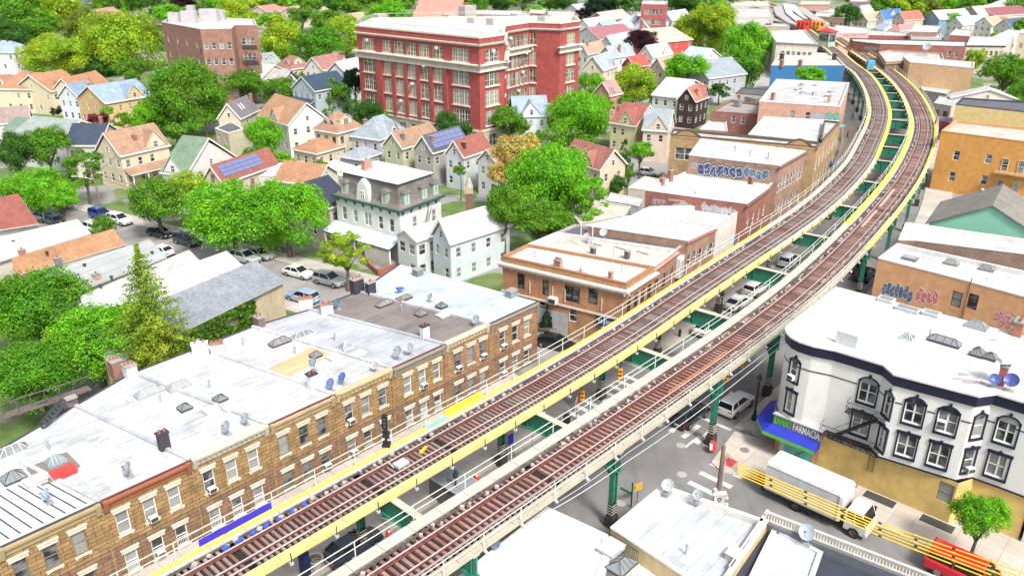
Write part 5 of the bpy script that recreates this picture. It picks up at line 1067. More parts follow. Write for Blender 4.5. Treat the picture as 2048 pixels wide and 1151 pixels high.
r=flat('flat_building','yellow walled flat building with a navy rear parapet, right edge',[(1912,208),(2080,226),(2080,205),(1925,195)],8.5,M('stucco',(0.68,0.52,0.24),.85,stain=.15),MD,.3,cop=M('plain',(0.03,0.04,0.09)))
r=flat('shop_building','small shop with boarded bay windows by the right track curve',[(1868,206),(1903,212),(1915,196),(1880,192)],6.0,M('stucco',(0.5,0.46,0.4),.8),MG,.2,(('g',0,2,[3.2],1.2,1.4,'dm',M('paint',(0.2,0.17,0.13))),))
b=MB(); n=(-P(1885,225,2)); n.z=0; n.normalize(); c=P(1886,238,3.0); 
b.box(-2.6,2.6,-.1,.1,-.5,.5,0,Matrix.Translation(c)@Matrix.Rotation(math.atan2(n.x,-n.y),4,'Z')); b.build('shop_sign',M('plain',(0.45,0.4,0.55)),r)
b=MB(); b.box(-2.4,2.4,-.12,.1,-2.6,-.6,0,Matrix.Translation(c)@Matrix.Rotation(math.atan2(n.x,-n.y),4,'Z')); b.build('shop_front',M('plain',(0.5,0.1,0.12)),r)
house('white low gabled hall above the yellow flat building',(1897,192),(1900,196),(2050,203),'gNR',8.6,6.2,(0.62,0.60,0.55),(0.45,0.44,0.43),win=(.9,1.1))
r=flat('shop_building','long peach building with a white roof edge, right of the curve',[(1820,124),(1948,136),(1949,124),(1806,112)],10.5,M('stucco',(0.66,0.43,0.24),.85),MW,.4,cop=M('plain',(0.6,0.6,0.58)))
r=flat('annex','low annex with pale blue graffiti under a white roof, below the peach building',[(1830,160),(1915,170),(1926,150),(1833,146)],5.0,M('plain',(0.5,0.52,0.54)),MW,.2)
a=P(1830,160,5);c=P(1915,170,5);a.z=c.z=0;n=Vector(((c-a).y,-(c-a).x,0)).normalized(); n=n if(-a).dot(n)>0 else -n; gpix(r,1834,162,1880,174,a,n,GP,21,5); gpix(r,1882,164,1913,176,a,n,[GP[0],M('paint',(0.35,0.55,0.62)),GP[1]],22,4)
flat('canopy_building','low building under a long white canopy beside the right track curve',[(1846,180),(1893,187),(1905,175),(1842,172)],4.5,M('plain',(0.3,0.27,0.25)),MW,.15)
r=flat('shop_building','ornate brown shop building with rounded parapets behind the right track',[(1757,104),(1772,124),(1888,117),(1884,106),(1780,100)],9.5,BR((0.24,0.15,0.10),.4),MG,.5,(('g',1,8,[5.5,2.0],.9,1.5,'d'),('g',0,3,[5.5,2.2],.9,1.5,'d')),cop=M('plain',(0.38,0.3,0.22)),cornice=((0,1),.4,.5,.35,M('plain',(0.33,0.25,0.18)),1.2))
dish(P(1852,108,9.5),'big old mesh dish on the ornate brown shop building',R(200),(0.45,0.45,0.46),2.6)
r=flat('flat_building','long red brick building with a white roof right of the signal cabin',[(1705,82),(1760,88),(1932,93),(1935,82),(1700,76)],10.5,BR((0.30,0.085,0.06),.4),MW,.4,(('p',1,1898,108,1.1,1.8,'d'),('p',1,1913,109,1.1,1.8,'d')),cop=M('plain',(0.08,0.07,0.08)))
a=P(1705,82,10.5);c=P(1760,88,10.5);a.z=c.z=0;n=Vector(((c-a).y,-(c-a).x,0)).normalized(); n=n if(-a).dot(n)>0 else -n; gpix(r,1728,90,1758,100,a,n,[M('paint',(0.5,0.5,0.5)),M('paint',(0.06,0.05,0.06)),M('paint',(0.3,0.28,0.28))],31,5)
flat('row_building','grey and cream two storey terrace with fire stairs near the right edge',[(1933,90),(2010,91),(2028,76),(1942,72)],9.0,M('stucco',(0.5,0.45,0.38),.8),MW,.3,(('g',0,8,[5.6,2.2],1.0,1.6,'d'),),cornice=((0,),.1,.5,.3,M('plain',(0.1,0.1,0.12)),0))
r=flat('flat_building','dusty pink building with red graffiti behind the station stair',[(1668,66),(1738,66),(1740,56),(1672,50)],9.0,M('stucco',(0.62,0.36,0.34),.85),MW,.3)
a=P(1668,66,9);c=P(1738,66,9);a.z=c.z=0;n=Vector(((c-a).y,-(c-a).x,0)).normalized(); n=n if(-a).dot(n)>0 else -n; gpix(r,1685,67,1712,74,a,n,[GR[1],GR[0],GR[2]],41,5); gpix(r,1716,67,1732,73,a,n,[GR[1],GR[0],GR[2]],42,3)
flat('flat_building','dark red walled building along the far right track',[(1672,68),(1822,72),(1822,66),(1740,60)],7.5,M('stucco',(0.34,0.09,0.08),.85),MW2,.3,(('p',0,1699,82,1.0,1.3,'d'),))
flat('flat_building','pale grey windowless block between two red brick walls',[(1822,74),(1884,76),(1880,68),(1822,66)],8.0,M('stucco',(0.55,0.54,0.5),.85),MW,.3)
flat('flat_building','brown brick flats with white window surrounds, top right',[(1819,63),(1874,64),(1882,52),(1830,50)],9.5,BR((0.25,0.13,0.1),.5),MW,.3,(('g',0,6,[5.5],1.1,1.9,'d'),))
flat('flat_building','red brick block with two pale windows behind the long red building',[(1899,70),(1939,72),(1946,60),(1912,57)],9.5,BR((0.38,0.1,0.08),.5),MW2,.3,(('g',0,2,[3.5],2,1.6,'d'),))
flat('flat_building','cream panelled building at the right edge, below the white gables',[(2038,66),(2075,68),(2075,60),(2044,58)],11,M('stucco',(0.6,0.5,0.38)),MW,.3,(('g',0,2,[6,2.5],1.1,1.6,'d'),))
flat('flat_building','terrace with a brown roof and brick cornice, behind the station end',[(1601,8),(1658,8),(1662,3),(1603,2)],10,BR((0.4,0.2,0.15),.5),MT,.3,(('g',0,9,[5],1.4,2,'d'),),cornice=((0,),0,.8,.4,M('plain',(0.5,0.42,0.36)),0))
flat('flat_building','long low shops with white awnings behind the far station platform',[(1606,20),(1676,27),(1680,18),(1612,13)],7,M('stucco',(0.25,0.23,0.23)),MW,.3)
flat('flat_building','tan brick building right of the far station platform',[(1629,32),(1688,36),(1692,28),(1634,24)],8.5,BR((0.36,0.24,0.16),.5),MT,.3,(('g',0,6,[4.5],1.2,1.7,'d'),))
# --- left of the tracks going away from the junction
r=flat('corner_shop_building','orange brick corner building with a white carved cornice and a dark blue shop sign',[(1005,511),(1253,566),(1308,532),(1056,487)],8.2,ORG,M('membrane',(0.56,0.56,0.56),.55,stain=.2,lo=.85),.35,
  (('p',0,1042,562,.95,1.9,'d',BLK),('p',0,1091,575,.8,1.9,'d',BLK),('p',0,1144,588,1.9,1.9,'dm',BLK),('p',0,1186,592,1.1,1.9,'d',BLK),('p',0,1084,611,.9,1.3,'d',WHT),('p',0,1146,630,1.0,1.6,'d',WHT),('g',1,4,[4.6],.85,1.7,'d',BLK)),
  cop=M('plain',(0.33,0.17,0.08)),cornice=((0,1),.75,.62,.5,CORN_W,.85))
q=[P(x,y,8.2) for x,y in((1005,511),(1253,566),(1308,532))]; 
for t in q: t.z=0
e=(q[1]-q[0]); LA=e.length; e/=LA; n=Vector((e.y,-e.x,0)); e2=(q[2]-q[1]); LB=e2.length; e2/=LB; n2=Vector((e2.y,-e2.x,0)); A_=q[0]; B_=q[1]
def slab_on(p,e_,n_,s0,s1,z0_,z1_,o_,nm,mt,par): 
    g=MB(); c=[p+e_*s0+n_*.01+Zu*z0_,p+e_*s0+n_*o_+Zu*z0_,p+e_*s1+n_*o_+Zu*z0_,p+e_*s1+n_*.01+Zu*z0_]; g.hexa(c+[t+Zu*(z1_-z0_) for t in c]); return g.build(nm,mt,par)
slab_on(A_,e,n,0,LA,3.75,3.95,.18,'belt_course',CORN_W,r); slab_on(B_,e2,n2,0,LB,3.75,3.95,.18,'belt_course',CORN_W,r)
sx=(on_plane(1195,630,A_,n)-A_).dot(e); sg=slab_on(A_,e,n,sx,LA+.2,2.7,3.7,.25,'shop_sign',M('plain',(0.01,0.012,0.05),.4),r); text_on(sg,'YA FAVORITE',A_+e*((sx+LA)/2)+n*.26+Zu*3.2,n,Zu,(LA-sx)*.9,.6,M('paint',(0.45,0.6,0.85),.5))
slab_on(B_,e2,n2,0,LB,2.6,3.6,.3,'shop_sign',M('plain',(0.55,0.04,0.05),.4),r)
sx0=(on_plane(1072,640,A_,n)-A_).dot(e); sx1=(on_plane(1136,640,A_,n)-A_).dot(e); slab_on(A_,e,n,sx0,sx1,.1,2.9,.02,'painted_patch',M('stucco',(0.40,0.41,0.42)),r)
slab_on(A_,e,n,sx,LA,.2,2.6,.04,'shop_window',GL,r)
for x in(1060,1106,1131,1205): s=(on_plane(x,575,A_,n)-A_).dot(e); slab_on(A_,e,n,s-.05,s+.05,4.3,5.9,.1,'pipe',M('plain',(0.6,0.5,0.4)),r)
chimney(r,P(1116,534,7.9),.8,.9,.5,BR((0.45,0.2,0.1),.3),AZ-math.pi/2,3); chimney(r,P(1221,558,7.9),.8,.4,.4,BR((0.45,0.2,0.1),.3),AZ,0); vent(r,P(1070,515,7.85)); vent(r,P(1243,545,7.85),.9)
b=MB(); b.tube(P(1224,552,7.85),P(1224,552,7.85)+Zu*3.6,.03); b.build('mast',GRY,r)
s=(on_plane(1109,597,A_,n)-A_).dot(e); ac_unit(A_+e*s+n*.02+Zu*4.0,n,'large white air conditioner on the orange corner building side wall',None,1.7)
r=flat('shop_building','shop building with a tan patched roof between the white and dark purple roofs',[(1056,487),(1308,532),(1353,499),(1112,464)],8.0,BR((0.33,0.16,0.10),.35),MT,.4,(('g',1,3,[4.4],.9,1.7,'d',BLK),),cop=M('plain',(0.55,0.54,0.5)),cornice=((1,),.3,.4,.35,M('plain',(0.42,0.25,0.2)),.8))
for x,y in((1197,488),(1246,496),(1290,505)): hatch(r,P(x,y,7.6),1.6,.9,.15,AZ-math.pi/2)
for x,y,c in((1186,510,0),(1254,517,0)): chimney(r,P(x,y,7.6),.9,.5,.5,CHW if c else M('plain',(0.1,0.09,0.1)),AZ,0)
for x,y,h in((1161,492,2.6),(1184,494,2.4)): vent(r,P(x,y,7.6),h,.07,LGR)
dish(P(1174,482,7.8),'round dish on a thin mast at the edge of the dark purple roof',R(215),(0.5,0.52,0.54),.9); dish(P(1208,478,7.8),'mesh dish on a tripod at the edge of the dark purple roof',R(200),(0.55,0.56,0.58),1.2)
r=flat('shop_building','shop building with a dark purple roof and white framed bay on the avenue',[(1112,464),(1353,499),(1376,480),(1150,448)],7.4,BR((0.33,0.10,0.07),.35),MD,.3,cop=M('plain',(0.35,0.33,0.33)))
hatch(r,P(1227,467,7.1),1.8,.9,.15,AZ-math.pi/2,M('plain',(0.5,0.45,0.36)))
a=P(1353,499,7.4);c=P(1376,480,7.4);a.z=c.z=0;e_=(c-a);LL=e_.length;e_/=LL;n_=Vector((e_.y,-e_.x,0))
slab_on(a,e_,n_,.3,LL-.2,3.6,6.2,.5,'bay',M('paint',(0.66,0.66,0.66)),r)
for k in range(4): put_win(r,a+e_*(.9+k*(LL-1.8)/3)+n_*.5+Zu*3.9,n_,.7,1.7,'d',BLK)
r=flat('shop_building','brown brick shop building under the widest white roof beside the tracks',[(1175,450),(1376,480),(1432,454),(1258,431)],8.2,BR((0.30,0.17,0.11),.35),MW,.4,(('g',1,5,[4.6],.8,1.7,'d'),),cop=M('plain',(0.62,0.6,0.58)),cornice=((1,),.3,.3,.2,M('plain',(0.28,0.12,0.09)),0))
p=P(1405,545,3);
a=P(1376,480,8.2);c=P(1432,454,8.2);a.z=c.z=0;e_=(c-a);LL=e_.length;e_/=LL;n_=Vector((e_.y,-e_.x,0))
slab_on(a,e_,n_,0.3,4.5,2.4,3.6,.9,'pink_awning',M('plain',(0.65,0.03,0.22)),r)
r=flat('shop_building','tall pale side walled shop with a sunken grey roof and blue sign',[(1262,430),(1434,452),(1497,409),(1300,412)],7.6,M('stucco',(0.60,0.56,0.52),.8,stain=.15),M('membrane',(0.5,0.5,0.5)),.6,cop=M('plain',(0.5,0.5,0.5)))
a=P(1434,452,7.6);c=P(1497,409,7.6);a.z=c.z=0;e_=(c-a);LL=e_.length;e_/=LL;n_=Vector((e_.y,-e_.x,0)); slab_on(a,e_,n_,LL*.62,LL*.9,3.0,4.2,.12,'wall_sign',M('plain',(0.05,0.22,0.6)),r)
slab_on(a,e_,n_,LL*.66,LL*1.5,1.2,2.9,1.1,'green_awning',M('plain',(0.03,0.28,0.07)),r)
r=flat('shop_building','red brown brick building with white and grey graffiti on its side wall',[(1291,379),(1494,406),(1538,374),(1347,351)],9.0,BR((0.28,0.085,0.055),.35),MW,.4,(('g',1,4,[5.0],.9,1.7,'d'),),cop=M('plain',(0.62,0.6,0.58)),cornice=((1,),.3,.5,.3,M('plain',(0.14,0.09,0.07)),0))
a=P(1291,379,9);c=P(1494,406,9);a.z=c.z=0;e_=(c-a).normalized();n_=Vector((e_.y,-e_.x,0))
gpix(r,1345,402,1383,418,a,n_,[M('paint',(0.5,0.48,0.46)),M('paint',(0.33,0.3,0.29)),M('paint',(0.42,0.4,0.38))],51,5); gpix(r,1402,405,1440,426,a,n_,[M('paint',(0.55,0.55,0.55)),M('paint',(0.2,0.19,0.2)),M('paint',(0.4,0.39,0.4))],52,5); gpix(r,1440,412,1472,430,a,n_,[M('paint',(0.6,0.6,0.6)),M('paint',(0.16,0.15,0.17)),M('paint',(0.5,0.5,0.52))],53,4)
gpix(r,1305,393,1330,412,a,n_,None,54,scr=M('paint',(0.5,0.45,0.45))); gpix(r,1338,396,1370,402,a,n_,None,55,scr=M('paint',(0.6,0.6,0.6)))
chimney(r,P(1324,370,8.6),1.0,.7,.5,None,AZ,1); chimney(r,P(1340,362,8.6),1.6,.8,.6,None,AZ,2); b=MB(); b.box(-.35,.35,-.2,.2,-3,1.0,0,Matrix.Translation(P(1395,395,8.0))); b.build('wall_duct',M('plain',(0.55,0.52,0.5)),r)
r=flat('shop_building','brick building with a white roof just below the big blue graffiti wall',[(1349,353),(1536,374),(1560,352),(1372,342)],7.8,BR((0.30,0.12,0.08),.35),MW,.3,cop=M('plain',(0.5,0.48,0.46))); chimney(r,P(1500,372,7.5),1.4,.6,.6,None,AZ,2)
r=flat('shop_building','brick building with large blue and white graffiti letters under its white roof',[(1378,309),(1559,330),(1611,301),(1402,277)],10.6,BR((0.33,0.19,0.13),.35),MW,.4,(('g',1,8,[6.2,2.5],.9,2.0,'d'),),cop=M('plain',(0.62,0.6,0.58)),cornice=((1,),.2,.5,.3,M('plain',(0.2,0.12,0.09)),0))
a=P(1378,309,10.6);c=P(1559,330,10.6);a.z=c.z=0;e_=(c-a).normalized();n_=Vector((e_.y,-e_.x,0))
gpix(r,1394,322,1484,353,a,n_,GW,61,7); gpix(r,1486,334,1536,356,a,n_,[M('paint',(0.5,0.55,0.62)),M('paint',(0.05,0.09,0.16)),M('paint',(0.1,0.17,0.27))],62,4); gpix(r,1396,314,1545,324,a,n_,None,63,scr=M('paint',(0.15,0.15,0.17)))
gpix(r,1380,320,1393,340,a,n_,None,64,scr=M('paint',(0.5,0.45,0.42)))
for x,y in((1470,303),(1500,313),(1536,317)): vent(r,P(x,y,10.2),.8,.1)
r=flat('shop_building','long tan brick building with arched parapet gables along the avenue',[(1341,268),(1634,293),(1680,243),(1648,240),(1640,284),(1346,257)],9.6,BR((0.42,0.27,0.12),.35),MG,.4,(('g',1,7,[5.2,1.8],1.2,2.0,'dm'),('p',0,1369,308,3.4,2.2,'dm')),cop=M('plain',(0.1,0.07,0.06)),cornice=((1,),.2,.35,.25,M('plain',(0.25,0.14,0.09)),0))
a=P(1341,268,9.6);c=P(1634,293,9.6);a.z=c.z=0;e_=(c-a);LL=e_.length;e_/=LL;n_=Vector((e_.y,-e_.x,0))
for f0,f1 in((.02,.22),(.8,.97)):
    g=MB(); N_=10; pr=None
    for k in range(N_+1):
        t=k/N_; s=LL*(f0+(f1-f0)*t); z=9.45+1.1*math.sin(math.pi*t)
        cur=(a+e_*s+n_*.04,z)
        if pr: p0,z0_=pr; p1,z1_=cur; g.hexa([p0+Zu*9,p1+Zu*9,p1-n_*.3+Zu*9,p0-n_*.3+Zu*9,p0+Zu*z0_,p1+Zu*z1_,p1-n_*.3+Zu*z1_,p0-n_*.3+Zu*z0_]); g.bar(p0+Zu*(z0_+.05)-n_*.1,p1+Zu*(z1_+.05)-n_*.1,.4,.14,1)
        pr=cur
    g.build('arched_gable',[BR((0.42,0.27,0.12),.35),M('plain',(0.1,0.07,0.06))],r)
flat('flat_roofed_block','block of joined white roofs behind the tan brick building',[(1497,268),(1640,282),(1678,241),(1528,233)],9.0,BR((0.38,0.23,0.12),.35),MW,.3,(('g',1,7,[5,1.6],1.0,1.8,'d'),),cop=M('plain',(0.62,0.6,0.58)))
r=flat('flat_building','dusty pink walled building with teal graffiti and a cluttered white roof',[(1519,202),(1680,213),(1699,165),(1553,158)],10.0,M('stucco',(0.56,0.33,0.25),.85,stain=.2),MW2,.5,(('p',0,1584,229,1.0,1.6,'d'),('p',0,1615,232,1.0,1.6,'d')),cop=M('plain',(0.62,0.6,0.58)))
a=P(1519,202,10);c=P(1680,213,10);a.z=c.z=0;e_=(c-a).normalized();n_=Vector((e_.y,-e_.x,0))
gpix(r,1624,222,1646,239,a,n_,GP,71,4); gpix(r,1650,224,1679,240,a,n_,GT,72,5)
chimney(r,P(1545,200,9.5),1.5,.8,.6,None,AZ,0); chimney(r,P(1658,205,9.5),1.3,.8,.6,M('plain',(0.5,0.33,0.28)),AZ,1)
for i in range(11): 
    x=1570+rnd.random()*95; y=170+rnd.random()*30; hatch(r,P(x,y,9.5),rnd.uniform(.8,1.6),.8,rnd.uniform(.2,.7),AZ+rnd.random(),M('metal',(0.4,0.42,0.44)))
r=flat('flat_building','blue walled building behind a bright green tree, by the curve',[(1543,130),(1690,130),(1672,112),(1558,110)],10.0,M('siding',(0.025,0.14,0.32),.6),MT,.4,cop=M('plain',(0.55,0.53,0.5))); 
for x,w in((1600,1.0),(1563,1.0)): chimney(r,P(x,130,10),1.2,w,.8,None,AZ,1)
for x in(1563,1668): chimney(r,P(x,120,9.6),1.8,1.0,1.0,M('plain',(0.05,0.045,0.05)),AZ,0)
r=flat('flat_building','beige rendered building with three dark windows below its cornice',[(1553,84),(1636,88),(1610,60),(1536,62)],10.5,M('stucco',(0.58,0.54,0.46),.85,stain=.4),MW,.3,(('g',0,6,[6],1.0,1.8,'d',BLK,.12,.9),),cornice=((0,),.05,.5,.4,M('plain',(0.3,0.28,0.27)),0))
flat('flat_building','low shed with a white roof between the beige and blue walls',[(1560,113),(1668,116),(1655,106),(1562,104)],7,M('stucco',(0.4,0.36,0.33)),MW,.3)
flat('flat_building','low building with a red painted wall panel left of the far tracks',[(1528,52),(1580,54),(1576,48),(1530,46)],8,M('stucco',(0.5,0.42,0.33)),MW2,.3)
r=flat('flat_building','low brown brick building with two white windows beside the dark brown gabled house',[(1421,222),(1517,228),(1521,207),(1460,200)],6.6,BR((0.22,0.08,0.055),.35),M('membrane',(0.3,0.28,0.27)),.5,(('p',0,1467,238,.9,1.6,'d'),('p',0,1486,241,.9,1.6,'d')),cop=M('plain',(0.25,0.13,0.1)))
for i,(x,y) in enumerate(((1475,212),(1497,205),(1508,208))): hatch(r,P(x,y,6.2),1.6,1.4,1.3,AZ,M('metal',(0.25,0.26,0.28)))
flat('flat_building','cream building with an arched window and navy roof edge behind the brown one',[(1471,186),(1538,191),(1540,178),(1486,174)],7,M('stucco',(0.6,0.52,0.36),.8),MD,.3,(('p',0,1477,196,.9,1.3,'d'),))
flat('flat_building','low white roofed shed with a grey metal lean-to, left of the tan building',[(1399,258),(1455,262),(1452,240),(1420,240)],4.5,BR((0.3,0.14,0.1),.4),MW,.2)
flat('garage','small pale garage roof behind the big open tree near the graffiti wall',[(1213,400),(1278,412),(1285,398),(1222,385)],3.6,M('plain',(0.5,0.52,0.53)),MW,.15)
flat('garage','flat pale pink roof of a shed beside the parked white car',[(1256,375),(1302,380),(1330,360),(1290,352)],3.4,M('plain',(0.5,0.45,0.4)),M('membrane',(0.62,0.55,0.5)),.1)
flat('warehouse','low sprawling white roof behind the shop roofs, left of the grey sunken roof',[(1160,447),(1250,430),(1262,412),(1192,400),(1140,420)],5.0,M('plain',(0.5,0.46,0.42)),MT,.2)
for i,(q4,lb) in enumerate((([(1448,52),(1545,50),(1540,40),(1462,40)],'nearer long white roof at the top right of the trees'),([(1455,36),(1548,34),(1540,18),(1468,16)],'wide white warehouse roof left of the far station'),([(1460,12),(1540,12),(1538,3),(1466,3)],'farthest white warehouse roof left of the station'))):
    flat('warehouse',lb,q4,8,M('stucco',(0.5,0.45,0.4)),MW2,.3,(('g',0,8,[4],1.3,1.4,'d'),))
# --- school
SR=M('brick',(0.34,0.035,0.028),.75,s=.5); LIM=M('plain',(0.62,0.57,0.49)); STN=M('brick',(0.42,0.38,0.32),.85,s=.9)
def PH(x,y,z): p=P(x,y,z); p.z=0; return p
ZS=23.5; sA,sB,sC,sD,s4,s5,s6,s7,s8,s9=[PH(x,y,ZS) for x,y in((712,50),(958,74),(1008,67.5),(1011,50),(1059,43),(1121,45),(1160,40),(1150,31),(940,33),(745,36))]
sch=thing('school','large red brick school with cream stone bands and tall grouped windows','school',(sA+s5)/2,0)
poly=[sA,sB,sC,sD,s4,s5,s6,s7,s8,s9]; 
if not ccw(poly): poly=poly[::-1]
wb=MB(); wj=[]; st=MB(); bands=MB()
for i in range(len(poly)):
    a,c=poly[i],poly[(i+1)%len(poly)]; L=(c-a).length; d=(c-a)/L; n=Vector((d.y,-d.x,0)); vis=(-a).dot(n)>0; hs=[]
    front=L>30 and i in(0,) 
    if vis:
        if (a-sA).length<1: groups=[(.105,4.0,2)]+[(.22+k*.1,2.9,1) for k in range(6)]+[(.9,4.6,1)]; groups=[(.1,4.0,1),(.265,2.8,1),(.37,3.1,1),(.475,3.1,1),(.58,3.1,1),(.685,3.0,1),(.86,4.6,1)]
        elif (a-sB).length<1: groups=[(.5,min(4.5,L*.55),1)]
        elif (a-sD).length<1: groups=[(.15+k*.17,2.0,1) for k in range(5)]
        elif (a-s4).length<1: groups=[(.12,1.6,1)]
        elif (a-s5).length<1: groups=[(.55,3.4,1)]
        else: groups=[(.5,3.0,1)]
        for f,w,_ in groups:
            if w>L*.8: w=L*.6
            for z,h in((5.6,3.1),(9.6,3.2),(13.6,3.3),(18.3,2.6)): hs.append((f*L-w/2,f*L+w/2,z,z+h)); wj.append((a+d*f*L,n,z,w,h,'t' if w>2.3 else 'dm'))
        for f,w,_ in groups: st_h=1
    wall_quad(wb,a,c,4.6,ZS-.3,hs,0,.25)
    hs2=[]
    if vis and L>6:
        for f,w,_ in groups: w2=min(w*.7,2.4); hs2.append((f*L-w2/2,f*L+w2/2,1.2,3.6)); wj.append((a+d*f*L,n,1.2,w2,2.4,'dm'))
    wall_quad(st,a-n*-.15,c+n*.15,0,4.6,hs2,0,.3)
    if vis:
        for z0_,z1_,o_ in((4.5,4.9,.3),(17.1,17.9,.12),(16.6,17.1,.5),(17.9,18.1,.95),(ZS-1.9,ZS-1.6,.3),(ZS-1.6,ZS-1.45,.55)): bands.hexa([a-d*o_+n*.0+Zu*z0_,a-d*o_+n*o_+Zu*z0_,c+d*o_+n*o_+Zu*z0_,c+d*o_+Zu*z0_,a-d*o_+Zu*z1_,a-d*o_+n*o_+Zu*z1_,c+d*o_+n*o_+Zu*z1_,c+d*o_+Zu*z1_]) if not((a-s4).length<1 and z0_ in(16.6,17.1,17.9)) else None
wb.build('wall',SR,sch); st.build('stone_base',STN,sch); bands.build('stone_band',LIM,sch)
CRM=M('paint',(0.64,0.57,0.42),.6)
for p,n,z,w,h,stl in wj: 
    o=put_win(sch,p-n*.12+Zu*z,n,w,h,stl,CRM)
    if z>5: b=MB(); d=Vector((-n.y,n.x,0)); b.bar(p-d*(w/2+.2)+Zu*(z-.14)+n*.1,p+d*(w/2+.2)+Zu*(z-.14)+n*.1,.3,.26,0); b.build('sill',LIM,o)
    if z>12 and z<15: b=MB(); b.hexa([p+n*.02-d*.18+Zu*(z+h),p+n*.2-d*.18+Zu*(z+h),p+n*.2+d*.18+Zu*(z+h),p+n*.02+d*.18+Zu*(z+h),p+n*.02-d*.3+Zu*(z+h+.7),p+n*.25-d*.3+Zu*(z+h+.7),p+n*.25+d*.3+Zu*(z+h+.7),p+n*.02+d*.3+Zu*(z+h+.7)]); b.build('keystone',LIM,o)
# piers between the bays of the front
b=MB(); L=(sB-sA).length; d=(sB-sA)/L; n=Vector((d.y,-d.x,0))
for f in(.19,.318,.422,.527,.632,.745): b.bar(sA+d*f*L+n*.2+Zu*4.9,sA+d*f*L+n*.2+Zu*16.6,1.0 if f not in(.19,) else 2.0,.4,0,n)
b.build('brick_pier',SR,sch)
b=MB(); b.poly([p+Zu*(ZS-1.2) for p in inset(poly,.4)]); b.build('roof',MW,sch)
b=MB(); op=inset(poly,-.1);ip=inset(poly,.4)
for i in range(len(poly)):
    j=(i+1)%len(poly); b.quad(op[i]+Zu*ZS,op[j]+Zu*ZS,ip[j]+Zu*ZS,ip[i]+Zu*ZS); b.quad(op[i]+Zu*(ZS-.35),op[j]+Zu*(ZS-.35),op[j]+Zu*ZS,op[i]+Zu*ZS); b.quad(ip[j]+Zu*(ZS-1.2),ip[i]+Zu*(ZS-1.2),ip[i]+Zu*ZS,ip[j]+Zu*ZS)
b.build('parapet',LIM,sch)
for x,y,w,h in((760,42,3,1.6),(935,38,4,3.2),(955,45,5,1.2),(900,40,3,1.3),(985,50,2,1.5),(1040,38,5,1.3),(1090,42,3,1.2),(1130,40,3,1.2)): b=MB(); b.box(-w/2,w/2,-1.2,1.2,0,h,0,Matrix.Translation(P(x,y,ZS-1.2))@Matrix.Rotation(AZ,4,'Z')); b.build('roof_plant',M('plain',(0.42,0.40,0.38)),sch)
b=MB(); 
for i in range(len(poly)):
    a,c=ip[i],ip[(i+1)%len(poly)]; L=(c-a).length; d=(c-a)/L; s=0
    while s<L: b.bar(a+d*s+Zu*ZS,a+d*s+Zu*(ZS+1.0),.07,.07); s+=2
    b.bar(a+Zu*(ZS+1),c+Zu*(ZS+1),.08,.08)
b.build('roof_railing',M('paint',(0.5,0.48,0.45)),sch)
b=MB(); 
for k in range(14): 
    j=wj[(k*5+3)%len(wj)]; 
    if j[2]>5: b.box(-.35,.35,-.5,0,0,.5,0,Matrix.Translation(j[0]+j[1]*.1+Zu*(j[2]+j[4]-.6))@Matrix.Rotation(math.atan2(j[1].x,-j[1].y)*1.0,4,'Z'))
b.build('window_cooler',M('paint',(0.65,0.63,0.6)),sch)
# --- apartment block upper left and other brick blocks at the top
AB=BR((0.30,0.14,0.095),.5)
r=flat('apartment_block','brown brick apartment block with fire escapes behind the trees at upper left',[(323,44),(400,58),(462,57),(470,50),(514,50),(508,38),(345,32)],20,AB,MW,.7,(('g',0,4,[3,7,11,15],1.1,1.6,'d'),('g',1,4,[3,7,11,15],1.1,1.6,'d'),('g',3,5,[3,7,11,15],1.1,1.6,'d')),cop=M('plain',(0.5,0.46,0.42)))
for x,y,w,h in((350,38,3,2.5),(380,40,4,3.2),(420,38,5,3.5),(440,36,3,3),(385,34,2,4)): b=MB(); b.box(-w/2,w/2,-1,1,0,h,0,Matrix.Translation(P(x,y+6,19.3))); b.build('roof_plant',M('plain',(0.42,0.4,0.42)),r)
b=MB()
for x in(415,498):
    for z in(6,10,14): c=P(x,56 if x<450 else 51,20); c=Vector((c.x,c.y-1.2,z)); b.box(-2,2,-.6,.6,0,.1,0,Matrix.Translation(c)); b.box(-2,2,-.6,-.55,0,1.1,0,Matrix.Translation(c)); b.bar(c+Vector((-1.5,-.5,0)),c+Vector((1.5,-.5,-3.6)),.3,.08)
b.build('fire_escape',DKG,r)
CHB2=BR((0.42,0.13,0.09),.5)
ch=thing('church','red brick church with a pale red gabled roof at the top of the photo','church',P(885,32,0),0)
a=P(828,33,8);c=P(915,36,8); a.z=c.z=0; e=(c-a).normalized(); n=Vector((e.y,-e.x,0)); L=(c-a).length; bk=-n*14
b=MB(); wall_quad(b,a,c,0,8,[]); wall_quad(b,c,c+bk,0,8,[]); wall_quad(b,a+bk,a,0,8,[]); b.poly([c+Zu*8,c+bk+Zu*8,c+bk/2+Zu*15]); b.poly([a+bk+Zu*8,a+Zu*8,a+bk/2+Zu*15]); b.build('wall',CHB2,ch)
b=MB(); b.quad(a+n*.4-e*.4+Zu*7.7,c+n*.4+e*.4+Zu*7.7,c+bk/2+e*.4+Zu*15.2,a+bk/2-e*.4+Zu*15.2); b.quad(c+bk+e*.4+Zu*7.7,a+bk-e*.4+Zu*7.7,a+bk/2-e*.4+Zu*15.2,c+bk/2+e*.4+Zu*15.2); b.build('roof',M('shingle',(0.50,0.24,0.19)),ch)
b=MB(); b.box(-2.5,2.5,-2.5,2.5,0,15,0,Matrix.Translation(P(865,33,4)-Zu*4)); b.box(-2.9,2.9,-2.9,2.9,15,15.6,0,Matrix.Translation(P(865,33,4)-Zu*4)); b.box(-3,3,-3,3,0,11,0,Matrix.Translation(P(924,37,4)-Zu*4)); b.build('tower',CHB2,ch)
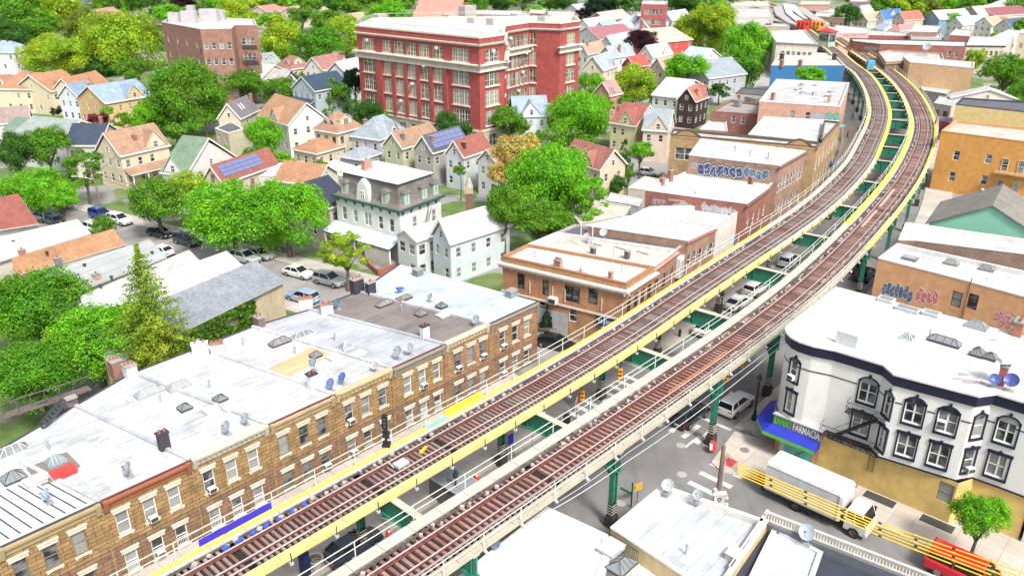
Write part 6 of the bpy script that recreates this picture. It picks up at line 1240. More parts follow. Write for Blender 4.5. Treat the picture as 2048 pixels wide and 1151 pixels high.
for lb,q4,z,c_ in (('long brick terrace with pale roof right of the church',[(945,28),(1040,31),(1045,22),(950,20)],9,(0.36,0.2,0.15)),('red brick block behind the right school wing',[(1058,26),(1090,28),(1092,18),(1062,17)],12,(0.36,0.1,0.08)),('low brick building between the school and the dark trees',[(1092,30),(1148,32),(1150,24),(1096,22)],9,(0.33,0.12,0.09)),
  ('large red brick school building at the top edge of the photo',[(1283,8),(1333,9),(1336,2),(1286,1)],16,(0.42,0.07,0.07)),('long low brown brick hall beside a pointed green conifer',[(1238,30),(1300,34),(1322,26),(1250,22)],7,(0.36,0.2,0.16)),('brick house wall at the top right of the photo',[(1700,3),(1740,4),(1742,-4),(1702,-5)],12,(0.3,0.17,0.2))):
    flat('brick_building',lb,q4,z,BR(c_,.6),MW2,.4,(('g',0,7,[z-4,z-8] if z>9 else [z-4],1.4,2.0,'d'),))
# --- mansard house
MH=thing('mansard_house','white house with a stained slate mansard roof, green trimmed dormers and long porch','house',P(770,480,0),0)
zc=7.6; zt=11.0
a=P(672,392,zc); c=P(799,424,zc); f_=P(882,396,zc)
for t in(a,c,f_): t.z=0
e=(c-a); LA=e.length; e/=LA; n=Vector((e.y,-e.x,0)); LD=(f_-c).length; bk=-n*max(8.5,min(LD,11))
wb=MB(); hs=[(LA*t-.45,LA*t+.45,4.4,6.3) for t in(.12,.3,.7,.87)]+[(LA*.5-.7,LA*.5+.7,4.4,6.3)]; h3=[(2.5,3.4,4.4,6.3),(6.5,7.4,4.4,6.3),(2.5,3.4,1,2.8)]
wall_quad(wb,a,c,0,zc,hs+[(LA*.47,LA*.47+1.1,.6,2.9),(LA*.7,LA*.7+1.5,1.0,2.8),(LA*.2,LA*.2+1.4,1.0,2.8)]); wall_quad(wb,c,c+bk,0,zc,h3); wall_quad(wb,c+bk,a+bk,0,zc,[]); wall_quad(wb,a+bk,a,0,zc,[]); wb.build('wall',M('siding',(0.64,0.66,0.64),.7),MH)
for s in hs: put_win(MH,a+e*(s[0]+s[1])/2-n*.07+Zu*s[2],n,s[1]-s[0],1.9,'dm' if s[1]-s[0]>1 else 'd',WHT)
nr=e
for s in h3: put_win(MH,c+bk.normalized()*(s[0]+s[1])/2-e*.07+Zu*s[2],e,.9,1.8,'d',WHT)
put_win(MH,a+e*(LA*.47+.55)-n*.07+Zu*.6,n,1.1,2.3,'d',WHT,'door'); put_win(MH,a+e*(LA*.7+.75)-n*.07+Zu*1,n,1.5,1.8,'dm',WHT); put_win(MH,a+e*(LA*.2+.7)-n*.07+Zu*1,n,1.4,1.8,'dm',WHT)
SLT=M('shingle',(0.17,0.15,0.14),.8); DGR=M('paint',(0.035,0.09,0.07),.6)
base=[a,c,c+bk,a+bk]; ms=MB(); prof=[(-.15,0),(.35,.5),(.62,1.3),(.75,2.2),(.9,3.2)]
for j in range(4):
    o,z=prof[j];o2,z2=prof[j+1]; A1_=inset(base,o);A2_=inset(base,o2)
    for i in range(4): k=(i+1)%4; ms.quad(A1_[i]+Zu*(zc+.3+z),A1_[k]+Zu*(zc+.3+z),A2_[k]+Zu*(zc+.3+z2),A2_[i]+Zu*(zc+.3+z2))
ms.build('mansard_slope',SLT,MH)
tp=inset(base,.55); rt=MB(); rt.prism(tp,zc+3.5,zc+3.62,1); ct=sum(tp,Vector())/4; r1=tp[0].lerp(tp[2],.5)
for i in range(4): rt.poly([tp[i]+Zu*(zc+3.63),tp[(i+1)%4]+Zu*(zc+3.63),ct+Zu*(zc+4.3)])
rt.build('top_roof',[M('membrane',(0.66,0.66,0.62),.6,stain=.3),DGR],MH)
cn=MB(); ob=inset(base,-.5); cn.prism(ob,zc,zc+.3,0)
for i in range(4):
    p0,p1=base[i],base[(i+1)%4]; L=(p1-p0).length; d=(p1-p0)/L; m=Vector((d.y,-d.x,0)); s=.5
    while s<L: cn.hexa([p0+d*(s-.08)+m*.02+Zu*(zc-.6),p0+d*(s-.08)+m*.12+Zu*(zc-.6),p0+d*(s+.08)+m*.12+Zu*(zc-.6),p0+d*(s+.08)+m*.02+Zu*(zc-.6),p0+d*(s-.08)+m*.02+Zu*zc,p0+d*(s-.08)+m*.45+Zu*zc,p0+d*(s+.08)+m*.45+Zu*zc,p0+d*(s+.08)+m*.02+Zu*zc]); s+=1.7
cn.build('cornice',DGR,MH)
def md(p,m,d,w=1.1):
    g=MB(); Q=lambda x,z,o:p+d*x+m*o+Zu*z; z0_=zc+.5
    g.hexa([Q(-w/2,z0_,-1.4),Q(-w/2,z0_,-.1),Q(w/2,z0_,-.1),Q(w/2,z0_,-1.4),Q(-w/2,z0_+1.8,-1.4),Q(-w/2,z0_+1.8,-.1),Q(w/2,z0_+1.8,-.1),Q(w/2,z0_+1.8,-1.4)]); o=g.build('dormer',M('paint',(0.28,0.36,0.30),.7),MH)
    g=MB(); g.hexa([Q(-w/2-.2,z0_+1.8,-1.4),Q(-w/2-.2,z0_+1.8,.15),Q(w/2+.2,z0_+1.8,.15),Q(w/2+.2,z0_+1.8,-1.4),Q(-w/2+.1,z0_+2.2,-1.4),Q(-w/2+.1,z0_+2.2,.0),Q(w/2-.1,z0_+2.2,.0),Q(w/2-.1,z0_+2.2,-1.4)]); g.build('dormer_roof',SLT,o); put_win(o,Q(0,z0_+.2,-.14)+m*.02,m,.75,1.5,'d',WHT)
for t in(.13,.77): md(a+e*LA*t,n,e)
bl=bk.length; bd=bk/bl
for t in(.2,.62,.9): md(c+bd*bl*t,e,bd)
g=MB(); w=2.7; Q=lambda x,z,o:a+e*(LA*.45+x)+n*o+Zu*z; pts=[Q(-w/2,zc-.1,.12),Q(w/2,zc-.1,.12),Q(w/2-.3,zc+1.6,.12),Q(w/2-.5,zc+2.6,.12),Q(0,zc+3.5,.12),Q(-w/2+.5,zc+2.6,.12),Q(-w/2+.3,zc+1.6,.12)]; bp=[p-n*1.6 for p in pts]; g.poly(pts); 
for i in range(7): g.quad(pts[(i+1)%7],pts[i],bp[i],bp[(i+1)%7])
go=g.build('centre_gable',M('siding',(0.64,0.66,0.64),.7),MH); put_win(go,Q(0,zc+.7,.16),n,.8,1.1,'dm',WHT)
pr=MB(); H=lambda s,o,z:a+e*s+n*o+Zu*z; q=[H(-.6,.02,3.9),H(-.6,2.6,3.0),H(LA+.2,2.6,3.0),H(LA+.2,.02,3.9)]; pr.poly(q); pr.poly([t-Zu*.2 for t in q][::-1]); [pr.quad(q[(i+1)%4],q[i],q[i]-Zu*.2,q[(i+1)%4]-Zu*.2,1) for i in range(4)]; po=pr.build('porch_roof',[M('membrane',(0.52,0.6,0.62),.6),DGR],MH)
pr=MB()
for s in(-.3,LA*.27,LA*.45,LA*.62,LA*.82,LA): pr.bar(H(s,2.3,0),H(s,2.3,3.0),.18,.18)
pr.bar(H(-.3,2.3,1.0),H(LA*.45,2.3,1.0),.1,.1); pr.build('porch_posts',WHT,po); pr=MB(); pr.hexa([H(-.4,.05,.0),H(-.4,2.5,0),H(LA,2.5,0),H(LA,.05,0),H(-.4,.05,.55),H(-.4,2.5,.55),H(LA,2.5,.55),H(LA,.05,.55)]); pr.build('porch_floor',M('plain',(0.4,0.37,0.33)),po)
pr=MB(); pr.bar(H(LA*.62,2.4,1.7),H(LA,2.4,1.7),.15,2.2); pr.build('porch_screen',M('plain',(0.45,0.42,0.38)),po)
chimney(MH,P(734,338,11.6),1.2,1.3,.8,BR((0.5,0.2,0.14),.3),AZ,1)
b=MB()
for k in range(12): p=c+bd*(5.5-k*.12)+e*.25+Zu*(4.8-k*.27+1.6); b.bar(p,p+e*.5,.05,.05)
for o in(.25,.75): b.bar(c+bd*5.6+e*o+Zu*7,c+bd*4.1+e*o+Zu*3,.05,.05)
b.build('fire_ladder',DKG,MH)
house('small white house with two window bands, attached right of the mansard house',(812,476),(832,484),(880,466),'gLN',6.3,5.2,(0.58,0.62,0.64),(0.42,0.44,0.46),win=(1.2,1.5))
r=house('grey shingled low house with a tall brick and stone chimney stack, beside the open tree',(880,470),(900,490),(985,440),'gLN',8.4,5.6,(0.55,0.62,0.64),(0.48,0.5,0.5)); 
b=MB(); p=P(940,475,0); p=Vector((p.x,p.y,0)); b.box(-.5,.5,-.5,.5,0,7.0,0,Matrix.Translation(p)); b.build('stack',BR((0.2,0.08,0.05),.3),r); b=MB(); b.box(-.6,.6,-.6,.6,7.0,8.0,0,Matrix.Translation(p)); b.lathe(p,[(.6,8.0),(.25,9.2),(.12,9.3),(.12,10.3)],8); b.build('stack_cap',M('plain',(0.4,0.36,0.28)),r)
# --- attached garages / low houses with long roofs, left
def longroof(lb,a1,a2,b1,b2,zr,ze,roof,wall,chim=None,extra=()):
    """ridge a1-a2, near eave b1-b2 (pixels)"""
    A=P(*a1,zr);B=P(*a2,zr);C=P(*b2,ze);D=P(*b1,ze); root=thing('long_house',lb,'house',((A+B+C+D)/4).xy.to_3d(),AZ,None)
    far=lambda R_,E_:Vector((2*R_.x-E_.x,2*R_.y-E_.y,ze)); E_=far(A,D);F_=far(B,C); rb=MB(); rb.quad(D,C,B,A); rb.quad(F_,E_,A,B); th=Zu*-.18; rb.quad(D+th,C+th,C,D,1); rb.quad(C+th,B+th,B,C,1); rb.quad(B+th,F_+th,F_,B,1); rb.quad(A+th,D+th,D,A,1); rb.quad(E_+th,A+th,A,E_,1); rb.build('roof',[roof,M('plain',(0.4,0.4,0.4))],root)
    wb=MB(); iq=lambda p,q:p.lerp(q,.04); d_,c_,e_,f_=[Vector((t.x,t.y,0)) for t in(D.lerp(E_,.05),C.lerp(F_,.05),E_.lerp(D,.05),F_.lerp(C,.05))]
    wall_quad(wb,d_,c_,0,ze+.1,[(2,3,2.5,3.8),(6,7,2.5,3.8)]); wall_quad(wb,c_,f_,0,ze+.1,[]); wall_quad(wb,e_,d_,0,ze+.1,[]); wall_quad(wb,f_,e_,0,ze+.1,[])
    wb.poly([c_+Zu*(ze+.1),f_+Zu*(ze+.1),(c_+f_)/2+Zu*(zr-.15)]); wb.poly([e_+Zu*(ze+.1),d_+Zu*(ze+.1),(e_+d_)/2+Zu*(zr-.15)]); wb.build('wall',wall,root)
    for ch in(chim or[]):
        x,y,h,m=ch; n_=(C-D).cross(A-D).normalized(); p=on_plane(x,y,A,n_); chimney(root,p,h,.7,.5,m,AZ,1)
    for x,y in extra: n_=(C-D).cross(A-D).normalized(); vent(root,on_plane(x,y,A,n_),.35,.12,DKG)
    return root
longroof('maroon roofed house with a white gable at the left edge',(-60,408),(36,386),(-70,470),(78,447),8.5,6.0,M('shingle',(0.26,0.085,0.065)),M('siding',(0.62,0.6,0.56)))
longroof('long house with a pale blue white roof and red chimney, left edge',(-70,490),(155,438),(-75,545),(182,466),7.6,5.8,M('membrane',(0.46,0.51,0.53),.7,stain=.1),M('siding',(0.55,0.5,0.45)),[(46,512,.8,BR((0.4,0.12,0.08),.3))],((28,488),))
longroof('long house with an orange tan shingle roof and grey chimney',(23,515),(225,457),(30,552),(252,488),7.6,5.6,M('shingle',(0.38,0.20,0.105)),M('siding',(0.5,0.42,0.34)),[(118,530,.9,M('plain',(0.18,0.2,0.23)))],((95,510),))
longroof('long house with a smooth mid grey roof beside the black parked sedan',(98,543),(299,478),(110,600),(333,514),7.4,5.4,M('membrane',(0.29,0.31,0.31),.7,stain=.1,lo=.88),M('siding',(0.5,0.48,0.45)),[(194,558,.6,BR((0.5,0.3,0.25),.3))],((170,535),(305,510)))
longroof('long house with a light speckled shingle roof partly behind the conifer',(160,592),(378,499),(170,630),(399,520),7.3,5.9,M('shingle',(0.42,0.42,0.42)),M('siding',(0.55,0.53,0.5)),None,((202,577),(224,560)))
longroof('long house with a pale grey ridged roof right of the conifer',(158,607),(453,501),(175,660),(489,533),7.4,5.8,M('shingle',(0.43,0.44,0.43)),M('siding',(0.55,0.53,0.5)))
r=longroof('end house with a dark grey shingle roof and a stained beige side wall',(190,655),(510,520),(215,735),(570,562),7.6,5.6,M('shingle',(0.21,0.235,0.26)),M('stucco',(0.46,0.38,0.27),.9,stain=.8))
GIV=r
# --- pitched-roof houses
TN=(0.33,0.20,0.135); OR=(0.36,0.185,0.105); MR=(0.27,0.09,0.07); NV=(0.035,0.05,0.085); GRY_=(0.27,0.29,0.30); LG=(0.5,0.52,0.53); BLU=(0.24,0.32,0.42); GN=(0.16,0.22,0.17); WW=(0.66,0.65,0.62); CR=(0.62,0.54,0.38); CHM=BR((0.42,0.16,0.11),.3)
H=[
('cream house with an orange hipped roof at the left edge',(-12,176),(66,180),(112,164),'hip',9.5,6,CR,OR,dict(dorm=[('L',.8,2.2,2.2),('R',.5,3,2.6)],chim=(.5,.3,1.0))),
('cream house with a steep orange gable behind a tall brown chimney',(58,172),(102,184),(146,170),'gLN',9.6,6,CR,OR,dict(chim=(.3,.1,1.2))),
('cream double gabled house with orange roof and rear balcony, left of the blue roof',(120,178),(152,184),(184,166),'gLN',9.0,6,CR,OR,dict(cross=('R',.4,4,3))),
('pale orange house with a grey blue roof and two skylights',(168,194),(210,208),(296,190),'gLN',9.4,6,(0.62,0.42,0.20),BLU,dict(cross=('R',.62,5.5,3.2),sky=1,chim=(.1,.6,1))),
('narrow white house with a slate blue roof beside the pale orange house',(134,190),(158,197),(178,188),'gLN',9.0,6,(0.6,0.64,0.68),(0.2,0.27,0.34),dict()),
('white and teal house with a blue grey hipped roof at the far left edge',(-8,100),(27,106),(48,98),'hip',10,7,(0.6,0.62,0.62),(0.3,0.38,0.44),dict(cross=('L',.5,4,2.5))),
('long house with a dull brown grey roof and small white gable, left edge',(-20,258),(62,243),(92,232),'gNR',9,6.2,WW,(0.27,0.21,0.19),dict()),
('house with a grey green roof left of the navy roofed one',(60,262),(118,280),(176,252),'gNR',8.6,6.2,(0.5,0.52,0.5),(0.27,0.31,0.29),dict(cross=('L',.4,4,2))),
('house with a green roof patch beside the dull brown roof',(22,258),(58,266),(92,246),'gNR',7.8,6,(0.4,0.45,0.42),GN,dict()),
('house with a dark navy roof behind the cream orange roofed house',(131,290),(200,292),(231,266),'gNR',9,6,(0.56,0.52,0.46),NV,dict(chim=(.5,.2,1.2))),
('cream house with a tan orange roof, red chimney and glazed front porch',(184,303),(240,314),(345,292),'gLN',9.9,6.2,CR,TN,dict(cross=('R',.72,5,3.3),chim=(.45,.25,1.0),porch=('R',2.2,3.0))),
('large white house with a sage green roof and wide gable',(313,348),(372,352),(490,317),'gNR',10.8,6,WW,(0.15,0.22,0.15),dict(cross=('L',.5,4.5,3))),
('low cream house with a red brown roof carrying solar panels',(403,362),(446,369),(560,329),'gLN',7.0,4.2,(0.55,0.48,0.36),(0.26,0.09,0.07),dict(solar=True,frame=M('paint',(0.2,0.07,0.05)))),
('beige house with a purple grey roof and two skylights',(430,242),(482,239),(548,222),'gLN',9.4,6.2,(0.56,0.49,0.36),(0.17,0.16,0.18),dict(sky=2,chim=(.95,.3,1.6))),
('white house with a mottled brown roof and a very wide gable',(538,228),(575,252),(646,236),'gNR',10.6,6.6,WW,(0.36,0.21,0.12),dict(cross=('L',.45,4,2.6))),
('cream house with an orange hipped roof and several small dormers',(625,259),(675,268),(727,254),'hip',9.6,6.4,(0.6,0.53,0.4),TN,dict(dorm=[('L',.35,1.1,1.4),('L',.6,1.1,1.4),('R',.5,3.2,2.6)],chim=(.3,.6,1.1,M('plain',(0.2,0.22,0.24))),frame=M('paint',(0.05,0.05,0.05)))),
('low orange roofed wing in front of the dormered cream house',(594,296),(633,309),(680,291),'hip',5.4,3.6,(0.6,0.5,0.36),OR,dict()),
('lavender grey house with a blue grey hipped roof and dark gable window',(700,272),(759,281),(815,262),'hip',9.6,6.2,(0.45,0.44,0.46),(0.27,0.31,0.35),dict(cross=('R',.55,3.6,2.6),chim=(.35,.8,1.2))),
('low blue grey roofed wing of the lavender house',(680,312),(722,321),(760,305),'hip',5.2,3.8,(0.42,0.42,0.45),(0.27,0.31,0.35),dict()),
('sage green house with a tan roof, first of the four alike gables',(764,291),(805,299),(880,276),'gLN',8.6,5.9,(0.44,0.46,0.30),TN,dict(chim=(.15,.25,1.1,M('plain',(0.16,0.17,0.18))))),
('taupe house with solar panels on its dark roof, second of the four alike gables',(824,300),(866,308),(940,286),'gLN',8.8,5.9,(0.36,0.35,0.32),(0.08,0.09,0.11),dict(solar=(.1,.95,.08,.44),chim=(.15,.3,1.0))),
('pale grey house with a dull red roof, third of the four alike gables',(884,311),(928,317),(992,299),'gLN',8.7,5.9,(0.52,0.55,0.57),MR,dict(chim=(.18,.25,1.1,M('plain',(0.06,0.04,0.04))))),
('white house with an orange roof beside the blossoming tree',(951,321),(995,330),(1045,314),'gLN',8.2,5.9,(0.6,0.62,0.62),OR,dict(chim=(.2,.3,1.0))),
('low house with a tan orange roof just behind the mansard house',(570,354),(634,372),(648,345),'gNR',7.2,4.8,(0.6,0.56,0.45),OR,dict()),
('navy roofed house tucked against the left side of the mansard house',(630,376),(657,418),(682,398),'gLN',8.4,5.6,(0.5,0.46,0.38),(0.03,0.04,0.07),dict()),
('house with a green grey roof and dark dormer at the apartment block',(503,130),(530,134),(555,126),'gLN',9.5,6.4,(0.5,0.5,0.5),(0.27,0.34,0.32),dict(dorm=[('R',.5,3,2.4)],chim=(.1,.3,1.4))),
('pale house with a light grey roof left of the sandy roofed gable',(500,154),(522,158),(556,143),'gNR',9,6.3,WW,LG,dict()),
('white gabled house with a sandy grey roof and black rake trim',(523,161),(570,165),(602,162),'gNR',8.8,6.2,WW,(0.46,0.45,0.42),dict(trim=M('paint',(0.04,0.04,0.05)),chim=(.9,.5,1.4))),
('cream house with a maroon hipped roof and round topped dormer',(550,134),(583,140),(623,133),'hip',9.6,6.4,CR,(0.30,0.15,0.12),dict(dorm=[('R',.45,3.2,2.5),('L',.4,1.5,1.5)])),
('white house with a dusty maroon roof beside the pale blue gable',(620,136),(646,142),(672,130),'gLN',9.8,6.4,WW,(0.34,0.16,0.14),dict(cross=('R',.9,4,3))),
('pale blue white gabled house against the trees left of the school',(664,148),(700,156),(720,143),'gLN',10.2,6.4,(0.58,0.64,0.66),(0.58,0.64,0.66),dict()),
('house with a dark navy roof and a shaded front porch',(595,174),(630,184),(684,169),'gLN',9.4,6.2,(0.4,0.48,0.52),(0.03,0.06,0.10),dict(porch=('L',2.2,3.2))),
('house with a blue grey roof and pale gable right of the school',(1036,240),(1098,232),(1119,214),'gNR',9.6,6.2,(0.56,0.6,0.66),(0.27,0.34,0.44),dict(cross=('L',.5,5,3))),
('small dusty pink gabled house behind the big bright tree',(1192,186),(1222,193),(1238,186),'gLN',9.2,6.2,(0.48,0.24,0.20),(0.36,0.22,0.2),dict(cross=('R',.2,2.5,1.8))),
('grey and yellow house with a red roof and salmon cross gable',(1229,243),(1272,254),(1294,232),'gNR',9.6,6.2,(0.56,0.52,0.3),(0.30,0.10,0.08),dict(cross=('L',.4,4.6,3),chim=(.3,.95,1))),
('peach and cream house with a blue grey roof beside the tan arched wall',(1282,262),(1337,264),(1365,247),'gNR',9.8,6.3,(0.62,0.50,0.40),(0.27,0.31,0.33),dict(cross=('L',.4,4.6,3),chim=(.95,.3,1.4))),
('dark brown shingled house with a red roof and white trim',(1351,201),(1392,205),(1424,195),'gLN',9.4,6.3,(0.05,0.028,0.028),(0.36,0.15,0.11),dict(cross=('R',.8,4,3),chim=(.3,.2,1.4))),
('house with a pale grey roof behind the yellow green tree',(1312,188),(1360,197),(1370,170),'gNR',9.2,6.3,(0.55,0.58,0.58),LG,dict()),
('peach house with a maroon roof beside two round conifers',(1148,313),(1200,342),(1238,325),'gNR',9.0,6.0,(0.60,0.48,0.38),(0.30,0.12,0.10),dict(cross=('L',.35,3.5,2.5),chim=(.2,.8,1.2))),
('cream house with a barn shaped gable and slate roof right of the school',(1163,139),(1207,143),(1232,131),'gLN',10.6,6.8,(0.62,0.56,0.44),(0.33,0.37,0.42),dict(cross=('R',.6,3.6,2.6))),
('house with a bright red roof above the yellow green tree',(1242,132),(1268,136),(1300,131),'gLN',9.2,6.3,(0.45,0.06,0.06),(0.50,0.08,0.07),dict()),
('house with a slate roof and tall brick chimney behind the cream barn gable',(1203,112),(1226,117),(1254,108),'gLN',9.8,6.5,(0.55,0.57,0.57),(0.30,0.34,0.37),dict(chim=(.4,.2,2.2))),
('grey green gabled house left of the purple tree',(1201,90),(1226,93),(1252,82),'gLN',9.8,6.5,(0.42,0.47,0.44),(0.36,0.40,0.42),dict()),
('white house with a plum maroon roof near the school corner',(1186,70),(1201,80),(1222,68),'gLN',10.2,6.5,WW,(0.30,0.12,0.14),dict()),
('small house with a mint turquoise roof',(1188,58),(1212,60),(1224,52),'gLN',9.5,6.5,(0.4,0.6,0.58),(0.28,0.55,0.5),dict()),
('house with a blue grey roof and long dormer, top centre',(1226,54),(1262,57),(1272,46),'hip',10,6.6,WW,(0.40,0.45,0.52),dict(dorm=[('R',.5,4,2.4)])),
('white house with a dark attic window above the purple tree',(1270,54),(1297,57),(1316,48),'gLN',10.3,6.6,(0.6,0.62,0.64),LG,dict()),
('white house with pale roof and grey side gable right below the purple tree',(1276,112),(1306,116),(1342,108),'gLN',9.8,6.4,WW,(0.58,0.59,0.6),dict(cross=('R',.5,5,3))),
('house with a peach roof left of the round bright tree',(1314,136),(1328,142),(1342,130),'gLN',9.6,6.4,(0.55,0.45,0.4),(0.50,0.32,0.24),dict()),
('house with a light blue roof and two skylights behind the round bright tree',(1370,116),(1402,123),(1416,112),'gNR',9.6,6.5,WW,(0.40,0.50,0.62),dict(sky=2)),
('house with a dark slate roof against the tall green tree',(1404,142),(1418,158),(1440,142),'gLN',10.2,6.5,(0.4,0.42,0.44),(0.25,0.29,0.33),dict()),
('salmon and red house right of the purple tree',(1304,70),(1320,86),(1344,76),'gLN',9.8,6.4,(0.5,0.08,0.07),(0.58,0.42,0.34),dict()),
('white house with a small grey gable at the edge of the yellow tree',(1322,40),(1345,43),(1356,35),'gLN',10.5,6.8,WW,LG,dict()),
('small house with a deep blue roof, top centre',(1310,43),(1323,46),(1330,40),'hip',9,6.4,(0.5,0.55,0.62),(0.08,0.14,0.38),dict()),
('house with a tan roof tight against the right wing of the school',(1157,108),(1176,111),(1192,101),'gLN',9.6,6.4,(0.5,0.5,0.48),(0.48,0.28,0.2),dict(chim=(.2,.4,1))),
('white two storey house with a pale roof just right of the school parapet',(1160,54),(1182,58),(1196,48),'gLN',10,6.6,WW,(0.60,0.62,0.64),dict()),
('red brick house with a pale ridge and two chimneys, top centre',(1188,38),(1212,42),(1226,33),'gLN',9.8,6.6,(0.45,0.15,0.11),(0.5,0.36,0.34),dict(wk='brick',chim=(.9,.5,1.4))),
('white gabled house near the top edge, left of the dark trees',(1145,22),(1160,26),(1176,18),'gLN',10.5,7,WW,(0.36,0.4,0.46),dict()),
('cream house with a tan roof left of the blue mansard house',(1714,40),(1736,43),(1755,36),'gLN',10,6.8,(0.62,0.58,0.46),(0.45,0.33,0.22),dict()),
('white house with a pale hipped roof behind the tan roofed house',(1704,27),(1726,29),(1748,24),'hip',10.5,7,WW,(0.6,0.6,0.58),dict()),
('white house with a bright blue mansard, top right',(1751,40),(1768,42),(1788,36),'gLN',11,6.8,(0.6,0.63,0.66),(0.05,0.16,0.38),dict(dorm=[('R',.5,3.4,2.6)])),
('cream pedimented house with a red roof, top right',(1791,39),(1809,42),(1826,37),'gLN',10.4,6.8,(0.58,0.48,0.38),(0.40,0.13,0.10),dict(porch=('L',2,3.2))),
('low house with a pink red roof in front of the pedimented house',(1783,60),(1800,63),(1814,57),'hip',7.2,5,(0.6,0.58,0.55),(0.48,0.2,0.2),dict()),
('white house with a slate blue porch roof in front of the blue mansard',(1748,58),(1768,60),(1782,54),'gNR',7.2,5.4,WW,(0.25,0.3,0.42),dict()),
('white gable with a blue grey roof right of the olive tree',(1904,48),(1926,52),(1944,44),'gLN',9.8,6.6,WW,(0.42,0.46,0.58),dict()),
('cream house with a brick orange roof and white gable, top right corner',(1958,48),(1984,52),(2000,44),'gLN',10,6.8,WW,(0.48,0.32,0.22),dict(cross=('R',.5,4,3))),
('tall tan house with a pointed dormer between the white gables',(1943,28),(1958,32),(1972,25),'gLN',10.8,7,(0.5,0.4,0.3),(0.5,0.42,0.34),dict(dorm=[('L',.5,2,2.2)])),
('white house with a navy roof beside the right edge trees',(1997,54),(2024,58),(2042,48),'gLN',10.2,6.8,WW,(0.06,0.10,0.18),dict()),
('house with a dark maroon roof and white fascia, top right',(1966,26),(1990,32),(2008,24),'gLN',10.2,7,(0.55,0.45,0.4),(0.25,0.09,0.1),dict()),
('long white roofed house at the top right edge',(1974,14),(2005,17),(2020,9),'hip',10,7,(0.6,0.58,0.55),(0.6,0.6,0.6),dict()),
('narrow blue and white gable among the far right trees',(1867,36),(1879,40),(1888,32),'gLN',10.5,7,(0.2,0.3,0.42),(0.5,0.55,0.6),dict()),
('white house with a mint green low roof near the right edge',(1996,78),(2021,84),(2040,73),'gNR',9,6.2,WW,(0.45,0.58,0.52),dict()),
('house with a maroon brown roof glimpsed between trees at the far left edge',(-12,82),(8,84),(17,74),'gLN',10,7,(0.5,0.42,0.38),(0.30,0.16,0.14),dict()),
('brown roofed house between the far left trees',(178,32),(198,35),(212,28),'gLN',10,7,(0.5,0.3,0.24),(0.42,0.22,0.18),dict()),
('house with a coral roof near the top, left of the yellow trees',(518,23),(538,27),(552,19),'gLN',10,7,(0.6,0.5,0.45),(0.45,0.2,0.18),dict()),
('house with a tan roof peeking between the top centre trees',(709,38),(720,43),(730,35),'gLN',10,7,WW,(0.42,0.3,0.24),dict()),
('house with a pinkish roof above the yellow green trees at top',(585,22),(600,26),(612,18),'gLN',9.5,7,(0.6,0.5,0.45),(0.5,0.28,0.25),dict()),
]
for lb,l,n_,r_,kd,zr,ze,wl,rf,kw in H: house(lb,l,n_,r_,kd,zr,ze,wl,rf,**kw)
flat('annex','beige annex with a dark roof in front of the purple grey roofed house',[(430,256),(457,266),(487,257),(462,242)],5.4,M('stucco',(0.52,0.46,0.34)),M('membrane',(0.11,0.10,0.12),.7,stain=.1),.1,(('g',0,2,[3],.8,1.4,'d'),),cat='annex',cop=WHT)
flat('flat_roofed_house','low house with a pale pink flat roof beside the solar panel house',[(518,352),(610,348),(606,322),(560,325)],4.6,M('siding',(0.6,0.57,0.53)),M('membrane',(0.60,0.53,0.50),.8),.1)
flat('flat_roofed_house','low house with a white flat roof between the orange wing and mansard house',[(622,340),(690,353),(726,336),(668,320)],4.0,M('siding',(0.6,0.6,0.58)),M('membrane',(0.62,0.65,0.66),.7),.1)
# creeping ivy on the end wall of the long houses
b=MB(); r2=random.Random(5); A=P(215,735,5.6);B=P(570,562,5.6); d=(B-A).normalized(); n=Vector((d.y,-d.x,0)); L=(B-A).length
for i in range(9000):
    t=r2.uniform(.15,.78); z=r2.uniform(.5,5.3)*(1 if r2.random()<.8 else .7); p=A+d*L*t+n*r2.uniform(-.15,.3)*1.2; p.z=z
    if (math.sin(t*22)+math.sin(z*2.1+t*9))>1.35: continue
    s=r2.uniform(.1,.2); x=(d+Vector((0,0,r2.uniform(-.6,.6)))).normalized(); y=(Zu*r2.uniform(.5,1)+n*r2.uniform(-.6,.8)).normalized(); b.quad(p-x*s-y*s,p+x*s-y*s,p+x*s+y*s,p-x*s+y*s)
o=b.build('ivy',M('leaf',(0.075,0.17,0.02))); o['kind']='stuff'; o['label']='green ivy covering the side wall of the end house'
# signal cabin and platform end on the far tracks
c=P(1652,92,ZT); t=thing('signal_cabin','small green cabin with a red roof standing between the far tracks','signal cabin',c,AZ+.9)
b=MB(); T=Matrix.Translation(c)@Matrix.Rotation(R(120),4,'Z'); 
b=MB(); b.box(-2.2,2.2,-1.7,1.7,-.2,4.6,0,T); b.build('wall',M('paint',(0.38,0.5,0.42)),t)
b=MB(); 
for a,c_ in(((-1.9,-1.76,1.6),(1.9,-1.72,3.9)),((-2.26,-1.4,1.6),(-2.22,1.4,3.9)),((2.22,-1.4,1.6),(2.26,1.4,3.9)),((-1.9,1.72,1.6),(1.9,1.76,3.9))): b.box(a[0],c_[0],a[1],c_[1],a[2],c_[2],0,T)
b.build('window',GL,t)
b=MB(); b.box(-2.7,2.7,-2.2,2.2,4.6,4.8,0,T); q=[T@Vector(p) for p in((-2.7,-2.2,4.8),(2.7,-2.2,4.8),(2.7,2.2,4.8),(-2.7,2.2,4.8))]; ap=T@Vector((0,0,5.9)); [b.poly([q[i],q[(i+1)%4],ap]) for i in range(4)]; b.build('roof',M('plain',(0.42,0.03,0.05)),t)
st=thing('station_platform','far elevated station platforms with white canopies between grey decks','station',P(1590,30,7),0)
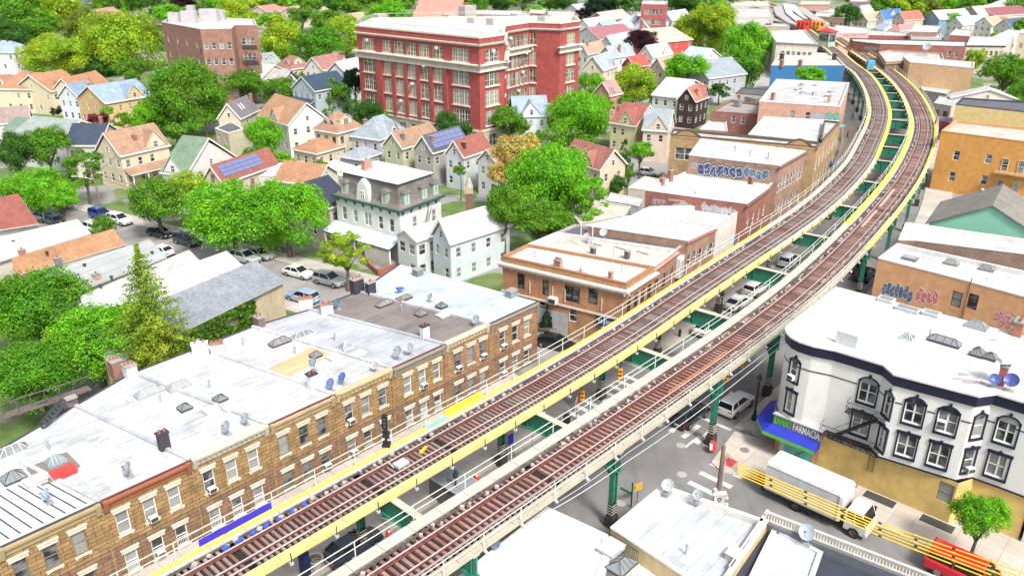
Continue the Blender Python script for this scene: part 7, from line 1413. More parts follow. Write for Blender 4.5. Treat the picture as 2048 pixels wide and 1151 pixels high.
def deck(name,px,z0_,z1_,m,par=st):
    q=[P(x,y,z1_) for x,y in px]; q=[Vector((p.x,p.y,0)) for p in q]; q=q if ccw(q) else q[::-1]; g=MB(); g.prism(q,z0_,z1_,0); return g.build(name,m,par)
deck('platform_deck',[(1546,14),(1552,30),(1575,45),(1592,50),(1600,44),(1578,28),(1566,10)],7.6,8.4,M('plain',(0.36,0.34,0.33)))
deck('canopy',[(1566,8),(1572,26),(1592,42),(1606,40),(1586,26),(1578,8)],8.8,9.1,M('plain',(0.62,0.6,0.58))); deck('canopy',[(1580,8),(1584,20),(1606,36),(1616,38),(1600,24),(1590,10)],8.9,9.2,M('plain',(0.64,0.6,0.57)))
deck('platform_deck',[(1592,12),(1598,22),(1622,38),(1650,50),(1660,47),(1630,30),(1606,14)],7.6,8.6,M('plain',(0.36,0.34,0.32)))
deck('stair_house',[(1652,62),(1670,66),(1671,56),(1656,53)],4,10,M('stucco',(0.62,0.5,0.36)))
rg=thing('platform_barrier','red and orange barrier of tall letters shaped panels at the platform end','barrier',P(1620,52,8),0); 
for k in range(7):
    c=P(1598+k*7.5,50+k*.9+(4 if k<3 else 1),8.2); g=MB(); T=Matrix.Translation(c)@Matrix.Rotation(R(-20),4,'Z'); g.box(-1.2,1.2,-.2,.2,-.8,2.6,0,T); g.box(-.5,.5,-.24,.24,.9,1.9,1,T); g.build('panel',[M('plain',(0.6,0.05,0.03) if k<4 else (0.65,0.28,0.06)),M('plain',(0.12,0.03,0.03))],rg)
c=P(1739,139,ZT); b=MB(); b.box(-.9,.9,-.7,.7,0,2.3,0,Matrix.Translation(c)); b.box(-1,1,-.8,.8,2.3,2.4,0,Matrix.Translation(c)); b.box(-.6,.6,-.74,-.7,.3,1.9,1,Matrix.Translation(c)); tag(b.build('equipment_cabinet',[M('plain',(0.12,0.4,0.55)),M('plain',(0.08,0.28,0.42))]),'light blue cabinet standing between the two tracks','cabinet')
flat('white_building','white walled neighbour at the right edge beside the yellow ground floor',[W(61.8,5.3),W(61.8,-9),W(73,-9),W(73,5.3)],9.6,M('stucco',(0.62,0.62,0.6),.8),MW,.3,(('g',0,3,[1,4.5],1,1.5,'d'),))
# ---------------- trees
LC={'g':(0.10,0.25,0.02),'b':(0.135,0.37,0.02),'y':(0.25,0.38,0.03),'d':(0.05,0.145,0.025),'o':(0.14,0.20,0.028),'p':(0.035,0.012,0.022),'f':(0.42,0.36,0.13),'c':(0.19,0.29,0.03),'n':(0.015,0.05,0.022),'m':(0.09,0.26,0.018)}
BARK=M('bark',(0.11,0.09,0.07),.9)
def rv(r): 
    while 1:
        v=Vector((r.uniform(-1,1),r.uniform(-1,1),r.uniform(-1,1)))
        if 0.05<v.length<1: return v.normalized()
def leafq(vs,fs,p,n,s,r):
    x=n.orthogonal().normalized(); a=r.uniform(0,6.28); y=n.cross(x); x,y=x*math.cos(a)+y*math.sin(a),y*math.cos(a)-x*math.sin(a); i=len(vs)
    vs+= [p-x*s,p-y*s*.55+n*s*.12,p+x*s,p+y*s*.55+n*s*.12]; fs.append((i,i+1,i+2,i+3))
def crown_mesh(seed,nl,kind='round',leaf=.05,ncl=46):
    r=random.Random(seed); vs=[];fs=[]; cl=[]
    if kind=='round':
        lob=[(rv(r),r.uniform(.16,.34)) for _ in range(5)]
        for k in range(ncl):
            d=rv(r); d.z=d.z*.8+.18; d.normalize(); rr=r.uniform(.45,.86)+sum(a*max(0,d.dot(l))**3 for l,a in lob)*.55-.1
            cl.append((Vector((d.x*rr,d.y*rr,d.z*rr*.82)),r.uniform(.17,.33)))
    elif kind=='open':     # spreading, layered, gaps
        for k in range(int(ncl*.6)):
            a=r.uniform(0,6.28); q=math.sqrt(r.random()); z=r.choice((-.45,-.15,.15,.45,.7))+r.uniform(-.08,.08); m=math.sqrt(max(.1,1-z*z)); cl.append((Vector((math.cos(a)*q*m,math.sin(a)*q*m,z*.9)),r.uniform(.15,.28)))
    elif kind=='cone':
        for k in range(ncl):
            t=r.random()**1.4; a=r.uniform(0,6.28); m=(1-t)*.8+.06; cl.append((Vector((math.cos(a)*m*r.uniform(.5,1),math.sin(a)*m*r.uniform(.5,1),-.9+1.9*t)),.12+.16*(1-t)))
    tot=sum(c[1]**2 for c in cl)
    for c,cr in cl:
        n=int(nl*cr*cr/tot); out=c.normalized() if c.length>.1 else Vector((0,0,1)); flat=.55 if kind=='open' else .78
        for i in range(n):
            d=(rv(r)+out*.35+Vector((0,0,.25))).normalized(); q=r.uniform(.55,1.08)*cr*(1+.2*math.sin(7*d.x+5*d.y+c.x*9)); p=c+Vector((d.x*q,d.y*q,d.z*q*flat))
            nn=(d*.8+rv(r)*.75+Vector((0,0,.35))).normalized(); leafq(vs,fs,p,nn,leaf*r.uniform(.6,1.3),r)
    me=bpy.data.meshes.new('crown'); me.from_pydata([tuple(v) for v in vs],[],fs); me.materials.append(BARK); return me
def conifer_mesh(seed,dense=1):
    r=random.Random(seed); vs=[];fs=[]
    for k in range(20):
        t=k/20; z=-1+2*t; m=(1-t)**.8*.8+.03; nb=int(13-7*t)
        for j in range(nb):
            a=6.283*(j+r.uniform(-.3,.3))/nb+k; mm=m*r.uniform(.75,1.12); dr=.22*mm+.02; steps=int(14*mm/.6)+3
            for s in range(steps):
                f=(s+.5)/steps; c=Vector((math.cos(a)*mm*f,math.sin(a)*mm*f,z-dr*f+.1*f*f*mm)); w=.055*(1-.45*f)+.02
                for q in range(int(7*dense)):
                    p=c+Vector((r.uniform(-w,w),r.uniform(-w,w),r.uniform(-.035,.012))); leafq(vs,fs,p,(rv(r)*.7+Vector((math.cos(a)*.3,math.sin(a)*.3,.8))).normalized(),r.uniform(.012,.03),r)
    for i in range(150): leafq(vs,fs,Vector((r.uniform(-.03,.03),r.uniform(-.03,.03),r.uniform(.85,1.08))),rv(r),.025,r)
    me=bpy.data.meshes.new('crown'); me.from_pydata([tuple(v) for v in vs],[],fs); me.materials.append(BARK); return me
CM={}
def cmesh(k,seed):
    key=(k,seed)
    if key not in CM:
        CM[key]={'A':lambda:crown_mesh(seed,26000,'round',.028,95),'B':lambda:crown_mesh(seed,13000,'round',.038,62),'C':lambda:crown_mesh(seed,5200,'round',.058,40),'D':lambda:crown_mesh(seed,2200,'round',.085,26),
          'O':lambda:crown_mesh(seed,12000,'open',.036,66),'K':lambda:crown_mesh(seed,5000,'cone',.05,46),'F':lambda:conifer_mesh(seed)}[k]()
    return CM[key]
TN_=[0]
def tree(label,cx,cy,rpx,H_,col,k='B',asp=1.0,name='tree',group=None,bx=None,zb=0.0):
    R_=3.0
    for _ in range(6):
        zc=H_-R_*asp*.95; zc=max(zc,R_*asp*.6); p=P(cx,cy,zc); R_=rpx/scale_at(p)
    TN_[0]+=1; s=TN_[0]; r=random.Random(s*13)
    base=Vector((p.x,p.y,zb)) if bx is None else bx
    t=thing(name,label,'tree',base,0,group)
    o=bpy.data.objects.new('crown',cmesh(k,s%3+1)); COL.objects.link(o); o.parent=t; o.location=p-base; a=r.uniform(0,6.28) if k!='A' else r.uniform(0,6.28); o.rotation_euler=(0,0,a); o.scale=(R_*r.uniform(.95,1.05),R_*r.uniform(.95,1.05),R_*asp*(1.0 if k in 'KF' else 1.08)); setmat(o,0,M('leaf',LC[col]))
    b=MB(); tr=max(.1,min(.38,R_*.075)); top=p+Vector((0,0,-R_*asp*.25)); mid_=base.lerp(top,.55)+Vector((r.uniform(-.2,.2),r.uniform(-.2,.2),0)); b.tube(base+Vector((0,0,-.1)),mid_,tr*1.2,tr*.8,7); b.tube(mid_,top,tr*.8,tr*.4,6)
    if k not in 'DKF':
        for j in range(7 if k!='C' else 4):
            a=6.28*j/7+r.uniform(-.4,.4); q=p+Vector((math.cos(a)*R_*.62,math.sin(a)*R_*.62,R_*asp*r.uniform(-.3,.45))); m=mid_.lerp(q,.5)+Vector((0,0,R_*.12)); b.tube(mid_,m,tr*.55,tr*.35,5); b.tube(m,q,tr*.35,tr*.1,4)
    b.build('trunk',BARK,t)
    return t
T=[
('big deep green maple filling the left edge below the orange roof',62,612,106,11,'m','A',.8),('bright green maple hanging over the back of the brick row',190,676,108,10.5,'b','A',.85),('low spreading green tree at the bottom left beside the iron stair',70,744,100,9,'m','A',.75),('small rounded green tree between the two big maples and brick chimney',250,640,44,9,'b','B',.9),
('tall yellow green conifer standing behind the row house roofs',297,618,128,15.5,'c','F',1.0),
('large bright green street tree between the grey roofs and mansard house',462,428,98,12,'b','A',.86),('bright green street tree crown touching the mansard house navy neighbour',572,428,84,12,'b','A',1.0),
('round green street tree above the black sedan',313,398,60,10,'g','B',.95),('yellow green tree behind the round street tree',378,374,46,9.5,'y','B',.9),('open crowned yellow green tree by the white parked cars',690,503,48,8,'y','O',.9),
('big open green tree towering beside the pale orange house',372,185,84,19,'g','A',1.05),('bright green bushy tree in front of the pale orange house',300,232,46,9,'b','B',.9),
('huge yellow green tree left of the apartment block',243,92,88,20,'y','A',.95),('broad yellow tree behind the orange roofed houses',112,108,70,15,'y','A',.72),
('dark green tree at the left edge above the street',28,300,42,11,'d','B',1.1),('olive green tree beside the navy roofed house',92,292,48,11,'g','B',1.0),('bright green tree above the maroon left edge roof',70,378,72,9,'b','A',.7),('feathery green tree around the leaning utility pole',166,342,40,9,'g','O',1.0),
('small round dark bush tree beside the orange tan long roof',208,450,27,4,'g','B',.85),
('tall green tree at the top left corner',35,32,62,20,'g','B',1.0),('dark green tree below the top left corner tree',40,84,44,16,'d','B',1.0),('broad yellow green tree second from the top left corner',120,24,60,20,'y','B',.9),('olive tree with a bare lower crown near the top left',172,50,48,17,'o','B',.9),('dark green shaded tree under the huge yellow one',200,130,42,8,'d','B',.8),('dark tree behind the pale orange house',262,140,36,10,'g','C',.9),
('green tree between the navy roof and the open green tree',240,330,0.1,8,'g','D',.9),
('dark green tree at the foot of the apartment block',432,112,33,11,'d','B',1.0),('small green tree right of the apartment block foot',468,118,24,9,'g','C',.9),('green tree behind the purple grey roof, left one',490,168,38,10,'g','B',.9),('green tree behind the purple grey roof, right one',562,182,40,9,'g','B',.85),
('large yellow tree left of the school, behind the small gables',562,78,54,17,'y','B',1.05),('deep green tree between the two yellow ones near the school',640,94,50,15,'m','B',.95),('yellow green tree touching the school corner',690,68,44,17,'y','B',1.1),('yellow tree right of the apartment block roof',462,26,46,18,'y','B',.9),
('bright green tree behind the school roof, left side',778,32,54,26,'b','B',.65),('green tree between yellow tree and school, top',655,42,38,17,'g','C',.8),
('bright green tree in front of the white wide gabled house',528,268,42,10,'b','B',1.0),('green tree in front of the beige annex',520,312,36,6.5,'g','B',.7),('green tree beside the solar panel roof',560,322,34,5.5,'b','C',.7),
('leafy tree right of the navy porch house',668,186,36,9,'g','B',1.0),('dark pointed tree left of the school base',702,212,28,11,'d','K',1.2),('dark bushy tree against the left school corner',738,222,32,9,'d','B',.9),('bluish green tree tight to the school corner',708,158,24,14,'n','C',1.3),('light green shrub at the foot of the school',765,228,24,6,'b','C',.6),
('dark green round tree in front of the school stone base',893,244,27,11,'d','B',1.1),('small dark tree under the sixth school bay',930,256,20,8,'d','C',.9),('green tree at the right corner of the school base',1012,240,38,10,'g','B',.9),('green tree between school corner and blue grey gable',1040,210,26,10,'b','C',1.0),
('very bright green leafy tree right of the blue grey roofed house',1158,238,70,13,'b','A',1.0),('green tree beside the right wing of the school',1184,170,32,10,'b','B',.9),('yellow green open tree left of the dark brown house',1268,166,50,13,'y','B',.95),('small bright tree right of the yellow green open one',1318,190,28,8,'b','C',1.1),
('round bright green tree with a domed crown, upper centre right',1369,138,46,13,'b','B',.8),('dark purple leaved tree among the white gables',1283,78,33,14,'p','B',.72),
('large yellow tree above the beige and blue shop walls',1395,70,56,17,'y','B',1.0),('tall pale green tree right of the large yellow one',1430,40,50,20,'y','B',.8),('tall bright green tree left of the beige building',1492,88,56,17,'b','B',1.0),('dark green tree below the tall bright green tree',1478,142,46,13,'m','B',1.1),
('cream blossoming tree right of the four alike gables',1035,302,50,14,'f','B',.85),('cream blossoming lower branch tree beside the white orange roofed house',1004,345,34,10,'f','C',.9),
('tall open green tree at the centre of the photo',1100,368,88,15,'b','A',1.15),('dark green lower crown beneath the open green tree',1080,440,66,9,'g','B',.7),('green tree at the left foot of the central open tree',1010,410,44,12,'g','B',1.2),('bright side branch tree over the low white shop roofs',1165,400,52,10,'b','O',.9),
('dark cone shaped evergreen by the peach maroon house',1249,312,22,9,'d','K',1.5),('bright round tree right of the dark cone shaped evergreen',1282,300,26,7.5,'b','C',.9),('clipped round dark tree beside the white parked car, larger',1234,368,22,5,'d','C',1.0),('clipped round dark tree beside the white parked car, smaller',1256,350,16,5,'g','C',1.1),
('bright green tree in front of the blue wall',1622,148,34,13,'b','C',.6),('bushy climbing tree behind the dusty pink building',1500,194,20,6,'b','C',.7),
('large dark green tree at the right edge beside the gabled hall',2012,148,50,14,'g','B',.95),('green tree at the extreme right edge, lower',2046,196,40,11,'g','B',1.0),('narrow yellow green tree beside the cream terrace',1951,118,19,11,'y','C',1.5),('yellow green shrub between terrace and navy roof',1990,72,10,6,'y','D',1.0),
('dark green tree behind the far platform',1694,28,32,15,'d','C',.8),('green tree at the top right of the far platform',1756,8,28,16,'g','C',.8),('broad olive tree among the far right roofs',1840,26,50,15,'o','B',.75),('green tree right of the broad olive tree',1892,18,36,15,'b','C',.8),('bright round tree before the narrow blue gable',1900,38,24,11,'b','C',.8),('dark green tree at the top right corner',2036,20,34,15,'g','C',.9),('green tree at the right edge above the dark roof',2046,58,26,13,'g','C',1.0),('yellow green tree behind the olive tree',1810,8,38,17,'y','C',.7),('green tree behind the maroon top right roof',1945,8,26,16,'g','C',.8),
('dark wide tree at the top centre',1238,8,42,18,'d','C',.7),('dark tree left of the top centre tree',1192,12,30,16,'n','C',.8),('dark small tree beside the red brick two chimney house',1162,28,18,10,'p','D',.8),('bright tree behind the right school wing parapet',1072,24,24,14,'b','C',.7),('olive tree beside the mint roofed house',1176,74,16,9,'o','D',1.0),('feathery olive tree beside the red brick house',1233,32,16,9,'o','D',.9),('pointed green conifer in front of the red top school',1301,24,11,13,'m','K',1.4),
('dark green tree right of the red top school',1372,8,36,17,'d','C',.7),('green tree at the top, left of the white warehouse roofs',1445,24,28,16,'b','C',1.0),
('dark spreading tree in front of the church',858,28,26,9,'n','C',.6),('wide green tree left of the church',716,10,50,18,'g','C',.6),('green tree at the top left of the church',800,4,40,18,'g','C',.6),
('bright round tree behind the apartment block roof',340,26,38,22,'b','C',.6),('very dark purple tree at the top, above the apartment block',362,4,28,20,'p','C',.6),
('young green tree against the yellow wall by the red van',1962,1032,52,6.2,'b','B',1.15),
('pale green tree by the parked pickup on the upper left street',120,395,36,8,'b','B',.8)]
for q in T:
    if q[3]<1: continue
    tree(*q[:5],q[5],q[6],q[7])
# trees that nothing tells apart: rows of similar crowns along the top of the photo and between the houses
ORD='leftmost,second,third,fourth,fifth,sixth,seventh,eighth,ninth,tenth,eleventh,twelfth,thirteenth,fourteenth,fifteenth'.split(',')
CN={'g':'green','b':'bright green','d':'dark green','n':'blackish green','y':'yellow green'}; USED=set()
def filler(lst,place,group,k='C'):
    if place:
        for i,(x,y,r_,h,c) in enumerate(sorted(lst)): tree(('%s rounded %s tree %s'%(ORD[i],CN[c],place)) if i==0 else '%s from the left, a %s tree %s'%(ORD[i],CN[c],place),x,y,r_,h,c,k,.85,group=group)
        return
    for x,y,r_,h,c in lst:
        for q in sorted(H,key=lambda q:(q[2][0]-x)**2+(q[2][1]-y)**2):
            dx=x-q[2][0];dy=y-q[2][1]; rel='in front of' if dy>abs(dx) else 'behind' if -dy>abs(dx) else 'left of' if dx<0 else 'right of'
            lb='small %s tree %s the %s'%(CN[c],rel,q[0])
            if len(lb.split())<=16 and lb not in USED: break
        USED.add(lb); tree(lb,x,y,r_,h,c,k,.85,group=group)
filler([(x,y,r_,17,c) for x,y,r_,c in((215,8,34,'g'),(262,2,34,'g'),(300,10,28,'d'),(405,2,32,'g'),(436,6,28,'b'),(500,6,32,'y'),(545,4,30,'g'),(590,2,30,'b'),(625,14,30,'g'),(660,4,34,'d'),(545,42,26,'b'),(600,30,26,'g'),(500,40,24,'y'),(0,60,30,'d'),(75,62,36,'g'))],'along the upper left edge','rounded trees along the upper left edge')
filler([(x,y,r_,15,c) for x,y,r_,c in((955,8,26,'g'),(1000,4,28,'d'),(1045,2,26,'g'),(1100,2,28,'g'),(1135,6,24,'d'),(1280,-2,26,'d'),(1345,-2,28,'g'),(1410,0,28,'g'),(920,4,26,'g'),(760,4,26,'g'))],'along the top centre edge','dark green trees along the top centre edge')
filler([(x,y,r_,15,c) for x,y,r_,c in((1720,-2,24,'g'),(1790,-4,26,'y'),(1870,-4,26,'g'),(1925,-2,24,'d'),(1985,-6,26,'g'),(2020,-4,26,'b'))],'along the top right edge','green trees along the top right edge')
filler([(x,y,r_,6.5,c) for x,y,r_,c in((485,98,16,'g'),(590,150,16,'g'),(640,160,14,'d'),(1130,215,18,'g'),(1215,210,16,'b'),(1340,235,14,'g'),(1250,200,16,'g'),(1205,120,14,'g'),(1262,150,14,'g'),(1350,80,16,'g'),(1330,110,14,'d'),(1145,90,12,'g'),(410,240,20,'g'),(60,240,14,'g'),(112,222,12,'n'),(215,222,14,'b'),(245,240,22,'g'),(400,300,20,'b'),(160,300,22,'g'),(700,250,14,'g'),(1040,255,22,'g'),(1075,275,24,'g'),(920,340,16,'g'),(995,385,20,'g'),(1215,330,16,'g'),(1440,180,22,'d'),(1110,295,26,'g'),(640,330,16,'g'),(655,230,20,'g'),(350,262,26,'g'),(385,255,24,'g'),(440,300,18,'b'),(1745,62,8,'b'),(1850,58,8,'g'),(1925,68,8,'g'))],None,'small garden trees between the houses','D')
t=tree('crimson leaved shrub beside the pale orange house',196,238,22,4.5,'p','C',.8); setmat([c for c in t.children if c.name.startswith('crown')][0] if t.children else kids(t)[0],0,M('leaf',(0.14,0.02,0.035)))
# distant wood beyond the last houses, one mass of crowns
r=random.Random(77); vs=[];fs=[]
cc=[]
for i in range(900):
    x=r.uniform(-100,2150); y=r.uniform(-95,6); p=P(x,y,9); 
    if p.y>1800 or p.y<440: continue
    if 1480<x<1700 and y>-30: continue
    cc.append((p,r.uniform(7,12)))
for p,R_ in cc:
    for j in range(70):
        d=rv(r); d.z=abs(d.z); q=p+Vector((d.x*R_,d.y*R_,d.z*R_*.7)); leafq(vs,fs,q,(d+rv(r)*.6).normalized(),R_*.19,r)
me=bpy.data.meshes.new('distant_wood'); me.from_pydata([tuple(v) for v in vs],[],fs); me.materials.append(M('leaf',(0.10,0.22,0.05))); o=bpy.data.objects.new('distant_wood',me); COL.objects.link(o); o['kind']='stuff'; o['label']='distant wood of green crowns beyond the last houses'
# ---------------- vehicles
def proj(p):
    q=p-Vector((0,0,CH)); w=q.dot(cF); return PX+F0*q.dot(cR)/w,PY-F0*q.dot(cU)/w
def hgt(base,ytop):
    lo,hi=0,40
    for _ in range(40):
        m=(lo+hi)/2
        if proj(base+Zu*m)[1]>ytop: lo=m
        else: hi=m
    return lo
TYR=M('plain',(0.015,0.015,0.016),.8); RIM=M('metal',(0.4,0.41,0.42),.35,met=.8); CGL=M('paint',(0.012,0.015,0.02),.08); HL=M('paint',(0.75,0.75,0.72),.2); TLM=M('paint',(0.4,0.01,0.01),.3); CAR0=M('car',(0.5,0.5,0.5))
CT={}
def car_proto(kind):
    if kind in CT: return CT[kind]
    # stations: x, half width, z low, z side top, deck height
    if kind=='sedan': S=[(-2.32,.70,.42,.72,.80),(-2.22,.84,.28,.82,.96),(-1.5,.9,.22,.86,1.0),(-.3,.91,.2,.86,.98),(.9,.91,.2,.84,.94),(1.6,.89,.22,.78,.86),(2.15,.82,.26,.68,.76),(2.34,.66,.36,.56,.62)]; C=[(-1.95,.78,.98),(-1.25,.64,1.40),(.05,.64,1.44),(1.02,.78,.95)]
    elif kind=='suv': S=[(-2.28,.78,.45,.95,1.02),(-2.2,.88,.32,1.0,1.1),(-1.4,.94,.28,1.02,1.12),(-.3,.95,.26,1.02,1.1),(.85,.95,.26,1.0,1.08),(1.5,.93,.28,.96,1.03),(2.1,.87,.32,.84,.94),(2.3,.72,.42,.7,.76)]; C=[(-2.2,.82,1.1),(-1.95,.70,1.64),(.0,.70,1.68),(.95,.80,1.1)]
    elif kind=='van': S=[(-2.55,.86,.45,1.1,1.2),(-2.5,.94,.32,1.15,1.25),(-1.4,.96,.28,1.15,1.25),(0,.96,.26,1.13,1.23),(1.4,.95,.26,1.05,1.15),(2.0,.92,.28,.95,1.05),(2.5,.86,.32,.82,.92),(2.65,.72,.42,.7,.76)]; C=[(-2.52,.88,1.22),(-2.4,.80,1.86),(.9,.80,1.90),(1.75,.86,1.12)]
    b=MB(); rings=[]
    for x,w,zl,zs,zd in S:
        rings.append([(x,-w*.88,zl),(x,-w,zl+.2),(x,-w,zs-.08),(x,-w*.93,zs+.02),(x,-w*.6,zd),(x,w*.6,zd),(x,w*.93,zs+.02),(x,w,zs-.08),(x,w,zl+.2),(x,w*.88,zl)])
    n=10
    for i in range(len(rings)-1):
        for j in range(n): a=rings[i];c=rings[i+1]; b.quad(a[j],a[(j+1)%n],c[(j+1)%n],c[j])
    b.poly(rings[0]); b.poly(rings[-1][::-1])
    # roof skin and pillars
    (x0,w0,z0),(x1,w1,z1),(x2,w2,z2),(x3,w3,z3)=C
    b.hexa([(x1-.03,-w1,z1-.05),(x2+.05,-w2,z2-.05),(x2+.05,w2,z2-.05),(x1-.03,w1,z1-.05),(x1+.08,-w1*.85,z1+.04),(x2-.05,-w2*.85,z2+.05),(x2-.05,w2*.85,z2+.05),(x1+.08,w1*.85,z1+.04)])
    for s in(-1,1):
        b.bar((x3,s*w3,z3),(x2,s*w2,z2),.07,.07); b.bar((x0,s*w0,z0),(x1,s*w1,z1),.12,.1); xm=(x1+x2)/2-.05; b.bar((xm,s*(w0+.01),z0),(xm,s*w1,z1),.08,.06)
        b.box(x3-.3,x3-.12,s*(w3+.02),s*(w3+.24),z3+.02,z3+.16)
    g=MB(); e=.02; g.hexa([(x0,-w0+e,z0-.05),(x3,-w3+e,z3-.05),(x3,w3-e,z3-.05),(x0,w0-e,z0-.05),(x1,-w1+e,z1-.03),(x2,-w2+e,z2-.03),(x2,w2-e,z2-.03),(x1,w1-e,z1-.03)])
    w=MB(); r_=.34 if kind=='sedan' else .38; w.lathe((0,0,0),[(r_*.62,-.11),(r_,-.11),(r_,.11),(r_*.62,.11)],18,0,Vector((0,1,0))); rm=MB(); rm.lathe((0,0,0),[(.02,-.1),(r_*.6,-.08),(r_*.64,-.12)],14,0,Vector((0,1,0))); rm.lathe((0,0,0),[(r_*.64,.12),(r_*.6,.08),(.02,.1)],14,0,Vector((0,1,0)))
    hl=MB(); hl.box(0,.06,-.2,.2,-.07,.07); arch=MB(); 
    fx=S[-1][0]; rx=S[0][0]
    pl=MB(); pl.box(rx-.03,rx-.01,-.25,.25,.55,.68); pl.box(fx+.01,fx+.03,-.25,.25,.42,.55)
    gr=MB(); gr.box(fx-.03,fx+.02,-.5,.5,.48,.62)
    CT[kind]=dict(body=b.mesh('body',CAR0),glass=g.mesh('windows',CGL),tyre=w.mesh('tyre',TYR),rim=rm.mesh('rim',RIM),hl=hl.mesh('headlight',HL),tl=hl.mesh('tail_light',TLM),plate=pl.mesh('number_plate',WHT),grille=gr.mesh('grille',BLK),fx=fx,rx=rx,r=r_,wh=(1.42,-1.42) if kind!='van' else(1.6,-1.6),w=.8 if kind=='sedan' else .84,zh=.6 if kind=='sedan' else .78)
    return CT[kind]
def car(label,p,az,kind,col,cat='car',group=None,name='parked_car',s=1.0):
    c=car_proto(kind); t=thing(name,label,cat,p,az,group); t.scale=(s,s,s)
    def ch(n,me,loc=(0,0,0),par=t): o=bpy.data.objects.new(n,me); COL.objects.link(o); o.parent=par; o.location=loc; return o
    bo=ch('body',c['body']); setmat(bo,0,M('car',col)); ch('windows',c['glass']); ch('number_plate',c['plate']); ch('grille',c['grille'])
    for x in c['wh']:
        for y in(-c['w'],c['w']): w=ch('wheel',c['tyre'],(x,y,c['r'])); ch('rim',c['rim'],(0,0,0),w)
    for y in(-.6,.6): ch('headlight',c['hl'],(c['fx']-.12,y,c['zh'])); ch('tail_light',c['tl'],(c['rx']-.0,y,c['zh']+.12))
    return t
sdir=(vA-.225*uA).normalized(); aS=math.atan2(sdir.y,sdir.x)     # along the side street, away
aD=aS+math.pi; aU=AZ; 
KW=(0.62,0.62,0.61); KK=(0.012,0.012,0.014); KS=(0.38,0.39,0.4); KB=(0.02,0.05,0.28); KN=(0.02,0.03,0.05)
for a in [('white sedan parked beside the yellow green open tree',598,552,aD,'sedan',KW),('silver estate car parked right behind the white sedan, at the row house corner',660,568,aD,'suv',KS),('silver blue estate car behind the rear chimneys of the brick row',606,602,aS,'suv',(0.28,0.36,0.47)),
 ('blue and white hatchback at the foot of the leaning utility pole',204,436,aD,'suv',KB),('white off road car parked in front of the blue hatchback',241,447,aD,'suv',KW),('black sedan parked under the round street tree',321,472,aD,'sedan',KK),('dark navy car partly under the big street tree',376,488,aD,'suv',KN),
 ('silver car half hidden at the foot of the big street tree',492,523,aD,'suv',KS),('grey car behind the pale grey ridged roof',520,515,aD,'sedan',(0.3,0.3,0.3)),('white car showing behind the smooth grey long roof',322,508,aS,'sedan',KW),('white car partly behind the round dark bush tree',180,461,aS,'suv',KW),
 ('pale pickup like car parked at the far end of the side street',124,414,aD,'suv',(0.5,0.5,0.46)),('dark blue car by the maroon roof at the left edge',105,446,aS,'sedan',(0.03,0.05,0.09)),('silver car under the bright tree above the maroon roof',84,440,aS,'suv',KS),
 ('black sedan at the right end of the brick row beside the railing',1112,694,aD,'sedan',KK),('white car at the kerb outside the shop with the blue sign',1188,662,aU,'suv',KW),
 ('white taxi style car between the tracks, nearer one',1476,612,aU,'sedan',KW),('white van like car between the tracks, behind the nearer white car',1511,585,aU,'suv',KW),('white car with dark windows between the tracks where they start to bend',1577,528,aU+.1,'suv',(0.5,0.52,0.55)),('white car half covered by the right walkway beyond the junction',1415,662,aU,'sedan',KW),
 ('white hatchback parked beside the green column near the pharmacy corner',1470,818,aU,'suv',KW),('black off road car with glowing tail lamp waiting under the right track',1379,840,aU,'suv',KK),('black car parked in the shadow below the left walkway at the bottom edge',708,1103,aU,'sedan',(0.012,0.02,0.04)),
 ('dark car parked beside the column near the peach graffiti building',1728,556,aU+.1,'suv',KN),('black car ahead of the dark one near the peach graffiti building',1712,538,aU+.1,'sedan',KK),('white car in the yard beside the two clipped round trees',1296,350,AZ-math.pi/2+.3,'sedan',KW)]:
    p=P(a[1],a[2],.01); car(a[0],p,a[3],a[4],a[5],'car','cars parked along the streets' if 'waiting' not in a[0] else None)
# red van
p=W(57.0,8.7,.01); 
vt=car('red van parked against the pavement by the young green tree',W(54.7,7.1,.01),AZ-math.pi/2,'van',(0.55,0.012,0.02),'van',None,'parked_van',1.05)
car('second red vehicle cut off by the lower right corner, ahead of the red van',W(55.1,1.0,.01),AZ-math.pi/2,'suv',(0.5,0.02,0.02),'car')
# box truck: front towards -v
TR_=thing('box_truck','white box truck parked by the yellow wall, seen under the yellow covered wires','truck',W(54.8,17.6,.01),AZ-math.pi/2); TR_.scale=(1.07,1.03,1.03); Tm=wm(TR_)
def tb(name,fn,m,par=None): b=MB(); fn(b); b.v=[Tm@v for v in b.v]; return b.build(name,m,par or TR_)
def boxf(b):
    prof=[(-1.2,.95),(-1.2,3.1),(-1.12,3.28),(-.95,3.36),(.95,3.36),(1.12,3.28),(1.2,3.1),(1.2,.95)]; n=len(prof)
    R0=[(-4.2,y,z) for y,z in prof]; R1=[(1.35,y,z) for y,z in prof]; R2=[(1.55,y*.96,z if z<1 else z-.14) for y,z in prof]
    for A_,B_ in((R0,R1),(R1,R2)):
        for i in range(n): b.quad(A_[i],B_[i],B_[(i+1)%n],A_[(i+1)%n]) if False else b.quad(A_[(i+1)%n],B_[(i+1)%n],B_[i],A_[i])
    b.poly(R0); b.poly(R2[::-1])
bo=tb('cargo_box',boxf,M('paint',(0.60,0.60,0.61),.5))
tb('box_trim',lambda b:[b.box(-4.22,1.36,s*1.2-.02,s*1.2+.02,.93,1.05) or b.box(-4.22,1.36,s*1.2-.02,s*1.2+.02,3.06,3.12) or b.box(1.25,1.36,s*1.2-.025,s*1.2+.025,.95,3.1) for s in(-1,1)],M('metal',(0.35,0.36,0.37)),bo)
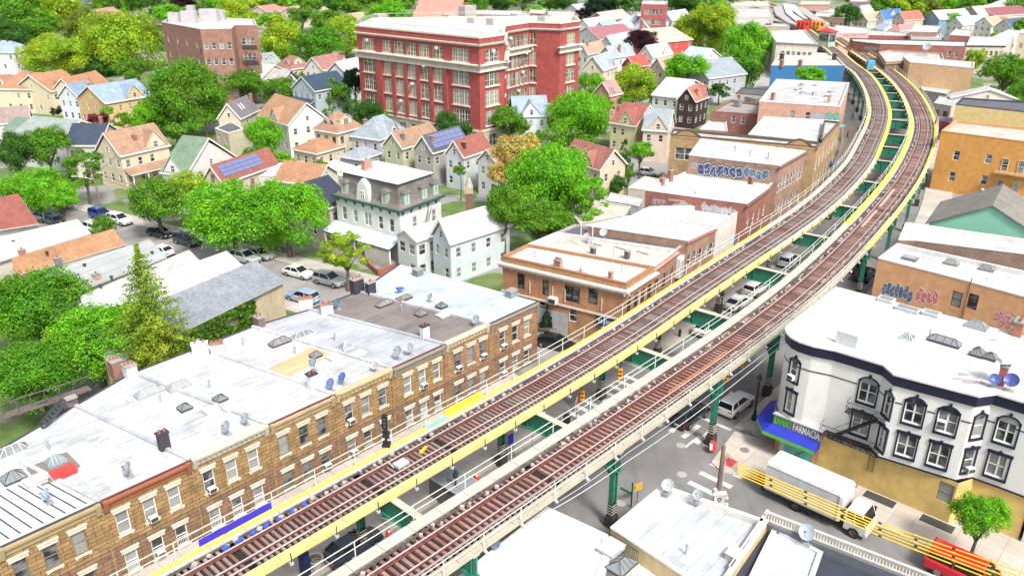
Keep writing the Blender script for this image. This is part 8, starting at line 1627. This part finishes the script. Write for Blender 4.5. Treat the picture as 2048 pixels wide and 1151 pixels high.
def cabf(b):
    b.hexa([(1.85,-1.0,.5),(3.35,-1.0,.45),(3.35,1.0,.45),(1.85,1.0,.5),(1.85,-1.02,1.35),(3.38,-1.0,1.3),(3.38,1.0,1.3),(1.85,1.02,1.35)])
    b.hexa([(1.85,-1.02,2.1),(3.0,-.98,2.1),(3.0,.98,2.1),(1.85,1.02,2.1),(1.95,-.85,2.32),(2.85,-.82,2.3),(2.85,.82,2.3),(1.95,.85,2.32)])
    for s in(-1,1): b.bar((1.9,s*1.0,1.35),(1.9,s*1.0,2.1),.14,.1); b.bar((3.33,s*.98,1.3),(2.98,s*.96,2.12),.08,.08); b.bar((2.5,s*1.0,1.3),(2.5,s*.99,2.1),.05,.05)
cb=tb('cab',cabf,M('car',(0.62,0.62,0.62))); tb('windows',lambda b:b.hexa([(1.95,-.97,1.33),(3.34,-.95,1.28),(3.34,.95,1.28),(1.95,.97,1.33),(1.95,-.95,2.12),(2.99,-.92,2.12),(2.99,.92,2.12),(1.95,.95,2.12)]),CGL,cb)
tb('bumper',lambda b:b.box(3.3,3.48,-1.0,1.0,.42,.72),M('paint',(0.55,0.55,0.55)),cb)
tb('chassis',lambda b:[b.box(-4.2,3.2,s*.45-.06,s*.45+.06,.6,.85) for s in(-1,1)]+[b.box(-4.45,-4.2,-1.0,1.0,.5,.62),b.box(-4.5,-4.4,-.9,-.8,.5,1.2),b.box(-4.5,-4.4,.8,.9,.5,1.2),b.box(-1.6,-.4,-1.05,-.6,.4,.8),b.box(1.4,1.85,-.8,.8,.7,1.6)],BLK)
for s in(-1,1):
    tb('headlight',lambda b:b.box(3.38,3.44,s*.75-.18,s*.75+.18,.78,.98),HL,cb); tb('wing_mirror',lambda b:b.box(3.1,3.25,s*1.08-.06,s*1.08+.1,1.45,1.95),BLK,cb)
    for x in(2.6,-1.7):
        w=tb('wheel',lambda b:b.lathe((x,s*.93,.42),[(.25,-.14),(.42,-.14),(.42,.14),(.25,.14)],18,0,Vector((0,1,0))),TYR); tb('rim',lambda b:b.lathe((x,s*.93,.42),[(.02,s*.1),(.24,s*.1),(.26,s*.14)] if s>0 else[(.26,-.14),(.24,-.1),(.02,-.1)],14,0,Vector((0,1,0))),M('rust',(0.35,0.3,0.25)),w)
# ---------------- poles, lamps, signals
def post(name,label,cat,base,top_z,r0,r1,m,extra=None,group=None):
    t=thing(name,label,cat,base,0,group); b=MB(); b.tube(base,Vector((base.x,base.y,top_z)),r0,r1,10); b.build('post',m,t)
    if extra: extra(t,base,top_z)
    return t
WOOD=M('timber',(0.20,0.15,0.115),.9)
def lampx(t,b0,z):
    b=MB(); b.lathe(b0,[(.28,0),(.28,.3),(.16,.5),(.13,1.0)],12); b.build('base',BLK,t); b=MB(); b.lathe(b0+Zu*z,[(.06,0),(.22,.1),(.24,.35),(.12,.55),(.03,.8)],12); b.build('lantern',M('metal',(0.05,0.05,0.055),.4),t)
q=P(1508,838,.13); post('street_lamp','black ornamental street lamp on the pavement near the pharmacy corner','street lamp',q,hgt(q,760),.09,.07,BLK,lampx,None)
q=P(1446,622,.13); post('street_lamp','black ornamental street lamp seen between the tracks beyond the junction','street lamp',P(1439,648,.13),3.6,.09,.07,BLK,lampx)
q=P(913,1013,.13); post('street_lamp','black lamp post on the pavement beside the grey roofed shelter','street lamp',q,hgt(q,955),.08,.07,BLK,lampx)
q=P(1383,350,.1); 
def parm(t,b0,z):
    for k,zz in enumerate((z-.6,z-1.5)): b=MB(); b.bar(Vector((b0.x,b0.y,zz))-sdir*1.1,Vector((b0.x,b0.y,zz))+sdir*1.1,.1,.12); b.build('crossarm',WOOD,t)
    b=MB(); b.tube(Vector((b0.x+.3,b0.y,z-2.6)),Vector((b0.x+.3,b0.y,z-1.8)),.22,.22,10); b.build('transformer',GRY,t)
post('utility_pole','dark utility pole in front of the tan arched gable wall','utility pole',q,hgt(q,262),.16,.11,WOOD,parm)
b0=P(205,418,.1); t=thing('utility_pole','leaning wooden utility pole with a lamp arm beside the blue and white hatchback','utility pole',b0,0); tp=on_plane(181,335,b0,Vector((0,-1,0))); b=MB(); b.tube(b0,tp,.17,.12,8); b.build('post',WOOD,t)
b=MB(); b.bar(b0.lerp(tp,.93)-sdir*1.3,b0.lerp(tp,.93)+sdir*1.3,.12,.14); b.build('crossarm',WOOD,t); b=MB(); a=b0.lerp(tp,.72); b.tube(a,a+Vector((-2.6,-.5,.7)),.05,.04,6); b.box(-.4,.3,-.15,.15,-.12,.06,0,Matrix.Translation(a+Vector((-2.9,-.5,.7)))); b.build('lamp_arm',LGR,t)
wires=[(b0.lerp(tp,.95),P(-60,330,9)),(b0.lerp(tp,.9),P(420,405,9)),(b0.lerp(tp,.8),P(560,450,8)),(b0.lerp(tp,.85),P(240,300,6.5))]
q=P(1162,672,.1); post('monopole','thick white pole with a bulb top in front of the orange corner building','pole',Vector((q.x,q.y,.1)),hgt(q,545),.28,.2,M('plain',(0.58,0.54,0.47)),lambda t,b_,z:(lambda b:(b.lathe(b_+Zu*z,[(.2,0),(.42,.2),(.45,.6),(.3,.8),(.05,.9)],14),b.build('antenna_cap',M('plain',(0.6,0.57,0.5)),t)))(MB()))
q2=P(1176,676,.1); post('utility_pole','wooden utility pole with white conduits just right of the thick white pole','utility pole',q2,hgt(q2,548),.16,.12,WOOD,lambda t,b_,z:(lambda b:(b.tube(b_+Vector((.28,-.1,0)),b_+Vector((.28,-.1,z-1.2)),.06),b.tube(b_+Vector((-.25,-.1,0)),b_+Vector((-.25,-.1,z*.6)),.05),b.build('conduit',WHT,t)))(MB()))
PB=P(1430,1036,.1); PZ=hgt(PB,890); t=thing('utility_pole','weathered wooden pole with a white camera box beside the side street crossing','utility pole',PB,0); b=MB(); b.tube(PB,PB+Zu*PZ,.2,.15,10); b.build('post',WOOD,t); b=MB(); b.tube(PB+Vector((.24,0,0)),PB+Vector((.24,0,PZ-1)),.05,.05,6); b.build('conduit',LGR,t)
zc_=hgt(PB,990); b=MB(); b.box(-.42,.42,-.55,-.18,-.5,.5,0,Matrix.Translation(PB+Zu*zc_)); b.box(-.55,.55,-.6,-.15,.42,.56,0,Matrix.Translation(PB+Zu*zc_)); cb_=b.build('camera_box',M('paint',(0.66,0.66,0.64)),t)
b=MB(); 
for x,z in((-.55,-.35),(.6,-.5),(-.4,.9),(.55,.1)): b.lathe(PB+Vector((x,-.45,zc_+z)),[(.02,-.16),(.14,-.1),(.17,0),(.14,.1),(.02,.16)],10)
b.build('camera',M('paint',(0.64,0.64,0.62)),cb_); b=MB(); s_=[(-.17,.2),(0,.26),(.17,.2),(.16,-.05),(0,-.26),(-.16,-.05)]; b.poly([PB+Vector((x,-.562,zc_+z)) for x,z in s_]); b.poly([PB+Vector((x*.6,-.566,zc_+z*.6)) for x,z in s_],1); b.build('shield_emblem',[M('plain',(0.16,0.07,0.06)),M('plain',(0.42,0.36,0.3))],cb_)
# yellow covered power lines from that pole across the lower right
YW=M('plain',(0.80,0.50,0.01),.5); cw=thing('power_lines','bundle of power lines in yellow insulating covers crossing the lower right corner','power line',PB+Zu*PZ,0)
ZL=PZ-.5
for k,(y0,y1,y2) in enumerate(((926,1045,1152),(931,1052,1163),(937,1058,1173),(942,1064,1182),(948,1071,1192))):
    b=MB(); c=MB(); A_=PB+Vector((.2,-.3+k*.16,ZL-k*.22)); pts=[A_,P(1476,y0+(0 if k<5 else 0),ZL-k*.1),P(1760,y1,ZL-.5-k*.1),P(2070,y2,ZL-.2-k*.1)]
    for i in range(3):
        p0,p1=pts[i],pts[i+1]; n_=4
        for j in range(n_):
            a=p0.lerp(p1,j/n_); c_=p0.lerp(p1,(j+1)/n_); 
            if i==0: b.tube(a,c_,.018,.018,5,1)
            else: b.tube(a,c_,.045,.045,6,0); b.tube(c_-(c_-a).normalized()*.1,c_+(c_-a).normalized()*.1,  .07,.07,6,1 if (j+k)%2 else 0)
    b.build('covered_line',[YW,BLK],cw)
def wire(pts,label,r_=.025,m=None,sag=.3,group='overhead wires'):
    b=MB()
    for a,c in zip(pts,pts[1:]):
        pr=a
        for j in range(1,9): t_=j/8; q=a.lerp(c,t_)-Zu*(4*sag*t_*(1-t_)); b.tube(pr,q,r_,r_,4); pr=q
    o=b.build('overhead_wire',m or BLK); o.location=(0,0,0); return tag(o,label,'wire',None)
for i,(a,c) in enumerate(wires): wire([a,c],['overhead wire running left from the leaning utility pole','overhead wire running right from the leaning utility pole, upper one','overhead wire running right from the leaning utility pole, lowest one','short service wire from the leaning pole to the cream house'][i],.03,None,.5)
wire([P(1105,1018,7.6),P(1250,925,8.2),P(1440,790,8.2),P(1620,640,8.4)],'pale cable strung beside the right track, lower one',.03,LGR,.15); wire([P(1120,1000,7.8),P(1255,905,8.5),P(1450,765,8.5),P(1610,640,8.7)],'pale cable strung beside the right track, upper one',.022,LGR,.15)
# signal post on the left deck
p=P(773,890,ZT); t=thing('track_signal','black signal post standing on the left track walkway in front of the brick row','railway signal',p,0); b=MB(); b.tube(p,p+Zu*2.4,.09,.09,8); b.box(-.3,.3,-.3,.3,0,.2,0,Matrix.Translation(p)); b.build('post',BLK,t); b=MB(); b.box(-.2,.2,-.2,.15,1.5,2.6,0,Matrix.Translation(p)); b.box(-.24,.24,-.1,.3,.7,1.1,0,Matrix.Translation(p)); hd=b.build('signal_head',BLK,t); b=MB(); [b.lathe(p+Vector((0,-.2,z)),[(.1,0),(.1,.05),(.02,.06)],10,0,Vector((0,-1,0))) for z in(1.75,2.05,2.35)]; b.build('lens',M('plain',(0.05,0.06,0.06)),hd)
def tlight(x,y,z,label,az=0.0):
    p=P(x,y,z); t=thing('traffic_light',label,'traffic light',p,az,'traffic lights at the junction'); T_=Matrix.Translation(p)@Matrix.Rotation(az,4,'Z'); b=MB(); b.box(-.2,.2,-.18,.18,-.6,.6,0,T_); [b.box(-.2,.2,-.34,-.18,zz+.14,zz+.17,0,T_) for zz in(-.4,0,.4)]; b.build('housing',M('plain',(0.65,0.30,0.02)),t); b=MB(); b.tube(p+Zu*.6,p+Zu*1.3,.04); b.build('hanger',DKG,t); b=MB(); [b.lathe(T_@Vector((0,-.18,zz)),[(.12,0),(.12,.03),(.02,.04)],10,0,(T_.to_3x3()@Vector((0,-1,0)))) for zz in(-.4,0,.4)]; b.build('lens',M('plain',(0.06,0.03,0.03)),t)
tlight(1240,748,4.8,'orange traffic light hanging between the tracks over the striped crossing'); tlight(1485,722,5.2,'orange traffic light under the right track edge beyond the green column',1.2); tlight(1452,750,4.8,'orange traffic light beside the top of the green column by the white hatchback',.6); tlight(1163,792,4.2,'orange pedestrian signal on the column left of the striped crossing',.4)
p=P(1262,1012,.13); t=thing('street_sign','black post with green street name plates beside the right column','street sign',p,0); z=hgt(p,968); b=MB(); b.tube(p,p+Zu*z,.06,.05,8); b.lathe(p+Zu*z,[(.05,0),(.09,.08),(.02,.2)],8); b.build('post',BLK,t)
for a_,zz in((AZ,z-.5),(AZ+math.pi/2,z-.9)): d=Vector((math.cos(a_),math.sin(a_),0)); b=MB(); b.bar(p+Zu*zz+d*.05,p+Zu*zz+d*1.1,.03,.24); b.build('name_plate',M('plain',(0.01,0.26,0.12)),t)
text_on(t,'FULTON ST' if False else 'STREET',p+Zu*(z-.5)+uA*.58+Vector((.02,-.02,0)),Vector((math.sin(AZ),-math.cos(AZ),0)),Zu,.8,.12,WHT) if False else None
p=P(1274,1004,.13); t=thing('warning_sign','orange construction sign behind the street sign post','sign',p,.5); b=MB(); b.box(-.4,.4,-.02,.02,1.2,1.9,0,wm(t)); b.build('panel',M('plain',(0.7,0.3,0.03)),t); b=MB(); b.tube(p,p+Zu*1.2,.03); b.build('post',DKG,t)
p=P(1019,915,.13); t=thing('information_totem','grey information totem with a blue screen under the left track','information sign',p,AZ); b=MB(); b.box(-.4,.4,-.12,.12,0,2.7,0,wm(t)); b.build('body',GRY,t); b=MB(); b.box(-.33,.33,-.14,-.12,1.5,2.5,0,wm(t)); b.build('screen',M('plain',(0.03,0.04,0.55),.2),t)
p=P(612,1150,.13); t=thing('information_totem','dark blue kiosk box on the pavement left of the round planter','kiosk',p,AZ); b=MB(); b.box(-.3,.3,-.25,.25,0,2.1,0,wm(t)); b.build('body',M('plain',(0.02,0.03,0.10)),t); b=MB(); b.box(-.24,.24,-.27,-.25,1.3,1.9,0,wm(t)); b.build('panel',M('plain',(0.03,0.06,0.25)),t)
p=P(1010,908,.13); t=thing('shelter','small green edged shelter canopy under the left track','shelter',P(1020,890,0),0); b=MB(); b.box(-1.8,1.8,-.06,.06,2.6,2.75,0,Matrix.Translation(P(1030,900,0))@Matrix.Rotation(-.5,4,'Z')); b.build('beam',M('plain',(0.25,0.45,0.36)),t); b=MB(); [b.tube(P(1030,900,0)+Vector((s*1.5,-s*.8,0)),P(1030,900,0)+Vector((s*1.5,-s*.8,2.6)),.05) for s in(-1,1)]; b.build('leg',GRY,t)
# pavement shelter roof (grey slab) and cones, planters, bins
p=P(908,956,2.2); t=thing('pavement_enclosure','flat grey roofed enclosure on the pavement under the left track','enclosure',Vector((p.x,p.y,0)),AZ); b=MB(); T_=wm(t); b.box(-1.1,1.1,-1.9,1.9,2.0,2.1,0,T_); b.build('roof',M('plain',(0.27,0.29,0.31)),t); b=MB(); b.box(-1.16,1.16,-1.96,-1.9,1.98,2.14,0,T_); b.box(-1.16,1.16,1.9,1.96,1.98,2.14,0,T_); b.box(-1.16,-1.1,-1.96,1.96,1.98,2.14,0,T_); b.box(1.1,1.16,-1.96,1.96,1.98,2.14,0,T_); b.build('roof_edge',LGR,t)
b=MB(); b.box(-1.05,1.05,-1.85,1.85,0,2.0,0,T_); b.build('panel',M('plain',(0.13,0.12,0.11)),t)
def cone(x,y,label,z=.13):
    p=P(x,y,z); t=thing('traffic_cone',label,'traffic cone',p,0,'traffic cones along the kerb'); b=MB(); b.box(-.2,.2,-.2,.2,0,.05,0,Matrix.Translation(p)); b.lathe(p,[(.17,.05),(.04,.75),(.01,.76)],12); b.build('body',M('plain',(0.75,0.05,0.02)),t); b=MB(); b.lathe(p,[(.128,.28),(.096,.46)],12); b.build('band',WHT,t)
for x,y,l in((756,1080,'orange cone at the kerb beside the parked black car'),(778,1068,'orange cone at the kerb right next to the white railing post'),(893,995,'orange cone at the kerb near the lamp post'),(953,956,'orange cone at the corner of the grey roofed enclosure'),(1020,905,'orange cone under the shelter canopy')): cone(x,y,l)
for i,(x,y) in enumerate(((1702,268),(1706,271),(1710,267),(1700,263),(1707,264))): cone(x,y,'one of a small group of orange cones on the square beside the curve',.13) if False else None
def planter(x,y,label,tr_):
    p=P(x,y,.13); t=thing('planter',label,'planter',p,0); b=MB(); b.lathe(p,[(.36,0),(.55,.75),(.62,.78),(.62,.86),(.5,.86),(.48,.7),(.01,.7)],18); b.build('pot',M('plain',(0.52,0.5,0.46)),t)
    b=MB(); vs=[];fs=[]; r=random.Random(4)
    if tr_: 
        for i in range(500): d=rv(r); leafq(vs,fs,p+Vector((d.x*.5,d.y*.5,.95+abs(d.z)*.25)),d,.06,r)
        for i in range(240): d=rv(r); leafq(vs,fs,p+Vector((d.x*.45-.2,d.y*.4,2.0+d.z*.75)),d,.05,r)
        b.tube(p+Zu*.7,p+Vector((-.15,0,2.4)),.03,.01,5); b.build('stem',BARK,t)
    else:
        for i in range(120): d=rv(r); leafq(vs,fs,p+Vector((d.x*.4,d.y*.4,.75)),Zu,.06,r)
    me=bpy.data.meshes.new('foliage'); me.from_pydata([tuple(wm(t).inverted()@v) for v in vs],[],fs); me.materials.append(M('leaf',LC['g'] if tr_ else (0.12,0.08,0.05))); o=bpy.data.objects.new('foliage',me); COL.objects.link(o); o.parent=t
planter(778,1045,'round planter with a thin green shrub on the pavement by the cones',True); planter(632,1133,'round stone planter with bare soil near the bottom edge',False)
p=P(1133,850,.13); t=thing('litter_bin','black litter bin at the corner beside the column','litter bin',p,AZ); b=MB(); b.lathe(p,[(.32,0),(.36,1.0),(.25,1.15),(.02,1.2)],12); b.build('body',BLK,t); 
p=P(1152,838,.13); t=thing('street_cabinet','red and white panel fixed beside the litter bin at the corner','sign',p,AZ+.5); b=MB(); b.box(-.5,.5,-.03,.03,1.2,2.3,0,wm(t)); b.build('panel',M('plain',(0.6,0.55,0.52)),t); b=MB(); b.box(-.45,.45,-.05,-.03,1.6,2.0,0,wm(t)); b.build('red_band',M('plain',(0.6,0.04,0.06)),t); b=MB(); b.tube(p,p+Zu*1.2,.04); b.build('post',BLK,t)
p=P(1330,662+0,.13); p=P(1359,672,.13); t=thing('bollard','short black hydrant on the pavement between the tracks','hydrant',p,0); b=MB(); b.lathe(p,[(.16,0),(.13,.6),(.18,.65),(.12,.85),(.02,.9)],10); b.tube(p+Vector((-.22,0,.5)),p+Vector((.22,0,.5)),.07); b.build('body',BLK,t)
p=P(1424,902,.13); t=thing('news_box','red and white bundle strapped to the column base at the pharmacy corner','street box',p,0); b=MB(); b.hexa([p+Vector(q) for q in((-.3,-.3,.2),(.3,-.3,.25),(.3,.3,.2),(-.3,.3,.2),(-.22,-.22,1.0),(.25,-.2,.9),(.2,.2,1.0),(-.2,.2,1.05))]); b.build('box',M('plain',(0.6,0.03,0.03)),t); b=MB(); b.box(-.32,-.1,-.34,-.1,.4,.95,0,Matrix.Translation(p)); b.build('bag',WHT,t)
# tree guard with a small conical shrub at the end of the row
p=P(1093,665,.13); t=thing('street_tree','small dark shrub inside a wooden tree guard by the grey painted wall','tree',p,0); me=cmesh('K',2); o=bpy.data.objects.new('crown',me); COL.objects.link(o); o.parent=t; o.location=(0,0,2.1); o.scale=(.85,.85,1.35); setmat(o,0,M('leaf',LC['n'])); b=MB(); b.tube(p,p+Zu*1.6,.06); b.build('trunk',BARK,t)
b=MB(); [b.bar(p+Vector((x,y,0)),p+Vector((x,y,1.0)),.08,.08) for x in(-1.1,1.1) for y in(-.8,.8)]; [b.bar(p+Vector((-1.1,y,.9)),p+Vector((1.1,y,.9)),.06,.1) for y in(-.8,.8)]; b.build('guard',WOOD,t)
p=P(745,535,.1); t=thing('front_garden','small front garden with a red brick edging wall below the mansard house','garden wall',p,0); b=MB(); q=[P(722,515,.5),P(758,545,.5),P(790,530,.5)]; [b.bar(Vector((a.x,a.y,.4)),Vector((c.x,c.y,.4)),.25,.8) for a,c in zip(q,q[1:])]; b.build('wall',BR((0.36,0.09,0.07),.25),t)
# ---------------- people
def person(x,y,label,top,legs,az=0,stride=.25,z=.13,skin=(0.35,0.2,0.13)):
    p=P(x,y,z); t=thing('person',label,'person',p,az)
    J=[(0,0,.95),(0,0,1.2),(0,0,1.42),(0,0,1.52),(0,.01,1.66), (-.1,0,.9),(-.11,-stride*.4,.5),(-.1,-stride,.09),(-.1,-stride-.14,.04), (.1,0,.9),(.11,stride*.6,.5),(.1,stride,.1),(.1,stride-.14,.04),(-.19,0,1.4),(-.25,stride*.3,1.13),(-.24,stride*.5-.06,.88),(.19,0,1.4),(.25,-stride*.3,1.13),(.24,-stride*.5-.1,.9)]
    E_=[(0,1),(1,2),(2,3),(3,4),(0,5),(5,6),(6,7),(7,8),(0,9),(9,10),(10,11),(11,12),(2,13),(13,14),(14,15),(2,16),(16,17),(17,18)]
    Rr=[.15,.14,.15,.06,.1,.095,.07,.05,.045,.095,.07,.05,.045,.07,.05,.035,.07,.05,.035]
    me=bpy.data.meshes.new('body'); me.from_pydata(J,E_,[]); 
    o=bpy.data.objects.new('body',me); COL.objects.link(o); o.parent=t; m=o.modifiers.new('skin','SKIN'); 
    for i,sv in enumerate(me.skin_vertices[0].data): sv.radius=(Rr[i]*1.05,Rr[i]*.85); sv.use_root=(i==0)
    o.modifiers.new('sub','SUBSURF').levels=1; o.modifiers['sub'].render_levels=2
    dg=bpy.context.evaluated_depsgraph_get(); me2=bpy.data.meshes.new_from_object(o.evaluated_get(dg)); o.modifiers.clear(); o.data=me2
    me2.materials.clear(); [me2.materials.append(q) for q in(M('plain',top),M('plain',legs),M('plain',skin,.6))]
    for f in me2.polygons:
        c=f.center; f.use_smooth=True; f.material_index=2 if c.z>1.5 or (abs(c.x)>.2 and c.z<.97) else (1 if c.z<.95 else 0)
    b=MB(); T_=wm(t); b.lathe(T_@Vector((0,.02,1.66)),[(.115,0),(.12,.06),(.08,.13),(.01,.15)],10); b.build('hair',M('plain',(0.02,0.015,0.012)),t); return t
person(1562,815,'person in black walking past the curved corner of the white building',(0.02,0.02,0.022),(0.015,0.015,0.018),.5)
person(1881,330,'person in black walking beside the orange flats',(0.02,0.02,0.025),(0.02,0.02,0.02),2.2)
person(1694,276,'person in black standing on the pavement by the left curve, left one',(0.03,0.03,0.03),(0.02,0.02,0.02),1)
person(1714,270,'person in dark clothes near the left curve railing, right one',(0.05,0.04,0.1),(0.03,0.03,0.04),2)
person(1704,240,'person standing farther up the pavement inside the curve',(0.12,0.12,0.12),(0.03,0.03,0.03),2)
person(1870,250,'track worker in a red top on the outer walkway of the right track',(0.4,0.02,0.02),(0.02,0.02,0.02),1,.15,ZT)
person(1889,285,'person in a blue coat on the pavement outside the small shop',(0.08,0.08,0.3),(0.03,0.03,0.05),1)
# market umbrella / sails by the shops inside the curve
p=P(1650,320,3.0); t=thing('shop_banner','blue shop banner projecting over the pavement inside the curve','banner',p,AZ); b=MB(); b.box(-.1,1.8,-1.2,1.0,-.6,.0,0,wm(t)@Matrix.Rotation(R(35),4,'Y')); b.build('panel',M('plain',(0.03,0.12,0.45)),t)
t=thing('market_stall','turquoise stall canopy on the pavement inside the curve','stall',P(1674,272,.13),AZ); b=MB(); b.box(-1.4,1.4,-1.2,1.2,2.3,2.4,0,wm(t)); b.build('canopy',M('plain',(0.15,0.42,0.42)),t); b=MB(); [b.tube(wm(t)@Vector((x,y,0)),wm(t)@Vector((x,y,2.3)),.05) for x in(-1.3,1.3) for y in(-1.1,1.1)]; b.build('leg',GRY,t)
